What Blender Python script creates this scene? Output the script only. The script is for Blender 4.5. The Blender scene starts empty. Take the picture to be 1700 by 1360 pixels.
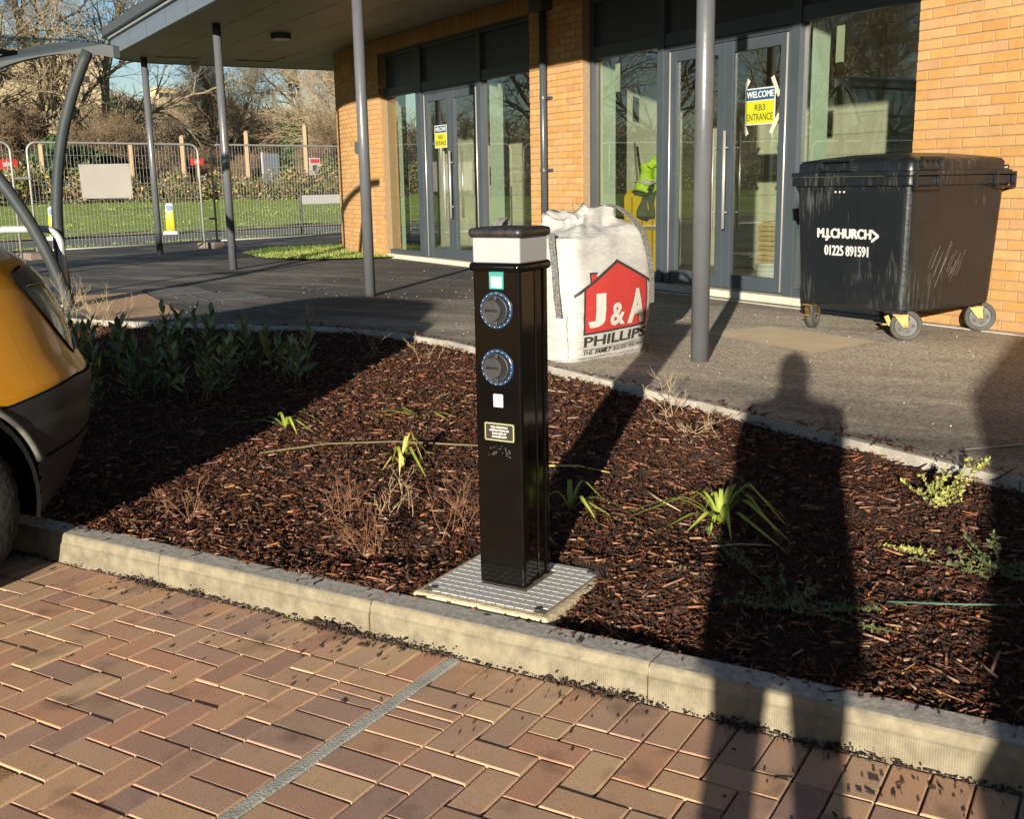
import bpy, bmesh, math, random
import numpy as np
from mathutils import Vector, Matrix, noise as mnoise

R = math.radians
rnd = random.Random(7)
nrs = np.random.RandomState(11)
scene = bpy.context.scene
col = scene.collection
T = 0.33                       # level of the tarmac apron above the block paving

# ------------------------------------------------------------------ camera
YAW, PITCH, ROLL = R(-30.358), R(11.909), R(1.040)
fwd = Vector((math.sin(YAW) * math.cos(PITCH), math.cos(YAW) * math.cos(PITCH), -math.sin(PITCH)))
right = Vector((math.cos(YAW), -math.sin(YAW), 0))
down = fwd.cross(right)
r2 = right * math.cos(ROLL) + down * math.sin(ROLL)
d2 = -right * math.sin(ROLL) + down * math.cos(ROLL)
cam = bpy.data.objects.new('camera', bpy.data.cameras.new('camera'))
col.objects.link(cam)
m = Matrix(((r2.x, -d2.x, -fwd.x, 0), (r2.y, -d2.y, -fwd.y, 0), (r2.z, -d2.z, -fwd.z, 1.486), (0, 0, 0, 1)))
cam.matrix_world = m
cam.data.sensor_width = 36; cam.data.sensor_fit = 'HORIZONTAL'
cam.data.lens = 1789.3 * 36 / 1700
cam.data.clip_start = 0.02; cam.data.clip_end = 3000
scene.camera = cam

# ------------------------------------------------------------------ sky and sun
SUN_EL, SUN_H = R(10.8), Vector((0.264, -0.9645, 0))      # low winter sun, behind and right of the camera
w = bpy.data.worlds.new('World'); scene.world = w; w.use_nodes = True
nt = w.node_tree
sky = nt.nodes.new('ShaderNodeTexSky'); sky.sky_type = 'NISHITA'; sky.sun_disc = False
sky.sun_elevation = SUN_EL; sky.sun_rotation = math.atan2(SUN_H.x, SUN_H.y)
sky.air_density = 1.0; sky.dust_density = 0.2; sky.ozone_density = 2.0; sky.altitude = 600
bg = nt.nodes['Background']; bg.inputs[1].default_value = 0.058
nt.links.new(sky.outputs[0], bg.inputs[0])
sl = bpy.data.lights.new('sun', 'SUN'); sl.energy = 5.0; sl.angle = R(0.55); sl.color = (1.0, 0.90, 0.74)
so = bpy.data.objects.new('sun', sl); col.objects.link(so)
sd = Vector((-SUN_H.x * math.cos(SUN_EL), -SUN_H.y * math.cos(SUN_EL), -math.sin(SUN_EL)))
so.rotation_euler = sd.to_track_quat('-Z', 'Y').to_euler()
so.location = (3, -10, 12)
scene.view_settings.view_transform = 'Standard'; scene.view_settings.look = 'None'
scene.view_settings.gamma = 1.0; scene.view_settings.use_curve_mapping = False
scene.view_settings.exposure = 1.1
scene.cycles.max_bounces = 8; scene.cycles.transparent_max_bounces = 12
scene.cycles.diffuse_bounces = 3; scene.cycles.glossy_bounces = 4
scene.cycles.caustics_reflective = False; scene.cycles.caustics_refractive = False
scene.cycles.sample_clamp_indirect = 6

# ------------------------------------------------------------------ materials
MATS = {}
def mat(name, c, rough=0.7, c2=None, nscale=6.0, ndetail=4, bump=0.0, bscale=40.0, metal=0.0, spec=0.5,
        objrand=0.0, island=0.0, coat=0.0, space='Object', ramp=(0.35, 0.65), huerand=0.0, sat=(0.72, 1.15), c3=None, stretch=None, trans=0.0):
    """Principled material: two or three tones mixed by noise, per-object or per-piece variation, fine bump."""
    if name in MATS: return MATS[name]
    M = bpy.data.materials.new(name); M.use_nodes = True
    N, L = M.node_tree.nodes, M.node_tree.links
    b = N['Principled BSDF']
    b.inputs['Roughness'].default_value = rough; b.inputs['Metallic'].default_value = metal
    b.inputs['Specular IOR Level'].default_value = spec
    if coat: b.inputs['Coat Weight'].default_value = coat; b.inputs['Coat Roughness'].default_value = 0.04
    if trans:
        b.inputs['Subsurface Weight'].default_value = trans; b.inputs['Subsurface Radius'].default_value = (0.01, 0.02, 0.004)
        b.inputs['Subsurface Scale'].default_value = 0.1
    tc = N.new('ShaderNodeTexCoord'); vec = tc.outputs['Object']
    if space == 'World':
        g = N.new('ShaderNodeNewGeometry'); vec = g.outputs['Position']
    if stretch:
        mp = N.new('ShaderNodeMapping'); mp.inputs['Scale'].default_value = stretch[:3]
        if len(stretch) > 3: mp.inputs['Rotation'].default_value = (0, 0, stretch[3])
        L.new(vec, mp.inputs[0]); vec = mp.outputs[0]
    out = None
    if c2 is not None:
        n = N.new('ShaderNodeTexNoise'); n.inputs['Scale'].default_value = nscale; n.inputs['Detail'].default_value = ndetail
        n.inputs['Roughness'].default_value = 0.62
        L.new(vec, n.inputs['Vector'])
        r = N.new('ShaderNodeValToRGB'); r.color_ramp.elements[0].position = ramp[0]; r.color_ramp.elements[1].position = ramp[1]
        r.color_ramp.elements[0].color = (*c, 1); r.color_ramp.elements[1].color = (*c2, 1)
        if c3 is not None:
            e = r.color_ramp.elements.new((ramp[0] + ramp[1]) / 2 + 0.1 * (ramp[1] - ramp[0])); e.color = (*c3, 1)
        L.new(n.outputs[0], r.inputs[0]); out = r.outputs[0]
    else:
        rg = N.new('ShaderNodeRGB'); rg.outputs[0].default_value = (*c, 1); out = rg.outputs[0]
    if objrand or island:
        if island:
            src = N.new('ShaderNodeNewGeometry').outputs['Random Per Island']; amt = island
        else:
            src = N.new('ShaderNodeObjectInfo').outputs['Random']; amt = objrand
        mr = N.new('ShaderNodeMapRange'); mr.inputs[3].default_value = 1 - amt; mr.inputs[4].default_value = 1 + amt
        L.new(src, mr.inputs[0])
        hs = N.new('ShaderNodeHueSaturation'); L.new(out, hs.inputs['Color']); L.new(mr.outputs[0], hs.inputs['Value'])
        if huerand:
            # a second, unrelated random number drives hue and saturation
            wn = N.new('ShaderNodeTexWhiteNoise'); wn.noise_dimensions = '1D'; L.new(src, wn.inputs['W'])
            m2 = N.new('ShaderNodeMapRange'); m2.inputs[3].default_value = 0.5 - huerand; m2.inputs[4].default_value = 0.5 + huerand
            L.new(wn.outputs[0], m2.inputs[0]); L.new(m2.outputs[0], hs.inputs['Hue'])
            sep = N.new('ShaderNodeSeparateColor'); L.new(wn.outputs[1], sep.inputs[0])
            m3 = N.new('ShaderNodeMapRange'); m3.inputs[3].default_value = sat[0]; m3.inputs[4].default_value = sat[1]
            L.new(sep.outputs[1], m3.inputs[0]); L.new(m3.outputs[0], hs.inputs['Saturation'])
        out = hs.outputs[0]
    L.new(out, b.inputs['Base Color'])
    if bump:
        bn = N.new('ShaderNodeTexNoise'); bn.inputs['Scale'].default_value = bscale; bn.inputs['Detail'].default_value = 5
        L.new(vec, bn.inputs['Vector'])
        bp = N.new('ShaderNodeBump'); bp.inputs['Strength'].default_value = bump; bp.inputs['Distance'].default_value = 0.6 / bscale
        L.new(bn.outputs[0], bp.inputs['Height']); L.new(bp.outputs[0], b.inputs['Normal'])
    MATS[name] = M
    return M

def node_add(M, cls, **kw):
    n = M.node_tree.nodes.new(cls)
    for k, v in kw.items(): setattr(n, k, v)
    return n

def glass_mat(name, tint, boost=1.0, rough=0.0):
    M = bpy.data.materials.new(name); M.use_nodes = True
    N, L = M.node_tree.nodes, M.node_tree.links
    N.clear()
    o = N.new('ShaderNodeOutputMaterial'); mx = N.new('ShaderNodeMixShader')
    t = N.new('ShaderNodeBsdfTransparent'); t.inputs[0].default_value = (*tint, 1)
    g = N.new('ShaderNodeBsdfGlossy'); g.inputs['Roughness'].default_value = rough
    f = N.new('ShaderNodeLayerWeight'); f.inputs[0].default_value = 0.5
    pw = N.new('ShaderNodeMath'); pw.operation = 'POWER'; pw.inputs[1].default_value = 4.0; L.new(f.outputs['Facing'], pw.inputs[0])
    mu = N.new('ShaderNodeMath'); mu.operation = 'MULTIPLY_ADD'; mu.inputs[1].default_value = 0.9; mu.inputs[2].default_value = 0.045 * boost; mu.use_clamp = True
    L.new(pw.outputs[0], mu.inputs[0]); L.new(mu.outputs[0], mx.inputs[0])
    L.new(t.outputs[0], mx.inputs[1]); L.new(g.outputs[0], mx.inputs[2]); L.new(mx.outputs[0], o.inputs[0])
    return M

# ------------------------------------------------------------------ mesh helpers
class MB:
    def __init__(s): s.v = []; s.f = []
    def add(s, verts, faces):
        o = len(s.v); s.v += [tuple(p) for p in verts]; s.f += [tuple(i + o for i in f) for f in faces]; return s
    def box(s, c, d, mtx=None):
        x, y, z = d[0] / 2, d[1] / 2, d[2] / 2
        P = [Vector((sx * x, sy * y, sz * z)) for sz in (-1, 1) for sy in (-1, 1) for sx in (-1, 1)]
        if mtx is not None: P = [mtx @ p for p in P]
        C = Vector(c)
        return s.add([p + C for p in P], [(0, 2, 3, 1), (4, 5, 7, 6), (0, 1, 5, 4), (2, 6, 7, 3), (0, 4, 6, 2), (1, 3, 7, 5)])
    def bx(s, x0, x1, y0, y1, z0, z1):
        return s.box(((x0 + x1) / 2, (y0 + y1) / 2, (z0 + z1) / 2), (x1 - x0, y1 - y0, z1 - z0))
    def tube(s, pts, rad, n=8, cap=True, phase=0.0):
        pts = [Vector(p) for p in pts]
        if not hasattr(rad, '__len__'): rad = [rad] * len(pts)
        rings = []; prev = None
        for i, p in enumerate(pts):
            a = pts[max(i - 1, 0)]; b = pts[min(i + 1, len(pts) - 1)]
            t = (b - a)
            t = t.normalized() if t.length > 1e-9 else Vector((0, 0, 1))
            if prev is None:
                u = t.orthogonal().normalized()
            else:
                u = (prev - t * prev.dot(t))
                u = u.normalized() if u.length > 1e-6 else t.orthogonal().normalized()
            prev = u; v = t.cross(u)
            rings.append([p + (u * math.cos(2 * math.pi * k / n + phase) + v * math.sin(2 * math.pi * k / n + phase)) * rad[i] for k in range(n)])
        F = []
        for i in range(len(pts) - 1):
            for k in range(n):
                F.append((i * n + k, i * n + (k + 1) % n, (i + 1) * n + (k + 1) % n, (i + 1) * n + k))
        if cap:
            F.append(tuple(range(n))[::-1]); F.append(tuple((len(pts) - 1) * n + k for k in range(n)))
        return s.add([p for r in rings for p in r], F)
    def loft(s, rings, close=True, cap0=False, cap1=False):
        n = len(rings[0]); F = []
        for i in range(len(rings) - 1):
            for k in range(n if close else n - 1):
                F.append((i * n + k, i * n + (k + 1) % n, (i + 1) * n + (k + 1) % n, (i + 1) * n + k))
        if cap0: F.append(tuple(range(n))[::-1])
        if cap1: F.append(tuple((len(rings) - 1) * n + k for k in range(n)))
        return s.add([p for r in rings for p in r], F)
    def prism(s, poly, z0, z1):
        n = len(poly)
        return s.add([(x, y, z0) for x, y in poly] + [(x, y, z1) for x, y in poly],
                     [tuple(range(n))[::-1], tuple(range(n, 2 * n))] + [(k, (k + 1) % n, n + (k + 1) % n, n + k) for k in range(n)])
    def mesh(s, name, smooth=False):
        me = bpy.data.meshes.new(name); me.from_pydata(s.v, [], s.f); me.update()
        if smooth: me.polygons.foreach_set('use_smooth', [True] * len(me.polygons))
        return me
    def build(s, name, material, parent=None, smooth=False, bevel=0.0, seg=2, xf=None):
        me = s.mesh(name, smooth); me.materials.append(material)
        return link(name, me, parent, bevel, seg, xf)

def link(name, me, parent=None, bevel=0.0, seg=2, xf=None):
    o = bpy.data.objects.new(name, me); col.objects.link(o)
    if parent is not None: o.parent = parent
    if xf is not None: o.matrix_local = xf
    if bevel:
        bm_ = o.modifiers.new('bevel', 'BEVEL'); bm_.width = bevel; bm_.segments = seg; bm_.limit_method = 'ANGLE'; bm_.angle_limit = R(40)
        bm_.harden_normals = False
    return o

def tag(o, label, cat, group=None, kind=None):
    if label: o['label'] = label
    if cat: o['category'] = cat
    if group: o['group'] = group
    if kind: o['kind'] = kind
    return o

def thing(name, loc, label, cat, group=None, rz=0.0, kind=None):
    o = bpy.data.objects.new(name, None); o.empty_display_size = 0.1; col.objects.link(o)
    o.location = loc; o.rotation_euler = (0, 0, rz)
    return tag(o, label, cat, group, kind)

def structure(o): o['kind'] = 'structure'; return o
def stuff(o): o['kind'] = 'stuff'; return o

def fast_mesh(name, V, F, smooth=False):
    """V (n,3) array, F (m,k) array of equal sized faces"""
    me = bpy.data.meshes.new(name)
    V = np.asarray(V, np.float32); F = np.asarray(F, np.int32)
    k = F.shape[1]
    me.vertices.add(len(V)); me.vertices.foreach_set('co', V.ravel())
    me.loops.add(F.size); me.loops.foreach_set('vertex_index', F.ravel())
    me.polygons.add(len(F)); me.polygons.foreach_set('loop_start', np.arange(len(F), dtype=np.int32) * k)
    me.polygons.foreach_set('loop_total', np.full(len(F), k, np.int32))
    if smooth: me.polygons.foreach_set('use_smooth', np.ones(len(F), bool))
    me.update(calc_edges=True); me.validate()
    return me

def text_mesh(body, size=1.0, offset=0.0, extrude=0.0, align='CENTER', spacing=1.0, shear=0.0, line=1.0):
    c = bpy.data.curves.new('lettering', 'FONT'); c.body = body; c.size = size; c.offset = offset; c.extrude = extrude
    c.align_x = align; c.align_y = 'CENTER'; c.space_character = spacing; c.shear = shear; c.space_line = line; c.resolution_u = 4
    o = bpy.data.objects.new('lettering', c); col.objects.link(o)
    dg = bpy.context.evaluated_depsgraph_get()
    me = bpy.data.meshes.new_from_object(o.evaluated_get(dg))
    bpy.data.objects.remove(o); bpy.data.curves.remove(c)
    return me

def fit_text(me, w, h):
    """scale and centre a flat lettering mesh to a w by h box"""
    V = np.empty(len(me.vertices) * 3, np.float32); me.vertices.foreach_get('co', V); V = V.reshape(-1, 3)
    lo, hi = V.min(0), V.max(0)
    V[:, 0] = (V[:, 0] - (lo[0] + hi[0]) / 2) * w / (hi[0] - lo[0])
    V[:, 1] = (V[:, 1] - (lo[1] + hi[1]) / 2) * h / (hi[1] - lo[1])
    me.vertices.foreach_set('co', V.ravel()); me.update()
    return me

def put_text(body, w, h, material, parent, xf, offset=0.0, extrude=0.0006, bold=0.0, **kw):
    me = fit_text(text_mesh(body, 1.0, offset, extrude, **kw), w, h)
    V = np.empty(len(me.vertices) * 3, np.float32); me.vertices.foreach_get('co', V); V = V.reshape(-1, 3)
    if bold:
        bm_ = bmesh.new()
        for k, (dx, dy) in enumerate(((-1, 0), (1, 0), (0, .6), (0, -.6), (0, 0))):
            m2 = me.copy(); m2.transform(Matrix.Translation((dx * bold, dy * bold, k * 0.0002))); bm_.from_mesh(m2); bpy.data.meshes.remove(m2)
        bm_.to_mesh(me); bm_.free()
    me.materials.clear(); me.materials.append(material)
    return link('lettering', me, parent, xf=xf)

def frame_xf(o, ex, ey, ez=None):
    ex = Vector(ex).normalized(); ey = Vector(ey).normalized(); ez = Vector(ez) if ez else ex.cross(ey)
    return Matrix(((ex.x, ey.x, ez.x, o[0]), (ex.y, ey.y, ez.y, o[1]), (ex.z, ey.z, ez.z, o[2]), (0, 0, 0, 1)))

def in_view(x, y, lo=-58, hi=-1):
    return lo < math.degrees(math.atan2(x, y)) < hi

# --- facade frame: s along the facade to the right, o into the building, h above the tarmac
FA = R(-28.911); FP = Vector((-4.513, 10.669, T))
FD = Vector((math.cos(FA), math.sin(FA), 0)); FN = Vector((-math.sin(FA), math.cos(FA), 0))
def FW(s, o, h=0.0): return FP + FD * s + FN * o + Vector((0, 0, h))
# --- site fence frame: t along the fence, d away beyond it
GP = Vector((-15.75, 15.4, T)); GD = Vector((0.243, 0.970, 0)).normalized(); GN = Vector((-GD.y, GD.x, 0))
def GW(t, d, z=0.0): return Vector((GP.x, GP.y, 0)) + GD * t + GN * d + Vector((0, 0, z))

# ================================================================== THE SETTING
# ---- far ground: one sheet to the horizon, low under the car park, rising to the hillside beyond the road
def smooth01(x): x = np.clip(x, 0, 1); return x * x * (3 - 2 * x)
def far_height(x, y):
    d = (x - GP.x) * GN.x + (y - GP.y) * GN.y          # distance beyond the site fence
    t = (x - GP.x) * GD.x + (y - GP.y) * GD.y
    z = np.where(d < -0.5, -0.12, 0.24) + 0 * d
    z = z + 0.75 * smooth01((d - 9.5) / 14.0) + 1.0 * smooth01((d - 24) / 20.0)
    z = z + 17.0 * smooth01((d - 55) / 190.0) * (0.75 + 0.35 * np.sin(t / 60.0 + 0.6))
    return z
gx = np.concatenate([np.linspace(-900, -120, 14), np.linspace(-110, 40, 101), np.linspace(60, 900, 12)])
gy = np.concatenate([np.linspace(-700, -60, 10), np.linspace(-55, 90, 98), np.linspace(110, 900, 14)])
X, Y = np.meshgrid(gx, gy); Z = far_height(X, Y)
nx, ny = len(gx), len(gy)
idx = np.arange(nx * ny).reshape(ny, nx)
F = np.stack([idx[:-1, :-1], idx[:-1, 1:], idx[1:, 1:], idx[1:, :-1]], -1).reshape(-1, 4)
me = fast_mesh('ground', np.stack([X, Y, Z], -1).reshape(-1, 3), F, True)
me.materials.append(mat('rough_ground', (0.045, 0.05, 0.02), 0.95, (0.10, 0.075, 0.035), nscale=0.35, ndetail=8, bump=0.6, bscale=3, space='World'))
structure(link('ground', me))

# ---- grass verge beyond the road
def strip(name, t0, t1, d0, d1, zf, material, nt_=60, nd=2, nz=0.0, nsc=0.5):
    V = []; Fc = []
    for i in range(nt_ + 1):
        for j in range(nd + 1):
            t = t0 + (t1 - t0) * i / nt_; d = d0 + (d1 - d0) * j / nd
            z = zf(d) if callable(zf) else zf
            if nz: z += nz * mnoise.noise(Vector((t * nsc, d * nsc, 0)))
            V.append(GW(t, d, z))
    for i in range(nt_):
        for j in range(nd):
            a = i * (nd + 1) + j
            Fc.append((a, a + 1, a + nd + 2, a + nd + 1))
    mb = MB(); mb.add(V, Fc)
    return structure(mb.build(name, material, None, True))
def verge_z(d): return 0.30 + 0.75 * float(smooth01((d - 9.5) / 14.0)) + float(smooth01((d - 24) / 20.0))
grass = mat('verge_grass', (0.14, 0.20, 0.022), 0.9, (0.34, 0.41, 0.06), nscale=3.0, ndetail=9, bump=0.5, bscale=14, space='World', c3=(0.21, 0.29, 0.035))
strip('grass_verge', -90, 70, 9.3, 26, verge_z, grass, 120, 16, 0.12)
road = mat('road_surface', (0.10, 0.11, 0.10), 0.9, (0.15, 0.155, 0.14), nscale=2, ndetail=8, bump=0.2, bscale=60, space='World')
strip('road', -90, 70, 4.2, 8.6, 0.262, road)
kerbstone = mat('pink_kerb', (0.30, 0.20, 0.14), 0.9, (0.38, 0.28, 0.20), nscale=3, space='World')
strip('far_footway', -90, 70, 8.6, 9.3, lambda d: 0.31 if d > 8.7 else 0.30, kerbstone)
white_paint = mat('road_paint', (0.62, 0.61, 0.55), 0.8, (0.75, 0.73, 0.66), nscale=5, space='World')
strip('road_edge_line', -90, 70, 8.15, 8.32, 0.268, white_paint)
strip('road_edge_line', -90, 70, 4.5, 4.62, 0.268, white_paint)
strip('grass_margin', -40, 12, 3.3, 4.2, 0.30, grass, 60, 4, 0.05, 2.0)

# ---- tarmac apron round the building
def tarmac_mat():
    M = mat('tarmac', (0.030, 0.030, 0.031), 0.82, (0.072, 0.069, 0.064), nscale=1.3, ndetail=9, bump=0.35, bscale=170, space='World')
    N, L = M.node_tree.nodes, M.node_tree.links
    b = N['Principled BSDF']; src = b.inputs['Base Color'].links[0].from_socket
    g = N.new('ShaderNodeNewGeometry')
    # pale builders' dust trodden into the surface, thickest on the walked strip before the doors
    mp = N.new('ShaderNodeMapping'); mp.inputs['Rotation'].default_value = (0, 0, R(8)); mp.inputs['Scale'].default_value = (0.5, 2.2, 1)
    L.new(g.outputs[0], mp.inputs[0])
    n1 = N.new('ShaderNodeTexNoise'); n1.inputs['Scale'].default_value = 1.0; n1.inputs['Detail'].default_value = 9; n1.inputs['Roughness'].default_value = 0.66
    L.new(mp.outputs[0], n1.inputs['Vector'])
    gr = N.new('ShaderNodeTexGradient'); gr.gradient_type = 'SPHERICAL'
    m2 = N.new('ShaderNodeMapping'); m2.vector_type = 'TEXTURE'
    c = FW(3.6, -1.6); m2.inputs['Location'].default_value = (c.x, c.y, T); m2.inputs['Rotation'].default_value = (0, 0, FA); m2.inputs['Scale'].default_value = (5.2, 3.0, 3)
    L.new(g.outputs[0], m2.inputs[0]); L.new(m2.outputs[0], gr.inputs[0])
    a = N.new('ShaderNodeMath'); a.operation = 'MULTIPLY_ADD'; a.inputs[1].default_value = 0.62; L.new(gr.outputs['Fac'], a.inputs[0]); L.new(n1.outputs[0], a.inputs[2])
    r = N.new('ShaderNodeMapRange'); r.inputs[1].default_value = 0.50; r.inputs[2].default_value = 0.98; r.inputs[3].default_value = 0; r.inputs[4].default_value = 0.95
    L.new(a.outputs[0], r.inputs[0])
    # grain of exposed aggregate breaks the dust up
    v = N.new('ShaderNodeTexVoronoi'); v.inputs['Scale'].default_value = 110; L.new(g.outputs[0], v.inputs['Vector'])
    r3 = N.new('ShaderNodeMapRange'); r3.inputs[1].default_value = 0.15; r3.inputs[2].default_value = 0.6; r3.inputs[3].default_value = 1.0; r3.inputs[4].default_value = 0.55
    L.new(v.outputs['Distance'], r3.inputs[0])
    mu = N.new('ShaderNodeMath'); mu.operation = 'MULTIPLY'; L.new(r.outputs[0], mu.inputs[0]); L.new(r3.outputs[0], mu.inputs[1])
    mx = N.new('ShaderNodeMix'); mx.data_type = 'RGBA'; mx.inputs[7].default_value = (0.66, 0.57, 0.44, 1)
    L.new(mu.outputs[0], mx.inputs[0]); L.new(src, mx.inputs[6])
    v2_ = N.new('ShaderNodeTexVoronoi'); v2_.inputs['Scale'].default_value = 75; L.new(g.outputs[0], v2_.inputs['Vector'])
    s2 = N.new('ShaderNodeSeparateColor'); L.new(v2_.outputs['Color'], s2.inputs[0])
    r5 = N.new('ShaderNodeMapRange'); r5.inputs[3].default_value = 0.55; r5.inputs[4].default_value = 1.5; L.new(s2.outputs[0], r5.inputs[0])
    hv = N.new('ShaderNodeHueSaturation'); L.new(mx.outputs[2], hv.inputs['Color']); L.new(r5.outputs[0], hv.inputs['Value']); L.new(hv.outputs[0], b.inputs['Base Color'])
    return M
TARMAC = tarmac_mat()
EDGE = [(4.2, 1.965), (-0.321, 4.412), (-4.419, 6.632), (-5.10, 6.86), (-5.75, 6.90), (-6.45, 6.74), (-7.6, 6.52), (-8.9, 6.40), (-10.6, 6.6)]
poly = EDGE + [tuple(GW(-14, 0.6)[:2]), tuple(GW(-14, 3.3)[:2]), tuple(GW(40, 3.3)[:2]), tuple(FW(26, 14)[:2]), tuple(FW(26, -9)[:2])]
mb = MB(); mb.add([(x, y, T) for x, y in poly], [tuple(range(len(poly)))])
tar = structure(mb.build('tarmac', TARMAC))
bmt = bmesh.new(); bmt.from_mesh(tar.data); bmesh.ops.triangulate(bmt, faces=bmt.faces[:]); bmesh.ops.recalc_face_normals(bmt, faces=bmt.faces[:])
if bmt.faces[0].normal.z < 0: bmesh.ops.reverse_faces(bmt, faces=bmt.faces[:])
bmt.to_mesh(tar.data); bmt.free()

# flush patches set in the tarmac
def flat_patch(name, pts, z, material):
    mb = MB(); n = len(pts)
    mb.add([(p[0], p[1], z) for p in pts], [tuple(range(n))]); o = mb.build(name, material)
    if o.data.polygons[0].normal.z < 0: o.data.flip_normals()
    return structure(o)
sandy = mat('sandy_concrete', (0.56, 0.45, 0.29), 0.9, (0.64, 0.52, 0.35), nscale=4, ndetail=8, bump=0.15, bscale=120, space='World')
flat_patch('concrete_patch', [FW(2.80, -1.72), FW(4.02, -1.78), FW(3.92, -1.04), FW(2.86, -1.04)], T + 0.004, sandy)
buff = mat('tactile_flags', (0.40, 0.24, 0.13), 0.9, (0.46, 0.30, 0.18), nscale=5, ndetail=6, bump=0.4, bscale=80, space='World')
fl0 = structure(flat_patch('buff_flagstones', [FW(-3.7, -5.35), FW(-1.05, -5.35), FW(-1.2, -4.62), FW(-3.7, -4.45)], T + 0.004, buff))
pale = mat('pale_scrape', (0.30, 0.28, 0.24), 0.9, (0.40, 0.38, 0.33), nscale=30, space='World')
flat_patch('chalk_line', [(-1.75, 5.52, 0), (-1.30, 5.66, 0), (-1.30, 5.675, 0), (-1.75, 5.535, 0)], T + 0.004, pale)
flat_patch('chalk_line', [(-0.60, 4.80, 0), (0.15, 5.55, 0), (0.14, 5.575, 0), (-0.61, 4.825, 0)], T + 0.004, pale)

# drain covers in the tarmac, each a frame with raised ribs
iron = mat('cast_iron', (0.05, 0.052, 0.055), 0.55, (0.10, 0.10, 0.10), nscale=20, bump=0.3, bscale=90, metal=0.3)
for k, (x, y, lab) in enumerate([(-9.55, 8.75, 'ribbed iron drain cover in the tarmac beside the curved shelter posts'),
                                 (-8.55, 8.55, 'ribbed iron drain cover in the tarmac nearest the buff flagstones')]):
    o = thing('drain_cover', (x, y, T + 0.002), lab, 'drain cover', 'iron covers set in the tarmac', FA)
    mb = MB()
    for a, b_, c_, d_ in ((-.42, .42, -.32, -.29), (-.42, .42, .29, .32), (-.42, -.39, -.29, .29), (.39, .42, -.29, .29)):
        mb.bx(a, b_, c_, d_, 0, 0.012)
    mb.build('frame', iron, o)
    for i in range(11):
        mb = MB(); mb.bx(-.36 + i * .068, -.325 + i * .068, -.27, .27, 0, 0.014); mb.build('rib', iron, o)

# small lawn at the corner of the building
LAWN = [(-10.3, 14.05), (-11.2, 13.25), (-12.3, 13.2), (-13.6, 14.0), (-14.3, 15.6), (-13.4, 17.5), (-11.0, 17.0)]
mb = MB(); mb.add([(x, y, T + 0.03) for x, y in LAWN], [tuple(range(len(LAWN)))]); o = mb.build('lawn', grass)
if o.data.polygons[0].normal.z < 0: o.data.flip_normals()
structure(o)

# ---- planting bed and bark mulch
KY = 2.795
def yedge(x):
    for (x1, y1), (x0, y0) in zip(EDGE[:-1], EDGE[1:]):
        if x0 <= x <= x1: return y0 + (y1 - y0) * (x - x0) / (x1 - x0)
    return EDGE[-1][1] if x < EDGE[-1][0] else EDGE[0][1]
HOLLOWS = [(-2.30, 3.12, 0.16, 0.05), (-2.62, 3.0, 0.14, 0.03), (-1.9, 3.25, 0.2, 0.03), (-1.35, 2.86, 0.25, 0.045), (-0.8, 3.0, 0.2, 0.03)]
MOUNDS = [(-2.55, 3.16, 0.16, 0.03), (-3.0, 2.95, 0.22, 0.035), (-1.75, 4.6, 0.3, 0.04), (-2.2, 2.95, 0.2, 0.03), (-3.3, 3.9, 0.3, 0.03), (-1.2, 3.3, 0.25, 0.03)]
def bed_z(x, y):
    ye = yedge(x); f = max(0.0, min(1.0, (y - KY) / max(ye - KY, 0.05)))
    z = 0.095 + (T - 0.035 - 0.095) * f
    z += 0.018 * mnoise.noise(Vector((x * 2.1, y * 2.1, 3))) + 0.010 * mnoise.noise(Vector((x * 6.5, y * 6.5, 1)))
    for a, b_, r, h in MOUNDS: z += h * math.exp(-((x - a) ** 2 + (y - b_) ** 2) / (r * r))
    for a, b_, r, h in HOLLOWS: z -= h * math.exp(-((x - a) ** 2 + (y - b_) ** 2) / (r * r))
    if y < KY + 0.03: z = min(z, 0.105)
    return z
V = []; Fc = []; bx_ = np.linspace(-10.5, 4.0, 181); bn = 56
for x in bx_:
    ye = yedge(x)
    for j in range(bn + 1):
        y = KY - 0.004 + (ye - 0.02 - KY) * j / bn; V.append((x, y, bed_z(x, y)))
for i in range(len(bx_) - 1):
    for j in range(bn):
        a = i * (bn + 1) + j; Fc.append((a, a + bn + 1, a + bn + 2, a + 1))
soil = mat('damp_soil', (0.020, 0.010, 0.007), 0.95, (0.06, 0.03, 0.018), nscale=14, ndetail=8, bump=1.0, bscale=45, space='World')
structure(fast_mesh and link('planting_bed', (lambda me: (me.materials.append(soil), me)[1])(fast_mesh('planting_bed', V, Fc, True))))

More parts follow.
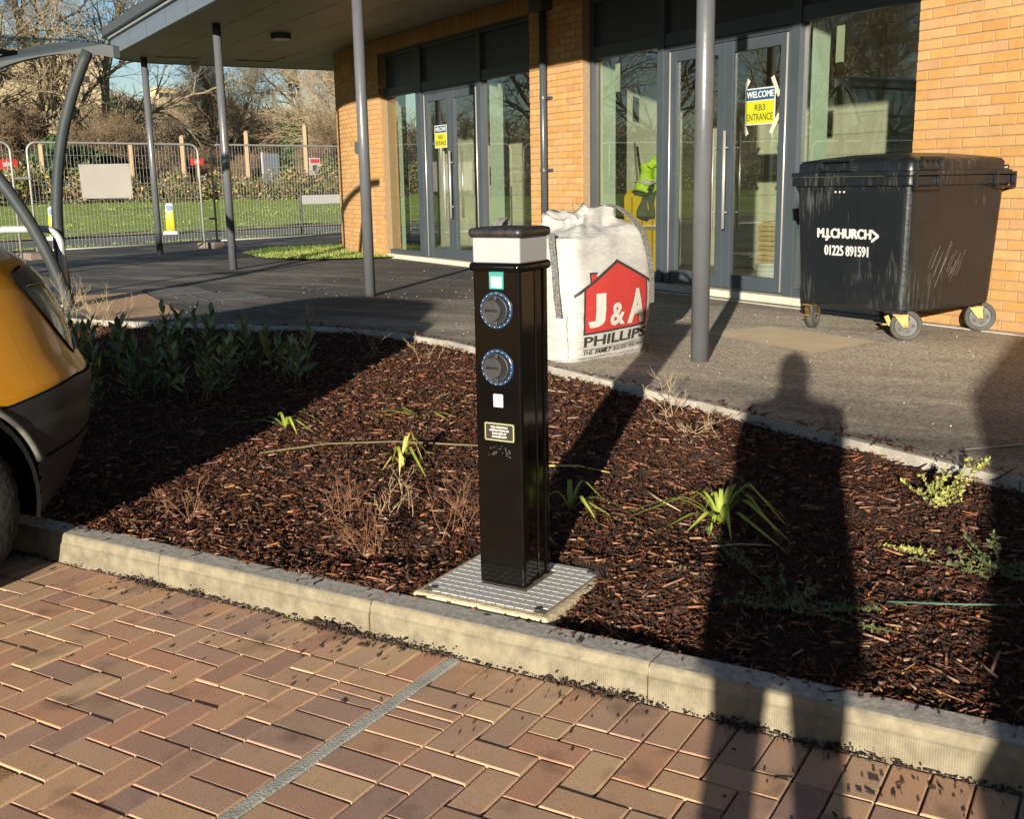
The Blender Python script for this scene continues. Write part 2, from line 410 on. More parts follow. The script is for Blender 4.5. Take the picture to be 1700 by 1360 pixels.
def chips(name, pts, Ls, Ws, Ts, material, tilt=0.28, flatdir=None):
    """bark pieces: long tapered irregular slabs lying at all angles"""
    n = len(pts); P = np.array(pts, np.float32)
    yaw = nrs.uniform(0, 2 * np.pi, n); pit = nrs.normal(0, tilt, n); rol = nrs.normal(0, tilt * 1.5, n)
    base = np.array([[-1, -.5, -.5], [1, -.35, -.5], [1, .3, -.5], [-1, .5, -.5], [-.85, -.45, .5], [.9, -.3, .5], [.95, .25, .5], [-.9, .42, .5]], np.float32)
    B = base[None] + nrs.uniform(-.22, .22, (n, 8, 3)).astype(np.float32) * np.array([.5, .5, .4])
    B[:, :, 0] *= (np.array(Ls) / 2)[:, None]; B[:, :, 1] *= np.array(Ws)[:, None]; B[:, :, 2] *= np.array(Ts)[:, None]
    # a slight bend along the length
    B[:, :, 2] += (B[:, :, 0] ** 2) * nrs.uniform(-4, 4, n)[:, None]
    cy, sy = np.cos(yaw), np.sin(yaw); cp, sp = np.cos(pit), np.sin(pit); cr, sr = np.cos(rol), np.sin(rol)
    x, y, z = B[:, :, 0], B[:, :, 1], B[:, :, 2]
    y, z = y * cr[:, None] - z * sr[:, None], y * sr[:, None] + z * cr[:, None]
    x, z = x * cp[:, None] + z * sp[:, None], -x * sp[:, None] + z * cp[:, None]
    x, y = x * cy[:, None] - y * sy[:, None], x * sy[:, None] + y * cy[:, None]
    V = np.stack([x, y, z], -1) + P[:, None, :]
    fb = np.array([(0, 3, 2, 1), (4, 5, 6, 7), (0, 1, 5, 4), (2, 3, 7, 6), (0, 4, 7, 3), (1, 2, 6, 5)])
    F = (np.arange(n)[:, None, None] * 8 + fb[None]).reshape(-1, 4)
    me = fast_mesh(name, V.reshape(-1, 3), F); me.materials.append(material)
    return stuff(link(name, me))
bark = mat('bark', (0.026, 0.0098, 0.0055), 0.88, (0.15, 0.058, 0.028), nscale=30, ndetail=3, island=0.75, huerand=0.012, bump=0.6, bscale=90, c3=(0.070, 0.027, 0.013), sat=(.8, 1.15), spec=0.25)
bark_pale = mat('bark_pale', (0.14, 0.060, 0.030), 0.85, (0.27, 0.13, 0.066), nscale=40, ndetail=3, island=0.5, huerand=0.02, bump=0.4, bscale=90)
def bed_points(n, lo, hi):
    out = []
    while len(out) < n:
        # denser towards the camera
        x = rnd.uniform(lo, hi); y = KY + (rnd.random() ** 1.35) * 4.3
        if y > yedge(x) + min(0.10, rnd.gauss(-.03, .03)) or not in_view(x, y, -64, 2): continue
        if -2.06 < x < -1.53 and 2.78 < y < 3.29: continue
        out.append((x, y))
    return out
pts = bed_points(130000, -9.2, 0.6)
z_ = [bed_z(x, y) for x, y in pts]
P3 = [(x, y, (z if y < yedge(x) - .03 else T + .014) + abs(rnd.gauss(0, 0.010)) + 0.002) for (x, y), z in zip(pts, z_)]
for _ in range(420):
    x = rnd.uniform(-5, .3); P3.append((x, 2.80 - rnd.expovariate(1 / .03), .1225)) if rnd.random() < .35 + .5 * math.sin(x * 3.1) ** 2 else None
P3 = [p for p in P3 if p[1] > 2.695]
n = len(P3)
sc = np.array([1.0 if y < 4.4 else 1.25 for x, y, z in P3])
mulch = chips('bark_mulch', P3, sc * np.clip(nrs.lognormal(-4.15, 0.7, n), .004, .10), sc * np.clip(nrs.lognormal(-5.45, 0.65, n), .0012, .026), nrs.uniform(.0015, .0045, n), bark)
tag(mulch, 'dark brown bark mulch covering the sloping planting bed', 'mulch')
pts = bed_points(5200, -8.5, 0.5)
P3 = [(x, y, bed_z(x, y) + 0.012 + abs(rnd.gauss(0, 0.008))) for x, y in pts]
n = len(P3)
tag(chips('bark_splinters', P3, np.clip(nrs.lognormal(-3.45, 0.55, n), .012, .14), np.clip(nrs.lognormal(-5.5, 0.5, n), .0015, .012), nrs.uniform(.003, .007, n), bark_pale, 0.16),
    'pale reddish bark splinters strewn over the dark mulch', 'mulch')

# ---- concrete edging between bed and tarmac
conc = mat('grey_concrete', (0.24, 0.22, 0.19), 0.9, (0.38, 0.35, 0.30), nscale=5, ndetail=8, bump=0.5, bscale=70, objrand=0.08)
ed = thing('bed_edging', (0, 0, 0), None, None, kind='structure')
def edging_piece(a, b_):
    a = Vector((a[0], a[1], 0)); b_ = Vector((b_[0], b_[1], 0)); d = (b_ - a); L_ = d.length; d.normalize(); nrm = Vector((-d.y, d.x, 0))
    mb = MB(); c = (a + b_) / 2
    mt = Matrix(((d.x, nrm.x, 0), (d.y, nrm.y, 0), (0, 0, 1)))
    mb.box((c.x, c.y, T - 0.07 + rnd.uniform(-.004, .004)), (L_ - 0.006, 0.05, 0.164), mt)
    mb.build('edging_stone', conc, ed, bevel=0.005)
for (a, b_) in zip(EDGE[:-1], EDGE[1:]):
    L_ = math.dist(a, b_); k = max(1, round(L_ / 0.92))
    for i in range(k):
        p = [a[j] + (b_[j] - a[j]) * i / k for j in (0, 1)]; q = [a[j] + (b_[j] - a[j]) * (i + 1) / k for j in (0, 1)]
        edging_piece(p, q)

# ---- kerb: battered concrete kerb stones about a metre long
def kerb_mat():
    M = mat('kerb_concrete', (0.160, 0.138, 0.095), 0.88, (0.27, 0.235, 0.160), nscale=16, ndetail=9, objrand=0.06, space='World')
    N, L = M.node_tree.nodes, M.node_tree.links; b = N['Principled BSDF']
    src = b.inputs['Base Color'].links[0].from_socket
    g = N.new('ShaderNodeNewGeometry'); sep = N.new('ShaderNodeSeparateXYZ'); L.new(g.outputs['Position'], sep.inputs[0])
    # paler mottled grey on the upward faces
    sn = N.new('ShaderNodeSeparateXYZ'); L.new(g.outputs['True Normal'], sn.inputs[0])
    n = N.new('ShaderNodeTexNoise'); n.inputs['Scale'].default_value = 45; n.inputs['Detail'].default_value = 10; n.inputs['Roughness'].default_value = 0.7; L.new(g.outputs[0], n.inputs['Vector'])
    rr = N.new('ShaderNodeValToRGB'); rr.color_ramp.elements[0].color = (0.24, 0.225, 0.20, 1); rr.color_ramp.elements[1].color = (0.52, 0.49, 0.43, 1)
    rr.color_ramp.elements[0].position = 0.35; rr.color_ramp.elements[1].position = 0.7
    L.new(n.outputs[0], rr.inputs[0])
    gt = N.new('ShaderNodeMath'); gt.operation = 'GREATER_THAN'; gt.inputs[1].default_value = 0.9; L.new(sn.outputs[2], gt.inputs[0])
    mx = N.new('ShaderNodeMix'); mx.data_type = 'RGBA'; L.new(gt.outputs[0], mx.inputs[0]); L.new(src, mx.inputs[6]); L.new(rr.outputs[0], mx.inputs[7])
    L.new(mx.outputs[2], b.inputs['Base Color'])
    # moulded dimple texture on the lower part of the face
    cb = N.new('ShaderNodeCombineXYZ'); mxx = N.new('ShaderNodeMath'); mxx.operation = 'MULTIPLY'; mxx.inputs[1].default_value = 150
    mz = N.new('ShaderNodeMath'); mz.operation = 'MULTIPLY'; mz.inputs[1].default_value = 150
    L.new(sep.outputs[0], mxx.inputs[0]); L.new(sep.outputs[2], mz.inputs[0]); L.new(mxx.outputs[0], cb.inputs[0]); L.new(mz.outputs[0], cb.inputs[1])
    vo = N.new('ShaderNodeTexVoronoi'); vo.voronoi_dimensions = '2D'; vo.inputs['Scale'].default_value = 1.0; vo.inputs['Randomness'].default_value = 0.12
    L.new(cb.outputs[0], vo.inputs['Vector'])
    lt = N.new('ShaderNodeMath'); lt.operation = 'LESS_THAN'; lt.inputs[1].default_value = 0.083; L.new(sep.outputs[2], lt.inputs[0])
    ml = N.new('ShaderNodeMath'); ml.operation = 'MULTIPLY'; L.new(vo.outputs['Distance'], ml.inputs[0]); L.new(lt.outputs[0], ml.inputs[1])
    ad = N.new('ShaderNodeMath'); ad.operation = 'MULTIPLY_ADD'; ad.inputs[1].default_value = 0.8; L.new(n.outputs[0], ad.inputs[0]); L.new(ml.outputs[0], ad.inputs[2])
    bp = N.new('ShaderNodeBump'); bp.inputs['Strength'].default_value = 0.8; bp.inputs['Distance'].default_value = 0.004
    L.new(ad.outputs[0], bp.inputs['Height']); L.new(bp.outputs[0], b.inputs['Normal'])
    return M
KERB = kerb_mat()
kerb = thing('kerb', (0, 0, 0), None, None, kind='structure')
prof = [(2.674, -0.06), (2.676, 0.078), (2.682, 0.084), (2.687, 0.113), (2.694, 0.12), (2.792, 0.12), (2.798, 0.114), (2.798, -0.06)]
kx = [-9.2 + 1.006 * i + 0.021 for i in range(15)]
for a, b_ in zip(kx[:-1], kx[1:]):
    dz = rnd.uniform(-.0015, .0015); dy = rnd.uniform(-.0015, .0015)
    mb = MB(); mb.loft([[(a + 0.002, y + dy, z + dz) for y, z in prof], [(b_ - 0.002, y + dy, z + dz) for y, z in prof]], True, True, True)
    mb.build('kerb_stone', KERB, kerb, bevel=0.0025)
mb = MB(); mb.bx(-9.2, 5.0, 2.69, 2.79, -0.08, 0.105); mb.build('kerb_bedding', conc, kerb)

# ---- block paving: bricks in their bond, every one a piece
bed = mat('joint_sand', (0.05, 0.034, 0.022), 0.95, (0.11, 0.08, 0.055), nscale=50, ndetail=6, bump=1.0, bscale=150, space='World')
mb = MB(); mb.add([(-14, -9, -0.012), (9, -9, -0.012), (9, 2.70, -0.012), (-14, 2.70, -0.012)], [(0, 1, 2, 3)])
paving = structure(mb.build('block_paving', bed))
def paver_mat():
    M = mat('clay_paver', (0.30, 0.165, 0.105), 0.85, (0.42, 0.27, 0.17), nscale=7, ndetail=8, space='World', bump=0.13, bscale=170)
    N, L = M.node_tree.nodes, M.node_tree.links; b = N['Principled BSDF']
    src = b.inputs['Base Color'].links[0].from_socket
    oi = N.new('ShaderNodeObjectInfo')
    rp = N.new('ShaderNodeValToRGB'); rp.color_ramp.interpolation = 'LINEAR'
    cs = [(0.0, (0.47, 0.255, 0.155)), (0.16, (0.58, 0.37, 0.215)), (0.32, (0.38, 0.245, 0.185)), (0.48, (0.60, 0.41, 0.23)), (0.64, (0.53, 0.275, 0.165)), (0.8, (0.32, 0.21, 0.17)), (1.0, (0.55, 0.33, 0.20))]
    while len(rp.color_ramp.elements) < len(cs): rp.color_ramp.elements.new(0.5)
    for e, (p, c) in zip(rp.color_ramp.elements, cs): e.position = p; e.color = (*c, 1)
    L.new(oi.outputs['Random'], rp.inputs[0])
    mx = N.new('ShaderNodeMix'); mx.data_type = 'RGBA'; mx.inputs[0].default_value = 0.75; L.new(src, mx.inputs[6]); L.new(rp.outputs[0], mx.inputs[7])
    # dark scorch and damp stains with an outline of their own, and fine dark pitting
    g = N.new('ShaderNodeNewGeometry')
    n = N.new('ShaderNodeTexNoise'); n.inputs['Scale'].default_value = 5.5; n.inputs['Detail'].default_value = 5; L.new(g.outputs[0], n.inputs['Vector'])
    r = N.new('ShaderNodeMapRange'); r.inputs[1].default_value = 0.57; r.inputs[2].default_value = 0.74; r.inputs[3].default_value = 0; r.inputs[4].default_value = 0.62; L.new(n.outputs[0], r.inputs[0])
    m2 = N.new('ShaderNodeMix'); m2.data_type = 'RGBA'; m2.inputs[7].default_value = (0.075, 0.045, 0.035, 1); L.new(r.outputs[0], m2.inputs[0]); L.new(mx.outputs[2], m2.inputs[6])
    n3 = N.new('ShaderNodeTexNoise'); n3.inputs['Scale'].default_value = 210; n3.inputs['Detail'].default_value = 3; L.new(g.outputs[0], n3.inputs['Vector'])
    r3 = N.new('ShaderNodeMapRange'); r3.inputs[1].default_value = 0.56; r3.inputs[2].default_value = 0.68; r3.inputs[3].default_value = 0; r3.inputs[4].default_value = 0.5; L.new(n3.outputs[0], r3.inputs[0])
    m3 = N.new('ShaderNodeMix'); m3.data_type = 'RGBA'; m3.inputs[7].default_value = (0.09, 0.055, 0.04, 1); L.new(r3.outputs[0], m3.inputs[0]); L.new(m2.outputs[2], m3.inputs[6])
    L.new(m3.outputs[2], b.inputs['Base Color'])
    return M
PAVER = paver_mat()
U = 0.1015
SX0, SX1 = -1.812, -1.767                      # grey bay divider
rects = []
def clip(r, reg):
    x0, x1, y0, y1 = max(r[0], reg[0]), min(r[1], reg[1]), max(r[2], reg[2]), min(r[3], reg[3])
    if x1 - x0 > 0.018 and y1 - y0 > 0.018: rects.append((x0, x1, y0, y1))
HY = 2.668                                      # top of the header course along the kerb
x = SX0 - U
while x > -6.2: rects.append((x, x + U, HY - 2 * U, HY)); x -= U
x = SX1
while x < 1.6: rects.append((x, x + U, HY - 2 * U, HY)); x += U
y = HY - 2 * U; lw = [U, U / 2, U / 2, U, U, U, U, U]; i = 0
while y > 0.9:
    h = lw[i] if i < len(lw) else U
    rects.append((SX0 - 2 * U, SX0, y - h, y)); y -= h; i += 1
y = HY - 2 * U; lw = [U, U / 2, U / 2, U, U, U, U, U]; i = 0
while y > 0.9:
    h = lw[i] if i < len(lw) else U
    rects.append((SX1, SX1 + 2 * U, y - h, y)); y -= h; i += 1
regL = (-6.2, SX0 - 2 * U, 0.75, HY - 2 * U); regR = (SX1 + 2 * U, 1.6, 0.75, HY - 2 * U)
for reg, ox in ((regL, SX0 - 2 * U), (regR, SX1 + 2 * U)):
    for i in range(-50, 40):
        for j in range(-24, 2):
            k = (i - j) % 4; x = ox + i * U; y = HY - 2 * U + j * U
            if k == 0: r = (x, x + 2 * U, y, y + U)
            elif k == 3: r = (x, x + U, y, y + 2 * U)
            else: continue
            clip(r, reg)
rects = [r for r in rects if r[1] < 1.5]
rects.sort(key=lambda r: (0 if in_view((r[0] + r[1]) / 2, (r[2] + r[3]) / 2, -59, -3) and (r[2] + r[3]) / 2 > 1.15 else 1, math.hypot((r[0] + r[1]) / 2, (r[2] + r[3]) / 2)))
pm = {}
rest = MB()
for q, (x0, x1, y0, y1) in enumerate(rects):
    dx, dy = round(x1 - x0, 3), round(y1 - y0, 3)
    g = 0.0028; zz = rnd.gauss(0, 0.0012); cx, cy = (x0 + x1) / 2, (y0 + y1) / 2
    def brick_mb(mb_, ox, oy, oz):
        a, b_ = dx / 2 - g, dy / 2 - g; c = 0.0038
        ring = lambda e, z: [(ox - a + e, oy - b_ + e, z), (ox + a - e, oy - b_ + e, z), (ox + a - e, oy + b_ - e, z), (ox - a + e, oy + b_ - e, z)]
        mb_.loft([ring(0, oz - 0.03), ring(0, oz - 0.005), ring(0.0015, oz - 0.0015), ring(c, oz)], True, False, True)
    if q < 300:
        if (dx, dy) not in pm:
            mbb = MB(); brick_mb(mbb, 0, 0, 0); me = mbb.mesh('paver'); me.materials.append(PAVER); pm[(dx, dy)] = me
        o = bpy.data.objects.new('paver', pm[(dx, dy)]); col.objects.link(o); o.parent = paving
        o.location = (cx + rnd.gauss(0, .0006), cy + rnd.gauss(0, .0006), zz); o.rotation_euler = (rnd.gauss(0, .006), rnd.gauss(0, .006), rnd.gauss(0, .004))
    else:
        brick_mb(rest, cx, cy, zz)
PAV2 = mat('clay_paver_far', (0.30, 0.17, 0.11), 0.85, (0.38, 0.25, 0.15), nscale=7, ndetail=8, space='World', bump=0.6, bscale=160, island=0.3, huerand=0.02)
stuff(rest.build('pavers_beyond', PAV2, paving))
mb = MB(); mb.bx(SX0 + 0.002, SX1 - 0.002, 0.75, HY, -0.03, 0.0005)
mb.build('bay_divider', mat('divider_concrete', (0.28, 0.28, 0.25), 0.9, (0.44, 0.435, 0.385), nscale=12, ndetail=8, bump=0.5, bscale=120, space='World'), paving, bevel=0.002)
# soil and bark crumbs swept against the kerb and scattered over the paving
pts = []
while len(pts) < 1300:
    x = rnd.uniform(-4.6, 0.4); y = 2.672 - abs(rnd.gauss(0, 0.012)) if rnd.random() < 0.72 else 2.67 - rnd.expovariate(1 / 0.13)
    if y < 1.2: continue
    dens = 0.55 + 0.45 * math.sin(x * 5.1 + 1) * math.sin(x * 2.3)
    if rnd.random() > dens: continue
    pts.append((x, y, 0.003 + (abs(rnd.gauss(0, 0.006)) if y > 2.63 else 0)))
for cx, cy, k in ((-2.30, 2.655, 170), (-2.20, 2.65, 90), (-2.02, 2.655, 80), (-1.86, 2.655, 60), (-1.32, 2.66, 90), (-1.20, 2.66, 70), (-0.85, 2.66, 90), (-3.2, 2.655, 120), (-2.9, 2.66, 70), (-0.6, 2.66, 60)):
    for _ in range(k):
        pts.append((cx + rnd.gauss(0, .05), min(2.672, cy + rnd.gauss(0, .012)), abs(rnd.gauss(0, .012)) + .004))
n = len(pts)
crumbs = chips('bark_crumbs', pts, np.clip(nrs.lognormal(-5.1, 0.8, n), .002, .05), np.clip(nrs.lognormal(-5.6, 0.7, n), .0015, .018), nrs.uniform(.002, .006, n), mat('wet_bark', (0.016, 0.010, 0.008), 0.8, (0.05, 0.026, 0.016), nscale=40, island=0.5), 0.12)
tag(crumbs, 'dark bark crumbs and soil scattered along the kerb on the paving', 'debris')
pts = []
while len(pts) < 230:
    x = rnd.uniform(-9, 0.5); y = rnd.uniform(4.5, 13)
    if y < yedge(x) + 0.03: continue
    if (Vector((x, y, T)) - FP).dot(FN) > -0.05: continue
    pts.append((x, y, T + 0.002))
n = len(pts)
st = chips('stone_specks', pts, nrs.uniform(.004, .013, n), nrs.uniform(.003, .008, n), nrs.uniform(.003, .008, n), mat('white_stone', (0.5, 0.48, 0.42), 0.8, island=0.3), 0.2)
tag(st, 'small white stone specks scattered on the dark tarmac', 'gravel')

# ================================================================== THE BUILDING
B = thing('building', FP, 'tan brick building with dark grey glazed entrances under a grey canopy', 'building', rz=FA)
WO = 0.10                                     # brick face
mortar = mat('mortar', (0.24, 0.165, 0.09), 0.95, (0.30, 0.21, 0.12), nscale=30, bump=0.4, bscale=120)
def brick_mat(name, **kw):
    M = mat(name, (0.39, 0.205, 0.070), 0.88, (0.44, 0.24, 0.084), nscale=11, ndetail=6, bump=0.5, bscale=110, space='World', **kw)
    N, L = M.node_tree.nodes, M.node_tree.links; b = N['Principled BSDF']; src = b.inputs['Base Color'].links[0].from_socket
    g = N.new('ShaderNodeNewGeometry'); n = N.new('ShaderNodeTexNoise'); n.inputs['Scale'].default_value = 9.0; n.inputs['Detail'].default_value = 4; L.new(g.outputs[0], n.inputs['Vector'])
    r = N.new('ShaderNodeMapRange'); r.inputs[1].default_value = 0.66; r.inputs[2].default_value = 0.78; r.inputs[3].default_value = 0; r.inputs[4].default_value = 0.75; L.new(n.outputs[0], r.inputs[0])
    m2 = N.new('ShaderNodeMix'); m2.data_type = 'RGBA'; m2.inputs[7].default_value = (0.16, 0.10, 0.055, 1); L.new(r.outputs[0], m2.inputs[0]); L.new(src, m2.inputs[6]); L.new(m2.outputs[2], b.inputs['Base Color'])
    return M
BRICK = brick_mat('buff_brick', objrand=0.10, huerand=0.004, sat=(0.90, 1.04))
BRICK2 = brick_mat('buff_brick_far', island=0.10, huerand=0.004, sat=(0.90, 1.04))
def brick_box(mb_, xf, L_=0.215, Hh=0.065, D=0.05):
    a, b_, e = L_ / 2, Hh / 2, 0.0025
    ring = lambda k, y: [xf @ Vector(p) for p in ((-a + k, y, -b_ + k), (a - k, y, -b_ + k), (a - k, y, b_ - k), (-a + k, y, b_ - k))]
    mb_.loft([ring(0, D), ring(0, e), ring(e, 0)], True, False, True)
bm_full, bm_half = MB(), MB(); I4 = Matrix.Identity(4)
brick_box(bm_full, I4); brick_box(bm_half, I4, 0.1025)
me_full = bm_full.mesh('brick'); me_full.materials.append(BRICK); me_half = bm_half.mesh('brick'); me_half.materials.append(BRICK)
flat = []                                      # (s, h, half)
def wall_bricks(s0, s1, h0, h1, flush_right=False):
    rows = int(round((h1 - h0) / 0.075))
    for k in range(rows):
        h = h0 + 0.0375 + k * 0.075
        if flush_right:
            s = s1
            if k % 2: flat.append((s - 0.05125, h, True)); s -= 0.1125
            while s - 0.215 > s0 - 0.01: flat.append((s - 0.1075, h, False)); s -= 0.225
            if s - 0.09 > s0 - 0.01: flat.append((s - 0.05125, h, True))
        else:
            s = s0
            if k % 2: flat.append((s + 0.05125, h, True)); s += 0.1125
            while s + 0.215 < s1 + 0.01: flat.append((s + 0.1075, h, False)); s += 0.225
            if s + 0.09 < s1 + 0.01: flat.append((s + 0.05125, h, True))
PIER = (-2.54, -1.405); RW0 = 3.195; LW = -7.03
wall_bricks(RW0, RW0 + 3.0, 0.0, 3.375)
wall_bricks(PIER[0], PIER[1], 0.0, 3.15)
def shows(s, h):
    # only what stands in the picture needs to be picked apart: clear of the bin, below the canopy's edge of the frame
    if s > 3: return s < 4.75 and h < 2.62 and not (h < 1.15 and s < 4.1)
    return h < 3.1 and h > 0.85
order = sorted(flat, key=lambda b_: (0 if shows(b_[0], b_[1]) else 1, FW(b_[0], WO).length))
joined = MB()
walls = MB()
walls.bx(RW0, 12, WO + 0.007, 0.42, -0.05, 3.40)
wr = walls.build('brick_wall', mortar, B)
walls = MB(); walls.bx(PIER[0], PIER[1], WO + 0.007, 0.42, -0.05, 3.40); wp = walls.build('brick_pier', mortar, B)
for q, (s, h, half) in enumerate(order):
    if q < 300:
        o = bpy.data.objects.new('brick', me_half if half else me_full); col.objects.link(o); o.parent = wr if s > 3 else wp
        o.location = (s + rnd.gauss(0, .001), WO + rnd.gauss(0, .0012), h + rnd.gauss(0, .0007)); o.rotation_euler = (rnd.gauss(0, .004), rnd.gauss(0, .003), rnd.gauss(0, .005))
    else:
        brick_box(joined, Matrix.Translation((s, WO + rnd.gauss(0, .0012), h)), 0.1025 if half else 0.215)
# left end: short straight length, then the wall curves away round the corner
RC = 5.0
S_str = -7.85
def path(l):
    """l metres along the wall from LW towards the left and round the corner -> position, tangent angle"""
    ls = LW - S_str
    if l < ls: return (LW - l, WO), math.pi
    a = (l - ls) / RC
    if a < math.pi / 2: return (S_str - RC * math.sin(a), WO + RC * (1 - math.cos(a))), math.pi - a
    return (S_str - RC, WO + RC + (l - ls - RC * math.pi / 2)), math.pi / 2
LTOT = (LW - S_str) + RC * 1.1
for k in range(39):
    h = 0.0375 + k * 0.075; l = 0.0 + (0.1125 if k % 2 else 0)
    if k % 2:
        (px, py), a = path(0.05); brick_box(joined, Matrix.Translation((px, py, h)), 0.1025)
    while l + 0.22 < LTOT:
        (px, py), a = path(l + 0.1075)
        brick_box(joined, Matrix.Translation((px, py + 0 * rnd.random(), h)) @ Matrix.Rotation(a - math.pi, 4, 'Z'), 0.205 if a < math.pi - .01 else 0.215); l += 0.225
def soldiers(l0, l1, h, useflat=False):
    l = l0
    while l + 0.07 < l1:
        if useflat: px, py, a = l + 0.0325, WO, math.pi
        else: (px, py), a = path(l + 0.0325)
        brick_box(joined, Matrix.Translation((px, py, h)) @ Matrix.Rotation(a - math.pi, 4, 'Z'), 0.065, 0.205); l += 0.075
soldiers(0, LTOT, 3.04); soldiers(0, LTOT, 3.262)
soldiers(LW + 0.0, RW0, 3.262, True)
for k in range(42):
    h = 0.0375 + k * 0.075; wd = 0.0925 if k % 2 else 0.1025
    for sx in (PIER[1] - 0.006, LW - 0.006):
        brick_box(joined, Matrix.Translation((sx, WO + 0.052, h)) @ Matrix.Rotation(R(90), 4, 'Z'), wd, 0.065, 0.03)
stuff(joined.build('brickwork', BRICK2, B))
mb = MB()
N_ = 40; outer = []; inner = []
for i in range(N_ + 1):
    (px, py), a = path(LTOT * i / N_); outer.append((px, py)); nx_, ny_ = math.sin(a), -math.cos(a)
    outer[-1] = (px - 0.007 * (-math.sin(a)) * 0, py)
    # step 7 mm and 300 mm behind the brick face, along the inward normal
    ix, iy = (0, 1) if a == math.pi else (math.cos(a - math.pi / 2 + math.pi) * 0 + (math.sin(math.pi - a)), math.cos(math.pi - a))
    outer[-1] = (px + ix * 0.007, py + iy * 0.007); inner.append((px + ix * 0.30, py + iy * 0.30))
for i in range(N_):
    (a0, b0), (a1, b1), (c0, e0), (c1, e1) = outer[i], outer[i + 1], inner[i], inner[i + 1]
    mb.add([(a0, b0, -.05), (a1, b1, -.05), (a1, b1, 3.4), (a0, b0, 3.4), (c0, e0, -.05), (c1, e1, -.05), (c1, e1, 3.4), (c0, e0, 3.4)],
           [(0, 3, 2, 1), (4, 5, 6, 7), (3, 7, 6, 2), (0, 1, 5, 4)])
mb.add([(LW, WO + .007, -.05), (LW, .4, -.05), (LW, .4, 3.4), (LW, WO + .007, 3.4)], [(0, 1, 2, 3)])
mb.build('curved_wall', mortar, B)
# lintel backing over the two entrances, plus the building's body behind
mb = MB(); mb.bx(LW, PIER[0], WO + 0.008, 0.42, 3.155, 3.40); mb.bx(PIER[1], RW0, WO + 0.008, 0.42, 3.155, 3.40); mb.build('lintel', mortar, B)
plaster = mat('interior_blockwork', (0.36, 0.37, 0.31), 0.9, (0.44, 0.45, 0.38), nscale=3, ndetail=6, bump=0.3, bscale=30)
floor_m = mat('interior_floor', (0.30, 0.28, 0.23), 0.8, (0.36, 0.33, 0.27), nscale=2, ndetail=6)
ceil_m = mat('interior_ceiling', (0.20, 0.20, 0.19), 0.9)
mb = MB(); mb.bx(-8.4, 10, 2.30, 2.45, -0.05, 3.4); mb.bx(9.8, 10, 0.5, 2.30, -.05, 3.4); mb.bx(-8.45, -8.3, 1.6, 2.30, -.05, 3.4)
mb.bx(-2.10, -1.90, 0.43, 2.30, 0.06, 3.2)
back = mb.build('inner_wall', plaster, B)
# concrete blocks of the inner wall, a few millimetres proud
blk = MB(); blkm = mat('concrete_block', (0.44, 0.43, 0.34), 0.92, (0.52, 0.51, 0.41), nscale=6, ndetail=6, objrand=0.07, bump=0.4, bscale=50)
blk.bx(-.217, .217, 0, 0.02, -.105, .105); bme = blk.mesh('block'); bme.materials.append(blkm)
for k in range(13):
    for i in range(27):
        s = -7.9 + i * 0.445 + (0.2225 if k % 2 else 0)
        if s > 4: continue
        o = bpy.data.objects.new('block', bme); col.objects.link(o); o.parent = back; o.location = (s, 2.30 - 0.012, 0.18 + k * 0.22)
mb = MB(); mb.bx(-8.4, 10, 0.42, 3.2, -0.05, 0.055); mb.build('inner_floor', floor_m, B)
mb = MB(); mb.bx(-8.4, 10, 0.42, 3.2, 3.16, 3.3); mb.build('inner_ceiling', ceil_m, B)
mb = MB(); mb.bx(-8.7, 12, 3.3, 9, -0.05, 3.4); mb.bx(-8.7, 12, 0.43, 9.05, 3.41, 3.62); mb.build('rear_body', mortar, B)

# ---- entrance screens
frame_m = mat('grey_aluminium', (0.040, 0.052, 0.064), 0.42, (0.048, 0.061, 0.074), nscale=2, spec=0.5)
panel_m = mat('grey_panel', (0.030, 0.038, 0.050), 0.38, spec=0.5)
steel = mat('brushed_steel', (0.55, 0.53, 0.50), 0.35, metal=0.6)
sill_m = mat('sill_concrete', (0.42, 0.38, 0.31), 0.9, (0.52, 0.48, 0.40), nscale=10, bump=0.4, bscale=60)
GLASS = glass_mat('window_glass', (0.90, 0.93, 0.88), 3.8)
FO = 0.20                                      # frame front face
green_board = mat('green_board', (0.40, 0.50, 0.42), 0.8, (0.46, 0.56, 0.48), nscale=3)
tape_m = mat('masking_tape', (0.40, 0.43, 0.34), 0.7)
def pull_handle(parent, s, o_, h0, h1):
    mb = MB(); mb.tube([(s, o_, h0), (s, o_, h1)], 0.016, 10)
    for h in (h0 + 0.16, h1 - 0.16): mb.tube([(s, o_, h), (s, o_ + (0.06 if o_ < FO else -0.06), h)], 0.010, 8)
    return mb.build('pull_handle', steel, parent, True)
def bar(parent, name, s0, s1, h0, h1, o0=FO, o1=FO + 0.09, m_=None, bev=0.004):
    mb = MB(); mb.bx(s0, s1, o0, o1, h0, h1); return mb.build(name, m_ or frame_m, parent, bevel=bev)
def pane(parent, s0, s1, h0, h1, o=FO + 0.045, name='pane'):
    mb = MB(); mb.bx(s0, s1, o, o + 0.006, h0, h1); return mb.build(name, GLASS, parent)
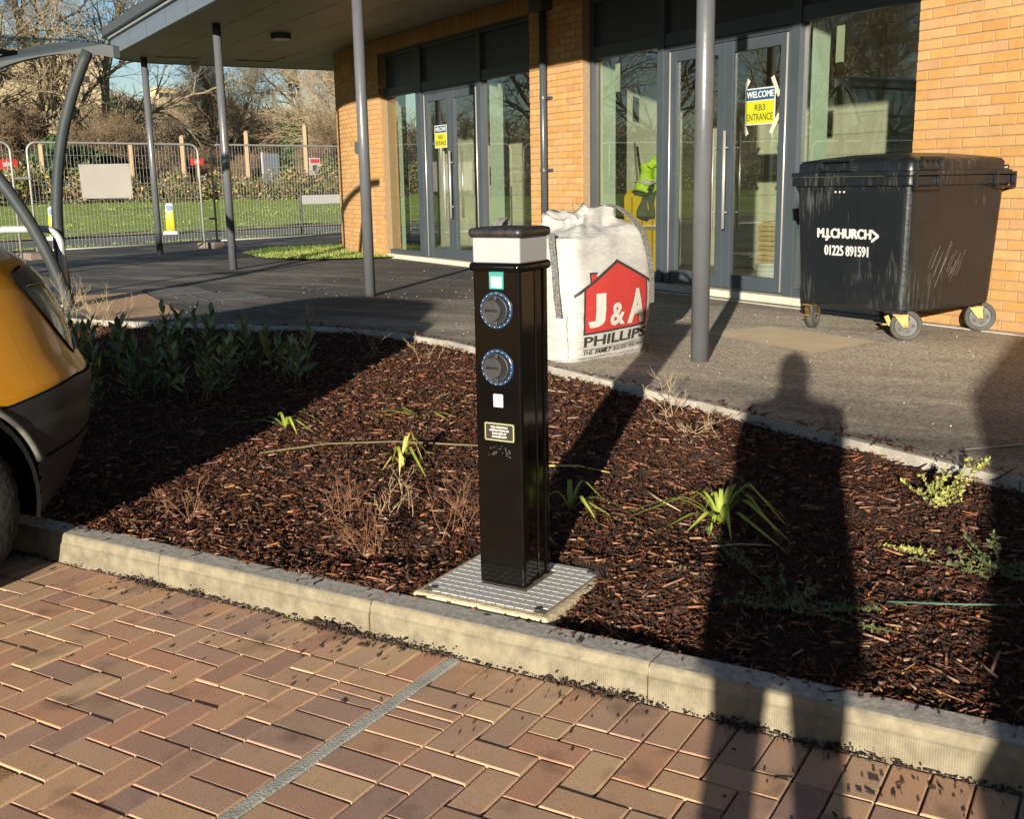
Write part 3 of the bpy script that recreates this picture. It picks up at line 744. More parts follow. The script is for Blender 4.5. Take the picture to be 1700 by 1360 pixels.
def screen(name, s0, s1, m1, m2, d0, d1, head=2.50, top=3.15, win_w=0.05):
    """fixed light | double door | fixed light, with solid panels over"""
    E_ = bpy.data.objects.new(name, None); col.objects.link(E_); E_.parent = B
    bar(E_, 'jamb', s0, s0 + 0.055, 0.07, top); bar(E_, 'jamb', s1 - 0.055, s1, 0.07, top)
    bar(E_, 'mullion', m1[0], m1[1], 0.07, top, FO - 0.012); bar(E_, 'mullion', m2[0], m2[1], 0.07, top, FO - 0.012)
    bar(E_, 'head_rail', s0 + 0.055, s1 - 0.055, top - 0.05, top - 0.002, FO + 0.004)
    for a, b_ in ((s0 + 0.055, m1[0]), (m1[1], m2[0]), (m2[1], s1 - 0.055)):
        bar(E_, 'transom', a, b_, head, head + 0.13, FO + 0.002)
        bar(E_, 'transom_panel', a, b_, head + 0.132, top - 0.052, FO + 0.045, FO + 0.08, panel_m, 0.002)
    for a, b_ in ((s0 + 0.055, m1[0]), (m2[1], s1 - 0.055)):
        bar(E_, 'bottom_rail', a, b_, 0.07, 0.14, FO + 0.002)
        pane(E_, a - 0.01, b_ + 0.01, 0.135, head + 0.005)
    mid = (d0 + d1) / 2
    # door frame inside the mullions
    bar(E_, 'door_frame', m1[1], d0 - 0.004, 0.07, head - 0.002, FO + 0.01); bar(E_, 'door_frame', d1 + 0.004, m2[0], 0.07, head - 0.002, FO + 0.01)
    bar(E_, 'door_frame', d0 - 0.004, d1 + 0.004, head - 0.055, head - 0.002, FO + 0.01)
    for a, b_, hs in ((d0, mid - 0.003, mid - 0.085), (mid + 0.003, d1, mid + 0.085)):
        lf = bpy.data.objects.new('door_leaf', None); col.objects.link(lf); lf.parent = E_
        st = 0.105
        mb = MB(); y0, y1 = FO + 0.014, FO + 0.072
        mb.bx(a, a + st, y0, y1, 0.085, head - 0.06); mb.bx(b_ - st, b_, y0, y1, 0.085, head - 0.06)
        mb.bx(a + st, b_ - st, y0 + 0.001, y1 - 0.001, 0.085, 0.22); mb.bx(a + st, b_ - st, y0 + 0.001, y1 - 0.001, head - 0.165, head - 0.06)
        mb.build('door_frame_rails', frame_m, E_, bevel=0.003).name = 'door_rails'
        pane(E_, a + st - 0.008, b_ - st + 0.008, 0.214, head - 0.16, FO + 0.04, 'door_pane')
        hx = hs
        pull_handle(E_, hx, FO - 0.055, 0.67, 1.61); pull_handle(E_, hx, FO + 0.145, 0.67, 1.61)
        bpy.data.objects.remove(lf)
        mb = MB(); mb.tube([(a + .012 if a == d0 else b_ - .012, FO + 0.004, 0.10), (a + .012 if a == d0 else b_ - .012, FO + 0.004, head - 0.07)], 0.010, 8); mb.build('hinge_strip', steel, E_, True)
    mb = MB(); mb.bx(s0, s1, FO - 0.07, FO + 0.15, 0.0, 0.069); mb.build('threshold', sill_m, E_, bevel=0.004)
    # inside reveals faced with green board
    for a in (s0 + 0.06, m2[1] + 0.03):
        mb = MB(); mb.bx(a, a + 0.03, FO + 0.11, FO + 0.30, 0.06, 2.72); mb.build('reveal_board', green_board, E_)
    for a in (s0 + 0.42, m2[1] + 0.36):
        mb = MB(); mb.bx(a, a + 0.09, FO + 0.052, FO + 0.054, 2.12, 2.42); mb.build('tape_strip', tape_m, E_)
    return E_
scrA = screen('entrance_screen', LW - 0.12, PIER[0] - 0.003, (-5.90, -5.72), (-4.02, -3.93), -5.66, -4.07)
scrB = screen('entrance_screen', PIER[1] + 0.003, RW0 - 0.003, (-0.16, -0.06), (1.755, 1.855), 0.02, 1.70)

# ---- downpipe on the pier
dp = mat('grey_downpipe', (0.045, 0.055, 0.065), 0.35, spec=0.5)
mb = MB(); mb.tube([(-2.14, WO - 0.06, 0.02), (-2.14, WO - 0.06, 3.2)], 0.042, 16); pipe = mb.build('downpipe', dp, B, True)
mb = MB(); mb.bx(-2.27, -2.01, WO - 0.17, WO - 0.002, 3.12, 3.37); mb.build('rainwater_hopper', dp, pipe, bevel=0.006)
for h in (0.45, 1.28, 2.12):
    mb = MB(); mb.tube([(-2.14, WO - 0.06, h), (-2.14, WO - 0.06, h + 0.03)], 0.048, 16); mb.bx(-2.20, -2.02, WO - 0.03, WO, h, h + 0.03); mb.build('pipe_bracket', dp, pipe)
mb = MB(); mb.bx(-7.98, -7.70, WO - 0.045, WO - 0.005, 1.68, 1.86); mb.build('wall_plaque', mat('plaque_grey', (0.07, 0.085, 0.11), 0.5), B, bevel=0.004)
# white edging line and narrow channel at the wall's foot
mb = MB(); mb.bx(-2.5, 10, -0.03, 0.02, -0.05, 0.006); mb.build('foot_edging', mat('pale_edging', (0.42, 0.40, 0.36), 0.9, (0.55, 0.52, 0.46), nscale=6), B)

# ---- canopy: soffit panels, fascia, roof, columns
CO, CL, CR, SH = -3.16, -11.55, 10.5, 3.37
soffit_m = mat('soffit_panel', (0.20, 0.195, 0.15), 0.55, (0.23, 0.22, 0.17), nscale=1.5, objrand=0.05)
rows = [(-3.10, -2.42), (-2.42, -1.74), (-1.74, -1.06), (-1.06, -0.38), (-0.38, 0.098)]
for a, b_ in rows:
    s = CL + 0.95 + (0.4 if a == rows[1][0] else 0) + (0.8 if a == rows[3][0] else 0)
    if a < -2.9: s += 0.35
    while s < CR - 0.1:
        e = min(s + 2.4, CR)
        mb = MB(); mb.bx(s + 0.004, e - 0.004, a + 0.004, b_ - 0.004, SH, SH + 0.012)
        mb.build('soffit_panel', soffit_m, B); s = e
# end strip beyond the wall's corner
for a, b_ in ((-1.9, -0.3), (-0.3, 1.3), (1.3, 2.9)):
    mb = MB(); mb.bx(CL + 0.02, CL + 0.93, a + 0.004, b_ - 0.004, SH, SH + 0.012); mb.build('soffit_panel', soffit_m, B)
mb = MB(); mb.bx(CL + 0.95, S_str - 0.0, 0.105, 3.0, SH + 0.001, SH + 0.012); mb.build('soffit_panel', soffit_m, B)
# rounded nose of the soffit at the outer corner
RCN = 1.15
arc = [(CL + RCN - RCN * math.sin(a), CO + RCN - RCN * math.cos(a)) for a in np.linspace(0, math.pi / 2, 14)]
mb = MB(); mb.prism([(p[0], p[1]) for p in arc] + [(CL, -1.9), (CL + 0.94, -1.9), (CL + 0.94, -2.42), (CL + 1.28, -2.42), (CL + 1.28, CO)], SH + 0.002, SH + 0.013); mb.build('soffit_corner', soffit_m, B)
mb = MB(); mb.bx(CL + 0.97, CR, -3.08, 0.10, SH + 0.013, SH + 0.02); mb.build('soffit_backing', soffit_m, B)
rv = MB()
for a, b_ in rows:
    s = CL + 1.2
    while s < 2:
        for oo in (a + 0.035, b_ - 0.035): rv.box((s, oo, SH - 0.001), (0.022, 0.022, 0.004))
        s += 0.6
stuff(rv.build('rivets', mat('rivet_dark', (0.03, 0.03, 0.03), 0.5), B))
fascia_m = mat('fascia_blue_grey', (0.10, 0.125, 0.155), 0.35, spec=0.6)
dark_trim = mat('trim_dark', (0.045, 0.05, 0.055), 0.4)
def fascia(name, off, h0, h1, material, th=0.04):
    out = [(p[0] - off * math.sin(a), p[1] - off * math.cos(a)) for p, a in zip(arc, np.linspace(0, math.pi / 2, 14))]
    line = [(CR, CO - off)] + out + [(CL - off, 3.0)]
    ci = [(CL + RCN - (RCN - th + off) * math.sin(a), CO + RCN - (RCN - th + off) * math.cos(a)) for a in np.linspace(0, math.pi / 2, 14)]
    il = [(CR, CO - off + th)] + ci + [(CL - off + th, 3.0)]
    mb = MB(); n = len(line)
    mb.add([(x, y, h0) for x, y in line] + [(x, y, h1) for x, y in line] + [(x, y, h0) for x, y in il] + [(x, y, h1) for x, y in il],
           [f for i in range(n - 1) for f in ((i, i + n, i + 1 + n, i + 1), (i + 2 * n, i + 1 + 2 * n, i + 1 + 3 * n, i + 3 * n), (i, i + 1, i + 1 + 2 * n, i + 2 * n), (i + n, i + 3 * n, i + 1 + 3 * n, i + 1 + n))])
    return mb.build(name, material, B)
fascia('fascia', 0.0, SH - 0.012, SH + 0.24, fascia_m)
fascia('fascia', 0.05, SH + 0.242, SH + 0.285, mat('trim_pale', (0.20, 0.22, 0.24), 0.4), 0.09)
fascia('gutter', 0.12, SH + 0.29, SH + 0.42, dark_trim, 0.10)
fv = MB()
for i in range(9):
    s = CL + 1.3 + i * 1.15
    fv.bx(s, s + 0.006, CO - 0.003, CO - 0.0005, SH, SH + 0.238)
for i in range(60):
    s = CL + 1.2 + i * 0.17
    for h in (SH + 0.05, SH + 0.19): fv.box((s, CO - 0.002, h), (0.012, 0.006, 0.012))
stuff(fv.build('fascia_fixings', dark_trim, B))
mb = MB(); mb.prism([(p[0] - 0.05, p[1] - 0.05) for p in arc] + [(CL - 0.05, 4.0), (12, 4.0), (12, CO - 0.03)], SH + 0.30, SH + 0.40); mb.build('canopy_roof', dark_trim, B)
col_m = mat('column_paint', (0.085, 0.09, 0.10), 0.33, (0.10, 0.105, 0.115), nscale=3, spec=0.6, bump=0.05, bscale=12)
for i, s in enumerate((-10.775, -6.37, -1.48, 3.805, 8.6)):
    mb = MB(); mb.tube([(s, -2.585, -0.02), (s, -2.585, SH + 0.004)], 0.057, 32)
    mb.build('column', col_m, B, True)
lamp_m = mat('black_lamp', (0.015, 0.015, 0.016), 0.4)
mb = MB(); mb.tube([(-6.98, -1.45, SH - 0.075), (-6.98, -1.45, SH - 0.001)], 0.15, 28); lp = mb.build('soffit_lamp', lamp_m, B, False, 0.006)
mb = MB(); mb.tube([(-6.98, -1.45, SH - 0.083), (-6.98, -1.45, SH - 0.076)], 0.125, 28); mb.build('diffuser', mat('opal', (0.55, 0.55, 0.52), 0.5), lp)
mb = MB(); mb.tube([(-11.2, -1.6, SH - 0.03), (-11.2, -1.6, SH - 0.001)], 0.08, 16); mb.tube([(-11.2, -1.6, SH - 0.03), (-11.2, -1.6, SH - 0.10), (-11.22, -1.62, SH - 0.15)], [0.07, 0.065, 0.03], 14)
mb.build('soffit_camera', mat('camera_white', (0.5, 0.5, 0.48), 0.5), B, True)
for s in (-10.775, -6.37, -1.48, 3.805):
    pass

# ---- taped paper signs on the doors
navy = mat('print_navy', (0.010, 0.055, 0.13), 0.6); white_p = mat('paper_white', (0.48, 0.50, 0.48), 0.7); yellow_p = mat('print_yellow', (0.40, 0.41, 0.010), 0.6); black_p = mat('print_black', (0.02, 0.02, 0.02), 0.6)
def door_sign(s, h, wd, hg, label, taped):
    o = thing('door_sign', FW(s, FO + 0.032, h), label, 'sign', rz=FA)
    mb = MB(); mb.bx(-wd / 2, wd / 2, 0, 0.0015, -hg / 2, hg / 2); mb.build('paper', white_p, o)
    mb = MB(); mb.bx(-wd / 2 + .012, wd / 2 - .012, -0.001, -0.0002, hg * 0.17, hg / 2 - .012); mb.build('blue_band', navy, o)
    mb = MB(); mb.bx(-wd / 2 + .012, wd / 2 - .012, -0.001, -0.0002, -hg / 2 + .012, hg * 0.15); mb.build('yellow_field', yellow_p, o)
    X_ = lambda z, k=0: frame_xf((0, -0.0018, z), (1, 0, 0), (0, 0, 1))
    put_text('WELCOME', wd * 0.88, hg * 0.17, white_p, o, X_(hg * 0.325), 0.0, 0.0004, 0.003)
    put_text('RB3', wd * 0.34, hg * 0.17, black_p, o, X_(-hg * 0.03), 0.0)
    put_text('ENTRANCE', wd * 0.86, hg * 0.19, black_p, o, X_(-hg * 0.29), 0.0)
    if taped:
        for sx, sz, a in ((-1, 1, 55), (1, 1, -62), (-1, -1, -62), (1, -1, 58)):
            mb = MB(); mt = Matrix.Rotation(R(a), 3, 'Y').inverted()
            mb.box((sx * (wd / 2 + 0.005), -0.003, sz * (hg / 2 - 0.0)), (0.20, 0.0012, 0.045), mt); mb.build('tape', tape_m, o)
    return o
door_sign(1.327, 1.815, 0.40, 0.335, 'yellow and blue welcome sign with taped corners on the right-hand doors', True)
door_sign(-5.20, 1.825, 0.38, 0.32, 'small yellow and blue welcome sign without tape on the further doors', False)

# ================================================================== CHARGING POST AND ITS COVER
cover = thing('access_cover', (-1.795, 3.04, 0.0), 'square grey metal cover with raised tread blocks under the charging post', 'access cover')
base_c = mat('cover_concrete', (0.42, 0.35, 0.22), 0.9, (0.52, 0.44, 0.29), nscale=10, ndetail=8, bump=0.6, bscale=60)
galv = mat('galvanised', (0.42, 0.425, 0.41), 0.55, (0.60, 0.60, 0.57), nscale=18, ndetail=6, metal=0.25, bump=0.2, bscale=80)
groove = mat('cover_dirt', (0.07, 0.055, 0.04), 0.9, (0.16, 0.14, 0.11), nscale=25, bump=0.5, bscale=80)
mb = MB(); mb.bx(-0.262, 0.262, -0.228, 0.248, -0.02, 0.128); mb.build('concrete_surround', base_c, cover, bevel=0.012)
mb = MB(); mb.bx(-0.232, 0.236, -0.204, 0.226, 0.127, 0.133); mb.build('plate', groove, cover)
tb = MB(); a, b_, h = 0.0160, 0.0158, 0.0022
tb.loft([[(-a, -b_, 0), (a, -b_, 0), (a, b_, 0), (-a, b_, 0)], [(-a + .001, -b_ + .001, h), (a - .001, -b_ + .001, h), (a - .001, b_ - .001, h), (-a + .001, b_ - .001, h)]], True, False, True)
tme = tb.mesh('tread_block'); tme.materials.append(galv)
for i in range(13):
    for j in range(12):
        x, y = -0.232 + 0.018 + i * 0.036, -0.204 + 0.0175 + j * 0.0359
        if -0.10 < x + 0.002 < 0.09 and -0.045 < y < 0.14: continue
        if (i, j) in ((12, 0), (0, 0), (0, 11), (12, 11)): continue
        o = bpy.data.objects.new('tread_block', tme); col.objects.link(o); o.parent = cover
        o.location = (x, y, 0.133); o.rotation_euler = (0, 0, rnd.gauss(0, .01))
for sx, sy in ((-1, -1), (1, -1), (-1, 1), (1, 1)):
    mb = MB(); mb.tube([(sx * 0.205, 0.011 + sy * 0.19, 0.133), (sx * 0.205, 0.011 + sy * 0.19, 0.138)], 0.013, 12); mb.build('lift_bolt', iron, cover)

post = thing('charging_post', (-1.806, 3.09, 0.135), 'glossy black vehicle charging post with white light band and two round sockets', 'charging post')
gloss = mat('gloss_black', (0.0028, 0.0022, 0.0018), 0.10, (0.004, 0.0034, 0.003), nscale=4, spec=0.32)
satin = mat('satin_black', (0.010, 0.010, 0.011), 0.35, (0.03, 0.03, 0.03), nscale=60, bump=0.5, bscale=220)
def rrect(w_, d_, r, n=6, z=0.0):
    P = []
    for cx, cy, a0 in ((w_ / 2 - r, d_ / 2 - r, 0), (-w_ / 2 + r, d_ / 2 - r, 90), (-w_ / 2 + r, -d_ / 2 + r, 180), (w_ / 2 - r, -d_ / 2 + r, 270)):
        for k in range(n + 1):
            a = R(a0 + 90 * k / n); P.append((cx + r * math.cos(a), cy + r * math.sin(a), z))
    return P
W2, D2, HT = 0.180, 0.190, 1.075
# front and rear shells wrap the corners, a recessed core shows between them with a thin rib down its middle
def shell(sign, depth):
    y0 = sign * (-D2 / 2); y1 = sign * (-D2 / 2 + depth); r = 0.012
    P = [(W2 / 2, y1), (W2 / 2, y0 + sign * r)] + [(W2 / 2 - r + r * math.cos(a), y0 + sign * r - sign * r * math.sin(a)) for a in np.linspace(0.2, math.pi / 2, 6)]
    P = P + [(-x, y) for x, y in P[::-1]]
    if sign < 0: P = P[::-1]
    return P
for sg, dpt, nm in ((1, 0.040, 'front_shell'), (-1, 0.030, 'rear_shell')):
    mb = MB(); mb.prism(shell(sg, dpt), 0.0, HT); mb.build(nm, gloss, post)
mb = MB(); mb.bx(-W2 / 2 + 0.006, W2 / 2 - 0.006, -D2 / 2 + 0.018, D2 / 2 - 0.018, 0.0, HT); mb.build('core', gloss, post)
for sx in (-1, 1):
    mb = MB(); mb.bx(min(sx * 0.080, sx * 0.0885), max(sx * 0.080, sx * 0.0885), 0.010, 0.026, 0.0, HT); mb.build('side_rib', gloss, post, bevel=0.003)
mb = MB(); rings = []
for k in range(9):
    a = math.pi * k / 8; e = 0.012 * math.sin(a); z = HT - 0.006 + 0.015 * (1 - math.cos(a))
    rings.append(rrect(W2 + 0.006 + 2 * e, D2 + 0.006 + 2 * e, 0.018 + e, 6, z))
mb.loft(rings, True, True, True); mb.build('collar', gloss, post, True)
band = mat('opal_band', (0.31, 0.315, 0.32), 0.35, spec=0.3)
mb = MB(); mb.loft([rrect(0.178, 0.188, 0.008, 5, HT + 0.022), rrect(0.178, 0.188, 0.008, 5, 1.186)], True, True, True); mb.build('light_band', band, post)
mb = MB(); mb.loft([rrect(0.188, 0.198, 0.012, 6, 1.178), rrect(0.202, 0.212, 0.018, 6, 1.186), rrect(0.204, 0.214, 0.02, 6, 1.197), rrect(0.198, 0.208, 0.02, 6, 1.206), rrect(0.17, 0.18, 0.02, 6, 1.210), rrect(0.02, 0.02, 0.009, 6, 1.212)], True, True, True); mb.build('cap', satin, post, True)
FY = -D2 / 2                                 # front face
led_m = bpy.data.materials.new('led_blue'); led_m.use_nodes = True
b = led_m.node_tree.nodes['Principled BSDF']; b.inputs['Emission Color'].default_value = (0.35, 0.6, 1, 1); b.inputs['Emission Strength'].default_value = 0.6
b.inputs['Base Color'].default_value = (0.5, 0.6, 0.7, 1)
ring_m = mat('ring_blue', (0.02, 0.045, 0.09), 0.25, spec=0.6)
rubber = mat('socket_rubber', (0.016, 0.016, 0.018), 0.5, (0.028, 0.028, 0.030), nscale=8, bump=0.15, bscale=60)
for k, z in enumerate((0.945, 0.756)):
    so_ = bpy.data.objects.new('socket', None); col.objects.link(so_); so_.parent = post; so_.location = (0, FY, z)
    rot = Matrix.Rotation(R(90), 4, 'X')
    def lathe(prof_, n=40):
        m_ = MB(); m_.loft([[(r * math.cos(2 * math.pi * i / n), -y, r * math.sin(2 * math.pi * i / n)) for i in range(n)] for r, y in prof_], True, False, False); return m_
    lathe([(0.061, 0), (0.061, 0.004), (0.056, 0.0065), (0.050, 0.0045), (0.0495, 0)]).build('led_ring', ring_m, so_, True)
    lathe([(0.0495, 0.001), (0.0495, 0.013), (0.047, 0.016), (0.044, 0.016), (0.042, 0.011), (0.0001, 0.011)]).build('socket_body', rubber, so_, True)
    # hinged round lid, off centre to the left, with a finger tab
    lid = MB(); n = 32
    out_ = [(-0.008 + 0.037 * math.cos(2 * math.pi * i / n), 0.037 * math.sin(2 * math.pi * i / n)) for i in range(n)]
    lid.add([(x, -0.0115, y) for x, y in out_] + [(-0.008 + (x + .008) * 0.93, -0.021, y * 0.93) for x, y in out_],
            [tuple(range(n, 2 * n))] + [(i, (i + 1) % n, n + (i + 1) % n, n + i) for i in range(n)]); lid.build('socket_lid', rubber, so_)
    mb = MB(); mb.box((0.006, -0.019, 0.041), (0.014, 0.006, 0.016)); mb.box((0.006, -0.019, -0.041), (0.014, 0.006, 0.016)); mb.build('lid_tab', rubber, so_, bevel=0.002)
    dots = MB()
    for i in range(18):
        a = 2 * math.pi * i / 18 + .1
        dots.box((0.0555 * math.cos(a), -0.0065, 0.0555 * math.sin(a)), (0.0019, 0.002, 0.0019))
    dots.build('led_dots', led_m, so_)
    put_text('MENNEKES', 0.044, 0.008, gloss, so_, frame_xf((-0.008, -0.0215, 0.0), (1, 0, 0), (0, 0, 1)), 0.01)
teal = mat('teal_sticker', (0.03, 0.22, 0.20), 0.5); stick_w = mat('sticker_white', (0.42, 0.43, 0.41), 0.5)
def plate(name, x, z, w_, h_, material, parent, dy=0.001, r=0.003):
    mb = MB(); P = [(p[0], p[1]) for p in rrect(w_, h_, r, 4)]
    n = len(P)
    mb.add([(a + x, FY - dy, b_ + z) for a, b_ in P] + [(a + x, FY, b_ + z) for a, b_ in P], [tuple(range(n)), tuple(range(2 * n - 1, n - 1, -1))] + [(i, n + i, n + (i + 1) % n, (i + 1) % n) for i in range(n)])
    return mb.build(name, material, parent)
st_ = plate('teal_sticker', 0.002, 1.042, 0.054, 0.058, teal, post)
plate('sticker_field', 0.002, 1.036, 0.040, 0.036, stick_w, st_, 0.0016, 0.002)
st_ = plate('white_sticker', 0.0, 0.644, 0.037, 0.044, stick_w, post)
mb = MB(); hx = [(0.0135 * math.cos(R(60 * i + 30)), 0.0135 * math.sin(R(60 * i + 30)) + 0.648) for i in range(6)]
for i in range(6):
    p, q = hx[i], hx[(i + 1) % 6]; mb.tube([(p[0], FY - 0.0014, p[1]), (q[0], FY - 0.0014, q[1])], 0.0007, 4)
mb.build('hexagon_mark', black_p, st_)
put_text('C', 0.006, 0.008, black_p, st_, frame_xf((0, FY - 0.0016, 0.648), (1, 0, 0), (0, 0, 1)), 0.02)
gold = mat('plate_gold', (0.30, 0.31, 0.075), 0.45); dkbr = mat('plate_brown', (0.030, 0.024, 0.016), 0.4); cream = mat('plate_cream', (0.62, 0.60, 0.42), 0.5)
st_ = plate('instruction_plate', 0.002, 0.537, 0.117, 0.064, mat('plate_olive', (0.09, 0.095, 0.025), 0.4), post, 0.001, 0.007)
plate('plate_border', 0.002, 0.537, 0.109, 0.057, cream, st_, 0.0013, 0.004); plate('plate_face', 0.002, 0.537, 0.1055, 0.0535, dkbr, st_, 0.0017, 0.003)
for i, (tx, wd) in enumerate((('FOR OPERATING', 0.064), ('INSTRUCTIONS SEE', 0.074), ('REAR SIDE OF', 0.054), ('CHARGEPOINT', 0.058))):
    put_text(tx, wd, 0.0068, mat('plate_text', (0.72, 0.70, 0.66), 0.5), st_, frame_xf((0.002, FY - 0.0020, 0.5535 - i * 0.0108), (1, 0, 0), (0, 0, 1)), 0.02, 0.0002)
# old glue marks below the plate
mb = MB()
for i in range(46):
    x = rnd.uniform(-0.045, 0.045); z = 0.470 + rnd.uniform(-0.016, 0.016) + 0.006 * math.cos(x * 60)
    mb.box((x, FY - 0.0004, z), (rnd.uniform(.001, .004), 0.0006, rnd.uniform(.001, .004)))
mb.build('glue_residue', mat('glue', (0.10, 0.09, 0.09), 0.8), post)

# ================================================================== BULK BAG
c0 = Vector((-3.134, 6.088, T)); bu = Vector((0.330, 0.944, 0)); bv = Vector((-0.944, 0.330, 0)); BS = 0.80
bag = thing('bulk_bag', c0 + bu * BS / 2 + bv * BS / 2, 'full white bulk bag printed with a red house, standing behind the charging post', 'bulk bag')
BO = Vector(bag.location)
cloth = mat('woven_white', (0.34, 0.335, 0.32), 0.75, (0.41, 0.405, 0.385), nscale=5, ndetail=6, bump=0.45, bscale=26, stretch=(.6, .6, 3))
def bag_pt(a, z, out=0.0):
    """a: 0..4 round the bag from the near corner (0..1 is the printed face); z up to the shoulder"""
    a = a % 4; k = int(a); f = a - k
    cs = [(0, 0), (1, 0), (1, 1), (0, 1)]
    p, q = cs[k], cs[(k + 1) % 4]
    u = p[0] + (q[0] - p[0]) * f - .5; v = p[1] + (q[1] - p[1]) * f - .5
    # round the corners and swell the middle
    th = math.atan2(v, u); rr = 0.5 / max(abs(math.cos(th)), abs(math.sin(th)))
    rr = min(rr, 0.62 - 0.02 * math.cos(4 * th)) if rr > 0.58 else rr
    zz = max(0, min(1, z / 0.80))
    swell = 1.0 + 0.05 * math.sin(math.pi * zz) - 0.06 * (1 - zz) ** 4 - 0.05 * max(0, zz - 0.8) / 0.2
    U_ = Vector((math.cos(th) * rr * swell, math.sin(th) * rr * swell, 0))
    bulge = 0.035 * math.sin(math.pi * f) * math.sin(math.pi * min(1, zz + .05))
    nrm = Vector((0, -1, 0)) if k == 0 else Vector((1, 0, 0)) if k == 1 else Vector((0, 1, 0)) if k == 2 else Vector((-1, 0, 0))
    wr_ = 0.006 * mnoise.noise(Vector((a * 3.0, z * 22.0, 0))) + 0.010 * mnoise.noise(Vector((a * 4.0, z * 5.0, 7)))
    U_ = U_ * BS + nrm * (bulge + wr_ * (0.6 if k == 0 and z < 0.62 else 1.3) + out)
    return bu * U_.x + bv * U_.y + Vector((0, 0, z))
NA, NZ = 96, 34
rings = [[bag_pt(4 * i / NA, 0.80 * j / NZ) for i in range(NA)] for j in range(NZ + 1)]
# slumped top: folds in towards a crumpled neck standing up on the side away from the near corner
def top_ring(f):
    out_ = []
    for i in range(NA):
        p = bag_pt(4 * i / NA, 0.80); ctr = bu * (0.20 * BS) + bv * (0.02 * BS)
        g_ = (p - Vector((0, 0, p.z)))
        q = g_.lerp(ctr, f)
        lift = 0.085 * math.sin(min(f, .5) * 2.6) - 0.10 * max(0, f - .5)
        wr_ = 0.050 * mnoise.noise(Vector((4 * i / NA * 1.6, f * 4, 2))) * (0.3 + f) + 0.012 * mnoise.noise(Vector((i * .3, f * 9, 5)))
        tilt_ = 0.05 * (g_.dot(bu) / BS)
        out_.append(q + Vector((0, 0, 0.80 + lift + wr_ * 1.2 + tilt_)) + g_.normalized() * wr_ * 0.6)
    return out_
for f in (0.06, 0.13, 0.20, 0.28, 0.36, 0.43): rings.append(top_ring(f))
for f, dz in ((0.49, 0.01), (0.50, 0.03), (0.49, 0.055), (0.52, 0.07), (0.60, 0.055), (0.72, 0.03), (0.86, 0.01), (0.97, 0.0)):
    rings.append([p + Vector((0, 0, dz * (1.0 + 0.9 * mnoise.noise(Vector((i * .11, f * 3, 1)))))) for i, p in enumerate(top_ring(f))])
mb = MB(); mb.loft(rings, True, True, True); mb.build('sack', cloth, bag, True)
def bag_face(u, z, out=0.004): return bag_pt(0.03 + u * 0.90, z, out)
red = mat('print_red', (0.33, 0.022, 0.019), 0.65, (0.38, 0.034, 0.028), nscale=25, ndetail=5, stretch=(1, 1, 8)); blk_print = mat('bag_black', (0.025, 0.022, 0.022), 0.7)
def print_strip(name, us, lo, hi, material, out=0.003, rows_=16):
    mb = MB(); n = len(us)
    mb.add([bag_face(u, lo(u) + (hi(u) - lo(u)) * j / rows_, out) for u in us for j in range(rows_ + 1)],
           [(i * (rows_ + 1) + j, (i + 1) * (rows_ + 1) + j, (i + 1) * (rows_ + 1) + j + 1, i * (rows_ + 1) + j + 1) for i in range(n - 1) for j in range(rows_)])
    return mb.build(name, material, bag, True)
roof = lambda u: 0.45 + (u - 0.08) * (0.635 - 0.45) / 0.45 if u < 0.53 else 0.635 - (u - 0.53) * (0.635 - 0.505) / 0.37
lowz = lambda u: 0.185 + 0.03 * u
print_strip('red_house', list(np.linspace(0.14, 0.90, 40)), lowz, roof, red)
print_strip('house_outline', list(np.linspace(0.02, 0.945, 50)), lambda u: roof(u) - 0.002, lambda u: roof(u) + 0.020, blk_print, 0.0045, 2)
print_strip('house_outline', list(np.linspace(0.125, 0.91, 40)), lambda u: lowz(u) - 0.010, lambda u: lowz(u) + 0.003, blk_print, 0.0045, 2)
for a_, b_ in ((0.125, 0.145), (0.895, 0.91)): print_strip('house_outline', [a_, b_], lowz, lambda u: roof(u), blk_print, 0.0045, 12)
print_strip('chimney', [0.20, 0.235, 0.27], lambda u: roof(u) + 0.015, lambda u: 0.575, red, 0.004, 4)
print_strip('chimney_outline', [0.19, 0.235, 0.28], lambda u: 0.570, lambda u: 0.582, blk_print, 0.0055, 2)
print_strip('chimney_outline', [0.19, 0.205], lambda u: roof(u) + 0.01, lambda u: 0.572, blk_print, 0.0055, 4)
def bag_text(body, u0, u1, z0, z1, material, offset=0.0, tilt_=0.0, **kw):
    me = text_mesh(body, 1.0, offset, 0.0, **kw)
    bm_ = bmesh.new(); bm_.from_mesh(me); bmesh.ops.subdivide_edges(bm_, edges=[e for e in bm_.edges if e.calc_length() > 0.25], cuts=2); bmesh.ops.triangulate(bm_, faces=bm_.faces[:]); bm_.to_mesh(me); bm_.free()
    V = np.empty(len(me.vertices) * 3, np.float32); me.vertices.foreach_get('co', V); V = V.reshape(-1, 3)
    lo, hi = V.min(0), V.max(0); W_ = []
    for x, y, _ in V:
        fx, fy = (x - lo[0]) / (hi[0] - lo[0]), (y - lo[1]) / (hi[1] - lo[1])
        u = u0 + (u1 - u0) * fx; W_.append(bag_face(u, z0 + (z1 - z0) * fy + tilt_ * fx, 0.0095))
    me.vertices.foreach_set('co', np.array(W_, np.float32).ravel()); me.update(); me.materials.clear(); me.materials.append(material)
    return link('lettering', me, bag)
bagw = mat('print_white', (0.44, 0.43, 0.39), 0.7)
bag_text('J', 0.17, 0.36, 0.225, 0.445, bagw, 0.05); bag_text('&', 0.42, 0.61, 0.225, 0.375, bagw, 0.03); bag_text('A', 0.645, 0.875, 0.225, 0.455, bagw, 0.05)
bag_text('PHILLIPS', 0.13, 0.935, 0.098, 0.168, blk_print, 0.02, 0.022)
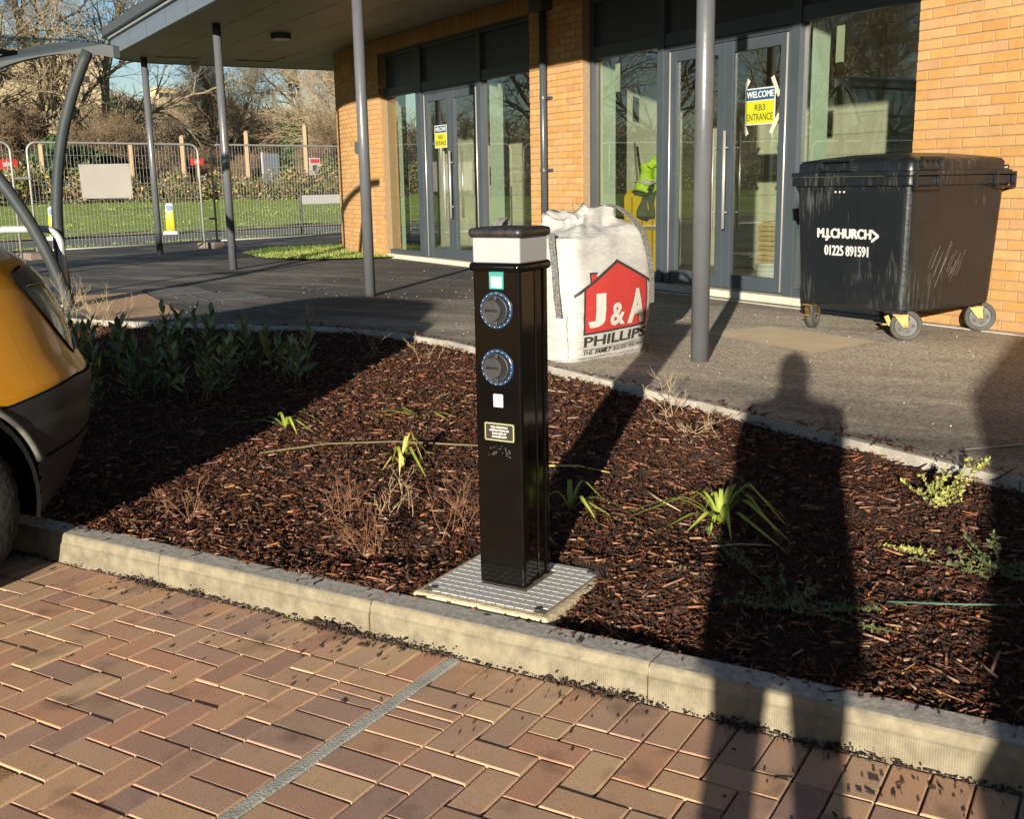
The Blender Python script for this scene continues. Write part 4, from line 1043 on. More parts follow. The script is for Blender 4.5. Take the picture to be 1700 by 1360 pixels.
print_strip('underline', list(np.linspace(0.13, 0.94, 24)), lambda u: 0.082 + 0.026 * u - 0.016 * math.sin(math.pi * u), lambda u: 0.086 + 0.026 * u - 0.016 * math.sin(math.pi * u), blk_print, 0.005, 1)
bag_text('THE', 0.125, 0.245, 0.044, 0.074, blk_print, 0.0, 0.002, shear=0.1); bag_text('FAMILY', 0.27, 0.49, 0.046, 0.077, blk_print, 0.02, 0.004, shear=0.3)
bag_text("BUILDERS' MERCHANT", 0.51, 0.94, 0.050, 0.079, blk_print, 0.0, 0.015, shear=0.3)
web = mat('grey_webbing', (0.03, 0.03, 0.03), 0.85, (0.24, 0.235, 0.22), nscale=180, ndetail=1, bump=0.5, bscale=200, ramp=(0.45, 0.55))
def strap(pts, wdir, w_=0.055, th=0.006):
    mb = MB(); pts = [Vector(p) for p in pts]
    # smooth the path
    q = []
    for i in range(len(pts) - 1):
        p0_, p1_, p2_, p3_ = pts[max(i - 1, 0)], pts[i], pts[i + 1], pts[min(i + 2, len(pts) - 1)]
        for t in np.linspace(0, 1, 7)[:-1]:
            q.append(0.5 * ((2 * p1_) + (-p0_ + p2_) * t + (2 * p0_ - 5 * p1_ + 4 * p2_ - p3_) * t * t + (-p0_ + 3 * p1_ - 3 * p2_ + p3_) * t ** 3))
    q.append(pts[-1]); wd = Vector(wdir).normalized(); rings = []
    for i, p in enumerate(q):
        tg = (q[min(i + 1, len(q) - 1)] - q[max(i - 1, 0)]).normalized(); n = tg.cross(wd).normalized()
        rings.append([p + wd * w_ / 2 + n * th / 2, p - wd * w_ / 2 + n * th / 2, p - wd * w_ / 2 - n * th / 2, p + wd * w_ / 2 - n * th / 2])
    mb.loft(rings, True, True, True); return mb.build('lifting_strap', web, bag)
nearc = lambda z, o=0.012: bag_pt(3.93, z) - (bu + bv).normalized() * 0 + (-bv * 0 - bu).normalized() * o
strap([bag_pt(3.80, 0.80) + Vector((0, 0, 0.03)), bag_pt(3.84, 0.78, 0.03), bag_pt(3.87, 0.62, 0.014), bag_pt(3.90, 0.45, 0.012), bag_pt(3.92, 0.30, 0.012)], bv)
strap([bag_pt(0.93, 0.34, 0.012), bag_pt(0.93, 0.55, 0.012), bag_pt(0.92, 0.74, 0.012), bag_pt(0.86, 0.84, 0.0), bu * 0.26 - bv * 0.24 + Vector((0, 0, 0.96)), bu * 0.16 - bv * 0.20 + Vector((0, 0, 1.00))], bu)
strap([bag_pt(1.95, 0.76, 0.012), bu * 0.36 + bv * 0.34 + Vector((0, 0, 0.92)), bu * 0.34 + bv * 0.33 + Vector((0, 0, 1.00)), bu * 0.38 + bv * 0.27 + Vector((0, 0, 0.96)), bag_pt(1.8, 0.80) + Vector((0, 0, 0.02))], bu + bv)
strap([bag_pt(2.95, 0.76, 0.012), -bu * 0.38 + bv * 0.32 + Vector((0, 0, 0.86)), -bu * 0.30 + bv * 0.34 + Vector((0, 0, 0.92)), -bu * 0.25 + bv * 0.38 + Vector((0, 0, 0.86)), bag_pt(2.85, 0.78, 0.012)], bu - bv)
# stitched seams at the near and right-hand corners and along the hem
def seam(fn, n):
    mb = MB()
    for i in range(n):
        p = fn(i / n); q = fn((i + 0.55) / n); mb.tube([p, q], 0.0035, 5)
    return mb
stuff(seam(lambda t: bag_pt(0.985, 0.03 + 0.50 * t, 0.004), 46).build('stitching', web, bag)); stuff(seam(lambda t: bag_pt(0.02 + 0.95 * t, 0.022 + 0.006 * t, 0.003), 60).build('stitching', web, bag))
stuff(seam(lambda t: bag_pt(3.985, 0.03 + 0.28 * t, 0.004), 22).build('stitching', web, bag))

# ================================================================== WHEELED BIN
BA = R(-29.0); ex = Vector((math.cos(BA), math.sin(BA), 0)); ey = Vector((-math.sin(BA), math.cos(BA), 0))
BW, BD = 1.13, 1.10
binc = Vector((-1.405, 7.80, T)) - ex * BW / 2 + ey * BD / 2
bin_ = thing('wheeled_bin', binc, 'large black four-wheeled waste bin with white lettering beside the brick wall', 'bin', rz=BA)
def plastic():
    M = mat('bin_plastic', (0.006, 0.0078, 0.010), 0.36, (0.010, 0.0125, 0.015), nscale=3, ndetail=7, bump=0.12, bscale=25)
    N, L = M.node_tree.nodes, M.node_tree.links; b = N['Principled BSDF']; src = b.inputs['Base Color'].links[0].from_socket
    tc = N.new('ShaderNodeTexCoord')
    mp = N.new('ShaderNodeMapping'); mp.inputs['Scale'].default_value = (14, 14, 1.3); mp.inputs['Rotation'].default_value = (R(12), 0, 0); L.new(tc.outputs['Object'], mp.inputs[0])
    n = N.new('ShaderNodeTexNoise'); n.inputs['Scale'].default_value = 3.2; n.inputs['Detail'].default_value = 8; n.inputs['Roughness'].default_value = 0.7; L.new(mp.outputs[0], n.inputs['Vector'])
    n2 = N.new('ShaderNodeTexNoise'); n2.inputs['Scale'].default_value = 1.9; n2.inputs['Detail'].default_value = 3; L.new(tc.outputs['Object'], n2.inputs['Vector'])
    ad = N.new('ShaderNodeMath'); ad.operation = 'MULTIPLY'; L.new(n.outputs[0], ad.inputs[0]); L.new(n2.outputs[0], ad.inputs[1])
    r = N.new('ShaderNodeMapRange'); r.inputs[1].default_value = 0.30; r.inputs[2].default_value = 0.48; r.inputs[3].default_value = 0; r.inputs[4].default_value = 0.42; L.new(ad.outputs[0], r.inputs[0])
    mx = N.new('ShaderNodeMix'); mx.data_type = 'RGBA'; mx.inputs[7].default_value = (0.20, 0.195, 0.17, 1); L.new(r.outputs[0], mx.inputs[0]); L.new(src, mx.inputs[6]); L.new(mx.outputs[2], b.inputs['Base Color'])
    r2_ = N.new('ShaderNodeMapRange'); r2_.inputs[3].default_value = 0.34; r2_.inputs[4].default_value = 0.7; L.new(r.outputs[0], r2_.inputs[0]); L.new(r2_.outputs[0], b.inputs['Roughness'])
    return M
PL = plastic()
def bring(w_, d_, r, z, n=6): return rrect(w_, d_, r, n, z)
mb = MB(); mb.loft([bring(BW - .18, BD - .18, .06, 0.205), bring(BW - .13, BD - .13, .07, 0.225), bring(BW - .12, BD - .12, .07, 0.30), bring(BW - .06, BD - .06, .06, 1.10)], True, True, False); body = mb.build('body', PL, bin_, False)
for p in body.data.polygons: p.use_smooth = False
# foot blocks over the castors
for sx in (-1, 1):
    for sy in (-1, 1):
        mb = MB(); mb.bx(sx * (BW / 2 - .16) - 0.09, sx * (BW / 2 - .16) + 0.07, sy * (BD / 2 - .16) - 0.08, sy * (BD / 2 - .16) + 0.07, 0.190, 0.24); mb.build('foot_block', PL, bin_, bevel=0.012)
mb = MB(); mb.loft([bring(BW - .075, BD - .075, .05, 1.085), bring(BW, BD, .045, 1.088), bring(BW, BD, .045, 1.15), bring(BW - .03, BD - .03, .045, 1.153)], True, True, True); mb.build('rim', PL, bin_, bevel=0.004)
mb = MB(); mb.loft([bring(BW + .012, BD + .012, .045, 1.155), bring(BW + .012, BD + .012, .045, 1.185), bring(BW - .05, BD - .05, .05, 1.19)], True, True, True); mb.build('lid_rim', PL, bin_, bevel=0.003)
# domed lid, highest along the middle
lr = []
for k, (e, z) in enumerate(((0.03, 1.188), (0.036, 1.245), (0.055, 1.268), (0.18, 1.29), (0.34, 1.31), (0.50, 1.318))):
    lr.append(bring(BW - 2 * e * .9, max(BD - 2 * e, .08), max(.06 - .01 * k, .02), z))
mb = MB(); mb.loft(lr, True, False, True); mb.build('lid', PL, bin_, True, 0.0)
# ribs under the rim and the moulded handles
for i in range(7):
    mb = MB(); x = -0.5 + i * 0.155; mb.add([(x - .004, -BD / 2 + .045, 1.086), (x + .004, -BD / 2 + .045, 1.086), (x + .004, -BD / 2 + 0.002, 1.086), (x - .004, -BD / 2 + 0.002, 1.086), (x - .004, -BD / 2 + .052, 1.02), (x + .004, -BD / 2 + .052, 1.02)],
            [(0, 1, 2, 3), (0, 3, 4), (1, 5, 2), (3, 2, 5, 4)]); mb.build('rim_rib', PL, bin_)
def handle_frame(cx, cz, w_, h_, face, deep=0.035):
    mb = MB(); t = 0.018
    if face == 'front':
        y = -BD / 2 - deep; mb.bx(cx - w_ / 2, cx + w_ / 2, y, y + deep, cz + h_ / 2 - t, cz + h_ / 2); mb.bx(cx - w_ / 2, cx + w_ / 2, y, y + deep, cz - h_ / 2, cz - h_ / 2 + t)
        mb.bx(cx - w_ / 2, cx - w_ / 2 + t, y, y + deep, cz - h_ / 2 + t, cz + h_ / 2 - t); mb.bx(cx + w_ / 2 - t, cx + w_ / 2, y, y + deep, cz - h_ / 2 + t, cz + h_ / 2 - t)
    else:
        x = BW / 2; mb.bx(x, x + deep, cx - w_ / 2, cx + w_ / 2, cz + h_ / 2 - t, cz + h_ / 2); mb.bx(x, x + deep, cx - w_ / 2, cx + w_ / 2, cz - h_ / 2, cz - h_ / 2 + t)
        mb.bx(x, x + deep, cx - w_ / 2, cx - w_ / 2 + t, cz - h_ / 2 + t, cz + h_ / 2 - t); mb.bx(x, x + deep, cx + w_ / 2 - t, cx + w_ / 2, cz - h_ / 2 + t, cz + h_ / 2 - t)
    mb.build('handle', PL, bin_, bevel=0.004)
handle_frame(-0.12, 1.235, 0.30, 0.085, 'front', -0.045 + 0.012)
handle_frame(-BD / 2 + 0.14, 1.115, 0.26, 0.115, 'side'); handle_frame(BD / 2 - 0.12, 1.115, 0.22, 0.115, 'side'); handle_frame(-BD / 2 + 0.22, 1.235, 0.22, 0.09, 'side', -0.03)
mb = MB(); mb.tube([(BW / 2 - .05, BD / 2 + .015, 1.20), (-BW / 2 + .05, BD / 2 + .015, 1.20)], 0.022, 12); mb.build('hinge_bar', PL, bin_, True)
fy = -BD / 2
lean = Matrix.Rotation(R(-2.6), 4, 'X')
bin_white = mat('lettering_white', (0.46, 0.46, 0.45), 0.6)
tilt_up = Vector((0, -0.045, 1)).normalized()
def bin_xf(x, z): return frame_xf((x, fy + 0.03 + (1.10 - z) * 0.0375 - 0.004, z), (1, 0, 0), (0, -0.0375, 1))
put_text('M.J.CHURCH', 0.50, 0.088, bin_white, bin_, bin_xf(-0.045, 0.735), 0.0, 0.001, 0.006)
put_text('>', 0.055, 0.088, bin_white, bin_, bin_xf(0.245, 0.735), 0.0, 0.001, 0.006)
put_text('01225 891591', 0.41, 0.072, bin_white, bin_, bin_xf(-0.02, 0.62), 0.0, 0.001, 0.0035)
mb = MB()
for x in (-.13, -.09, -.05): mb.tube([(x, fy + .04, 1.045), (x, fy + .029, 1.045)], 0.008, 10)
mb.build('white_studs', bin_white, bin_)
# scratches scoured across the side
mb = MB()
for i in range(26):
    y0 = -0.30 + i * 0.014 + rnd.uniform(-.01, .01); z0 = 0.42 + rnd.uniform(0, .10) + 0.06 * math.sin(i * .5); L_ = rnd.uniform(.04, .20)
    if rnd.random() < .2: continue
    f = lambda z: BW / 2 - 0.03 - (1.10 - z) * 0.0375 + 0.0015
    a_, c_ = (y0, z0), (y0 + L_ * .45, z0 + L_)
    w_ = rnd.uniform(.0012, .0035)
    mb.add([(f(a_[1]), a_[0], a_[1]), (f(a_[1]), a_[0] + w_, a_[1]), (f(c_[1]), c_[0] + w_, c_[1]), (f(c_[1]), c_[0], c_[1])], [(0, 1, 2, 3)])
stuff(mb.build('scratches', mat('scratch', (0.22, 0.21, 0.18), 0.8), bin_))
brass = mat('plated_steel', (0.18, 0.115, 0.035), 0.45, (0.25, 0.17, 0.06), nscale=20, metal=0.7)
tyre_m = mat('grey_rubber', (0.035, 0.033, 0.030), 0.8, (0.07, 0.066, 0.058), nscale=12, bump=0.2, bscale=60)
hub_m = mat('hub_plastic', (0.06, 0.06, 0.058), 0.6, (0.11, 0.11, 0.105), nscale=14)
def wheel_lathe(prof_, n=36):
    m_ = MB(); m_.loft([[(x, r * math.cos(2 * math.pi * i / n), r * math.sin(2 * math.pi * i / n)) for i in range(n)] for x, r in prof_], True, False, False); return m_
for sx, sy, yaw in ((-1, -1, 25), (1, -1, -52), (1, 1, -48), (-1, 1, 30)):
    cs = bpy.data.objects.new('castor', None); col.objects.link(cs); cs.parent = bin_; cs.location = (sx * (BW / 2 - .14), sy * (BD / 2 - .14), 0.0); cs.scale = (1.1, 1.1, 1.1); cs.rotation_euler = (0, 0, R(yaw))
    off = 0.035
    def sh(m_): m_.v = [(x, y + off, z + 0.1) for x, y, z in m_.v]; return m_
    sh(wheel_lathe([(-.018, .068), (-.022, .075), (-.025, .09), (-.018, .10), (.018, .10), (.025, .09), (.022, .075), (.018, .068), (-.018, .068)])).build('tyre', tyre_m, cs, True)
    sh(wheel_lathe([(-.012, .0681), (-.012, .05), (-.02, .03), (-.022, .001)], 24)).build('hub', hub_m, cs, True); sh(wheel_lathe([(.012, .0681), (.012, .05), (.02, .03), (.022, .001)], 24)).build('hub', hub_m, cs, True)
    mb = MB()
    for k in range(5):
        a = 2 * math.pi * k / 5
        for xx in (-.016, .016): mb.box((xx, off + .045 * math.cos(a), .1 + .045 * math.sin(a)), (.008, .018, .018))
    mb.build('hub_spokes', tyre_m, cs)
    mb = MB()
    for xx in (-.034, .034):
        mb.add([(xx, -.045, .172), (xx, .045, .172), (xx, off + .018, .09), (xx, off - .018, .09), (xx + .004, -.045, .172), (xx + .004, .045, .172), (xx + .004, off + .018, .09), (xx + .004, off - .018, .09)],
               [(0, 1, 2, 3), (7, 6, 5, 4), (0, 4, 5, 1), (2, 6, 7, 3), (1, 5, 6, 2), (0, 3, 7, 4)])
    mb.bx(-.05, .05, -.05, .05, .166, .176); mb.tube([(-.036, off, .1), (.04, off, .1)], .009, 10)
    if (sx, sy) != (1, 1): mb.box((0, -.075, .13), (.03, .03, .07), Matrix.Rotation(R(25), 3, 'X')); mb.box((0, -.095, .105), (.045, .03, .012))
    mb.build('fork', brass, cs, bevel=0.002)

# ================================================================== VANS
def interp(z, tab):
    for (z0, v0), (z1, v1) in zip(tab[:-1], tab[1:]):
        if z <= z1: f = (z - z0) / (z1 - z0); return v0 + (v1 - v0) * f
    return tab[-1][1]
YF = [(0.22, 2.86), (0.33, 2.97), (0.5, 3.08), (0.70, 3.13), (0.76, 3.12), (0.86, 3.07), (1.0, 3.02), (1.14, 2.96), (1.225, 2.89), (1.28, 2.80), (1.32, 2.68), (1.36, 2.50), (1.41, 2.15), (1.62, 1.68), (1.86, 1.16), (1.93, 0.98), (1.97, 0.70)]
HW = [(0.22, 0.93), (0.35, 0.95), (0.75, 0.965), (1.10, 0.95), (1.28, 0.925), (1.41, 0.91), (1.86, 0.83), (1.93, 0.78), (1.97, 0.62)]
YR = [(0.22, -1.75), (0.4, -1.84), (1.3, -1.84), (1.86, -1.76), (1.93, -1.70), (1.97, -1.5)]
def van_pt(a, z, out=0.0, jit=0.0):
    """a: 0 rear corner .. 1 start of the nose curve .. 2 nose centre, right-hand side"""
    w_, yf, yr = interp(z, HW), interp(z, YF), interp(z, YR); Lc = 0.80 if z < 1.33 else 0.55
    if a <= 1: p = Vector((w_, yr + 0.08 + (yf - Lc - yr - 0.08) * a, z)); n = Vector((1, 0, 0))
    else:
        t = (a - 1) * math.pi / 2; e = 2 / 3.0
        c_, s_ = max(math.cos(t), 0) ** e, max(math.sin(t), 0) ** e
        p = Vector((w_ * c_, yf - Lc + Lc * s_, z)); n = Vector((max(math.cos(t), 0) ** (2 - e) / w_, max(math.sin(t), 0) ** (2 - e) / Lc, 0)).normalized()
    return p + n * out
def van_a_of_y(y, z):
    yf, yr = interp(z, YF), interp(z, YR); Lc = 0.80 if z < 1.33 else 0.55
    if y <= yf - Lc: return max(0, (y - yr - .08) / (yf - Lc - yr - .08))
    s_ = min(1, (y - yf + Lc) / Lc); return 1 + math.asin(s_ ** 1.5) * 2 / math.pi
WY, WZ, AR = 2.13, 0.345, 0.425; WYR = -0.95
def make_van(loc, paint, label):
    v = thing('van', loc, label, 'van', 'vans parked nose to the kerb')
    plastic_g = mat('bumper_plastic', (0.015, 0.019, 0.023), 0.5, (0.022, 0.027, 0.031), nscale=5, bump=0.08, bscale=200)
    glass_d = mat('van_glass', (0.012, 0.014, 0.016), 0.06, spec=0.6); black = mat('van_underside', (0.006, 0.006, 0.006), 0.95, spec=0.05)
    As = list(np.linspace(0, 1, 70)) + list(np.linspace(1, 2, 50))[1:]
    zs = sorted(set([round(z, 3) for z in list(np.linspace(0.22, 0.735, 26)) + list(np.linspace(0.735, 1.40, 34)) + [z for z, _ in YF if z > 1.3] + [1.46, 1.52, 1.70, 1.78]]))
    parts = {'body': MB(), 'front_bumper': MB(), 'windscreen': MB(), 'side_window': MB(), 'sill_trim': MB()}
    def seamz(y): return 0.70 + 0.06 * max(0, min(1, (y - 2.45) / 0.35)) if y > 2.30 else 0.0
    def classify(p):
        if p.z < 0.735 and p.y > 2.3: return 'front_bumper'
        if p.z < 0.30: return 'sill_trim'
        if 1.42 < p.z < 1.86 and p.y > interp(p.z, YF) - 0.50 and abs(p.x) < interp(p.z, HW) - 0.07: return 'windscreen'
        if 1.43 < p.z < 1.80 and -0.05 < p.y < 1.55 - (p.z - 1.4) * 0.5: return 'side_window'
        return 'body'
    def arch(p):
        for wy in (WY, WYR):
            d = math.hypot(p.y - wy, p.z - WZ)
            if d < AR and abs(p.x) > 0.6: return True
        return False
    def snap(p):
        if p.y > 2.3: p = Vector((p.x, p.y, p.z + (seamz(p.y) - 0.735) * max(0.0, 1 - abs(p.z - 0.735) / 0.15)))
        for wy in (WY, WYR):
            d = math.hypot(p.y - wy, p.z - WZ)
            if AR - 0.03 < d < AR + 0.012 and abs(p.x) > 0.6:
                f = AR / d; return Vector((p.x, wy + (p.y - wy) * f, WZ + (p.z - WZ) * f))
        return p
    for sgn in (1, -1):
        for j in range(len(zs) - 1):
            for i in range(len(As) - 1):
                q = [van_pt(As[i], zs[j]), van_pt(As[i + 1], zs[j]), van_pt(As[i + 1], zs[j + 1]), van_pt(As[i], zs[j + 1])]
                c = (q[0] + q[1] + q[2] + q[3]) / 4
                if arch(c): continue
                nm = classify(c)
                # crease below the headlamp and the proud bumper
                off = 0.014 if nm == 'front_bumper' else 0.0
                if off: q = [van_pt(As[i], zs[j], off * (1 if zs[j] < .62 else .6)), van_pt(As[i + 1], zs[j], off * (1 if zs[j] < .62 else .6)), van_pt(As[i + 1], zs[j + 1], off * (1 if zs[j + 1] < .62 else .6)), van_pt(As[i], zs[j + 1], off * (1 if zs[j + 1] < .62 else .6))]
                q = [snap(p) for p in q]
                q = [Vector((p.x * sgn, p.y, p.z)) for p in q]
                parts[nm].add(q, [(0, 1, 2, 3) if sgn > 0 else (3, 2, 1, 0)])
    # close roof, rear and underside
    top = [van_pt(a, 1.97) for a in As]; ring = top + [Vector((-p.x, p.y, p.z)) for p in top[::-1]]
    parts['body'].add(ring, [tuple(range(len(ring)))])
    rear = [van_pt(0, z) for z in zs]; ring = rear + [Vector((-p.x, p.y, p.z)) for p in rear[::-1]]
    parts['body'].add(ring, [tuple(range(len(ring)))[::-1]])
    for nm, mb_ in parts.items():
        o = mb_.build(nm, {'body': paint, 'front_bumper': plastic_g, 'windscreen': glass_d, 'side_window': glass_d, 'sill_trim': plastic_g}[nm], v, True)
        bm_ = bmesh.new(); bm_.from_mesh(o.data); bmesh.ops.remove_doubles(bm_, verts=bm_.verts[:], dist=0.0006); bm_.to_mesh(o.data); bm_.free()
    mb = MB(); mb.bx(-0.60, 0.60, -1.7, 2.75, 0.24, 0.30)
    for s_ in (-1, 1): mb.bx(min(s_ * .60, s_ * .93), max(s_ * .60, s_ * .93), WYR + AR + .02, WY - AR - .02, 0.24, 0.30)
    mb.build('underside', black, v)
    for wy in (WY, WYR):
        for sgn in (1, -1):
            mb = MB(); prof_ = [Vector((0, wy + AR * math.cos(a), WZ + AR * math.sin(a))) for a in np.linspace(-.25, math.pi + .25, 24)]
            mb.loft([[p + Vector((sgn * .935, 0, 0)) for p in prof_], [p + Vector((sgn * .60, 0, 0)) for p in prof_]], False)
            back_ = [p + Vector((sgn * .60, 0, 0)) for p in prof_]; mb.add(back_, [tuple(range(len(back_)))]); mb.build('wheel_arch', black, v)
            wl = bpy.data.objects.new('wheel', None); col.objects.link(wl); wl.parent = v; wl.location = (sgn * 0.835, wy + (.01 if wy > 0 else 0), WZ)
            if sgn < 0: wl.rotation_euler = (0, 0, math.pi)
            tb_ = MB(); n = 96; rings = []
            for x, r, kn in ((-.10, .21, 0), (-.105, .30, 0), (-.095, .325, 1), (-.06, .338, 1), (0, .341, 0), (.06, .338, 1), (.095, .326, 1), (.108, .295, 0), (.105, .24, 0), (.095, .208, 0)):
                rings.append([(x, (r - (.007 if kn and i % 4 == 0 else 0)) * math.cos(2 * math.pi * i / n), (r - (.007 if kn and i % 4 == 0 else 0)) * math.sin(2 * math.pi * i / n)) for i in range(n)])
            tb_.loft(rings, True); tb_.build('tyre', mat('tyre_rubber', (0.008, 0.0078, 0.0074), 0.8, (0.015, 0.014, 0.0125), nscale=14, bump=0.5, bscale=50, spec=0.25), wl, True)
            hb = MB(); n = 48
            hb.loft([[(x, r * math.cos(2 * math.pi * i / n), r * math.sin(2 * math.pi * i / n)) for i in range(n)] for x, r in ((.088, .212), (.096, .205), (.090, .17), (.085, .08), (.095, .06), (.097, .001))], True); hb.build('wheel_trim', mat('trim_silver', (0.30, 0.29, 0.26), 0.4, (0.36, 0.34, 0.30), nscale=10, metal=0.4), wl, True)
            sp = MB()
            for k in range(7):
                a = 2 * math.pi * k / 7; sp.box((.086, .13 * math.cos(a), .13 * math.sin(a)), (.008, .05, .05), Matrix.Rotation(a, 3, 'X'))
            sp.build('trim_slots', black, wl)
    # headlamps: a swept lens standing in the wing, with a dark housing and a reflector behind clear plastic
    lens = glass_mat('lamp_lens', (0.92, 0.93, 0.90), 2.6) if 'lamp_lens' not in bpy.data.materials else bpy.data.materials['lamp_lens']
    chrome = mat('lamp_chrome', (0.55, 0.55, 0.55), 0.15, metal=1.0); house = mat('lamp_housing', (0.06, 0.06, 0.058), 0.3, (0.16, 0.16, 0.15), nscale=9, ndetail=2)
    for sgn in (1, -1):
        # outline in height: outer edge (side) and inner edge (front)
        zt, zb, n1, n2 = 1.205, 0.845, 22, 14
        def lamp_edge(f):
            z = zb + (zt - zb) * f
            a_out = van_a_of_y(interp(f, [(0, 2.84), (0.25, 2.755), (0.55, 2.665), (0.85, 2.575), (0.95, 2.57), (1.0, 2.64)]), z)
            a_in = min(1.985, a_out + interp(f, [(0, 0.03), (0.2, 0.26), (0.5, 0.40), (0.9, 0.44), (1.0, 0.34)]))
            return z, a_out, a_in
        def patch(off, k0=0.0, k1=1.0, inset=0.0):
            g_ = []
            for j in range(n1 + 1):
                f = inset + (1 - 2 * inset) * j / n1; z, a0, a1 = lamp_edge(f); d_ = (a1 - a0) * inset
                g_.append([van_pt(a0 + d_ + (a1 - a0 - 2 * d_) * (k0 + (k1 - k0) * i / n2), z, off(j / n1, i / n2)) for i in range(n2 + 1)])
            V = [Vector((p.x * sgn, p.y, p.z)) for r in g_ for p in r]
            Fq = [(j * (n2 + 1) + i, j * (n2 + 1) + i + 1, (j + 1) * (n2 + 1) + i + 1, (j + 1) * (n2 + 1) + i) for j in range(n1) for i in range(n2)]
            m_ = MB(); m_.add(V, Fq if sgn > 0 else [f_[::-1] for f_ in Fq]); return m_
        hl = bpy.data.objects.new('headlamp', None); col.objects.link(hl); hl.parent = v
        patch(lambda a, b_: 0.004).build('lamp_housing', house, hl, True)
        patch(lambda a, b_: 0.006 + 0.016 * math.sin(math.pi * a) * math.sin(math.pi * min(1, b_ * 1.3)), 0, 1, 0.03).build('lamp_lens', lens, hl, True)
        mb = MB()
        for f, k in ((0.62, 0.62), (0.36, 0.60)):
            z, a0, a1 = lamp_edge(f); p = van_pt(a0 + (a1 - a0) * k, z, 0.006); q = van_pt(a0 + (a1 - a0) * k, z, 0.012)
            p = Vector((p.x * sgn, p.y, p.z)); q = Vector((q.x * sgn, q.y, q.z)); mb.tube([p, q], 0.040, 20)
        mb.build('reflector', chrome, hl, True)
        for f in (0.2, 0.5, 0.8):
            z, a0, a1 = lamp_edge(f); mb = MB(); mb.tube([Vector((sgn * p.x, p.y, p.z)) for p in (van_pt(a0 + (a1 - a0) * k, z, 0.0065) for k in np.linspace(.08, .9, 8))], 0.004, 5); mb.build('lamp_strip', chrome, hl, True)
        # shut line where wing meets bumper and bonnet
        mb = MB(); mb.tube([Vector((sgn * p.x, p.y, p.z)) for p in (van_pt(van_a_of_y(y, seamz(y) + .004), seamz(y) + .004, 0.004) for y in np.linspace(2.36, 2.98, 24))], 0.0035, 4); mb.build('shut_line', black, v)
        mb = MB(); mb.tube([Vector((sgn * p.x, p.y, p.z)) for p in (van_pt(van_a_of_y(2.83 + .0 * z, z) + .03, z, 0.001) for z in np.linspace(0.77, 0.86, 8))], 0.0028, 4); mb.build('shut_line', black, v)
        mb = MB(); mb.tube([Vector((sgn * p.x, p.y, p.z)) for p in (van_pt(van_a_of_y(y, .5), .47 + .09 * (y - 2.55) / .45, 0.0135) for y in np.linspace(2.60, 3.04, 20))], 0.006, 6); mb.build('bumper_groove', black, v)
        # moulded arch lip, scuffed pale
        mb = MB(); mb.tube([Vector((sgn * (interp(WZ + AR * math.sin(a), HW) + .012), WY + (AR + .012) * math.cos(a), WZ + (AR + .012) * math.sin(a))) for a in np.linspace(0.30, 0.98, 14)], 0.013, 8); mb.build('arch_lip', mat('arch_scuffed', (0.035, 0.037, 0.037), 0.6, (0.16, 0.15, 0.13), nscale=9, ndetail=6), v, True)
        mb = MB(); mb.box((sgn * 0.975 + sgn * .06, 1.45, 1.32), (0.16, 0.09, 0.22)); mb.build('door_mirror', plastic_g, v, bevel=0.03)
        # pale seal round the lamp's leading edge
        mb = MB(); mb.tube([Vector((sgn * p.x, p.y, p.z)) for p in (van_pt(lamp_edge(f)[2], lamp_edge(f)[0], 0.008) for f in np.linspace(.02, .98, 20))], 0.006, 6); mb.build('lamp_trim', mat('lamp_trim', (.28, .28, .26), .4), hl, True)
        mb = MB(); mb.tube([Vector((sgn * p.x, p.y, p.z)) for p in (van_pt(lamp_edge(f)[1], lamp_edge(f)[0], 0.004) for f in np.linspace(.0, 1, 20))], 0.005, 6); mb.build('lamp_gap', black, hl, True)
    return v
van_y = mat('van_amber', (0.46, 0.20, 0.010), 0.30, (0.50, 0.225, 0.012), nscale=0.8, coat=0.6, spec=0.5)
make_van((-4.56, 0, 0), van_y, 'amber yellow van with dark grey bumper parked over the kerb')
v2 = make_van((1.79, 0.35, 0), mat('van_white', (0.6, 0.6, 0.58), 0.3, coat=0.5), 'white van beside the photographer, casting the broad shadow on the bed')
v2.scale = (1, 0.93, 0.94)
for ch in v2.children:                       # a car-like body: the cabin narrows towards the roof
    if ch.type == 'MESH':
        for vt in ch.data.vertices:
            if vt.co.z > 0.85: vt.co.x *= 1 - 0.34 * (vt.co.z - 0.85)

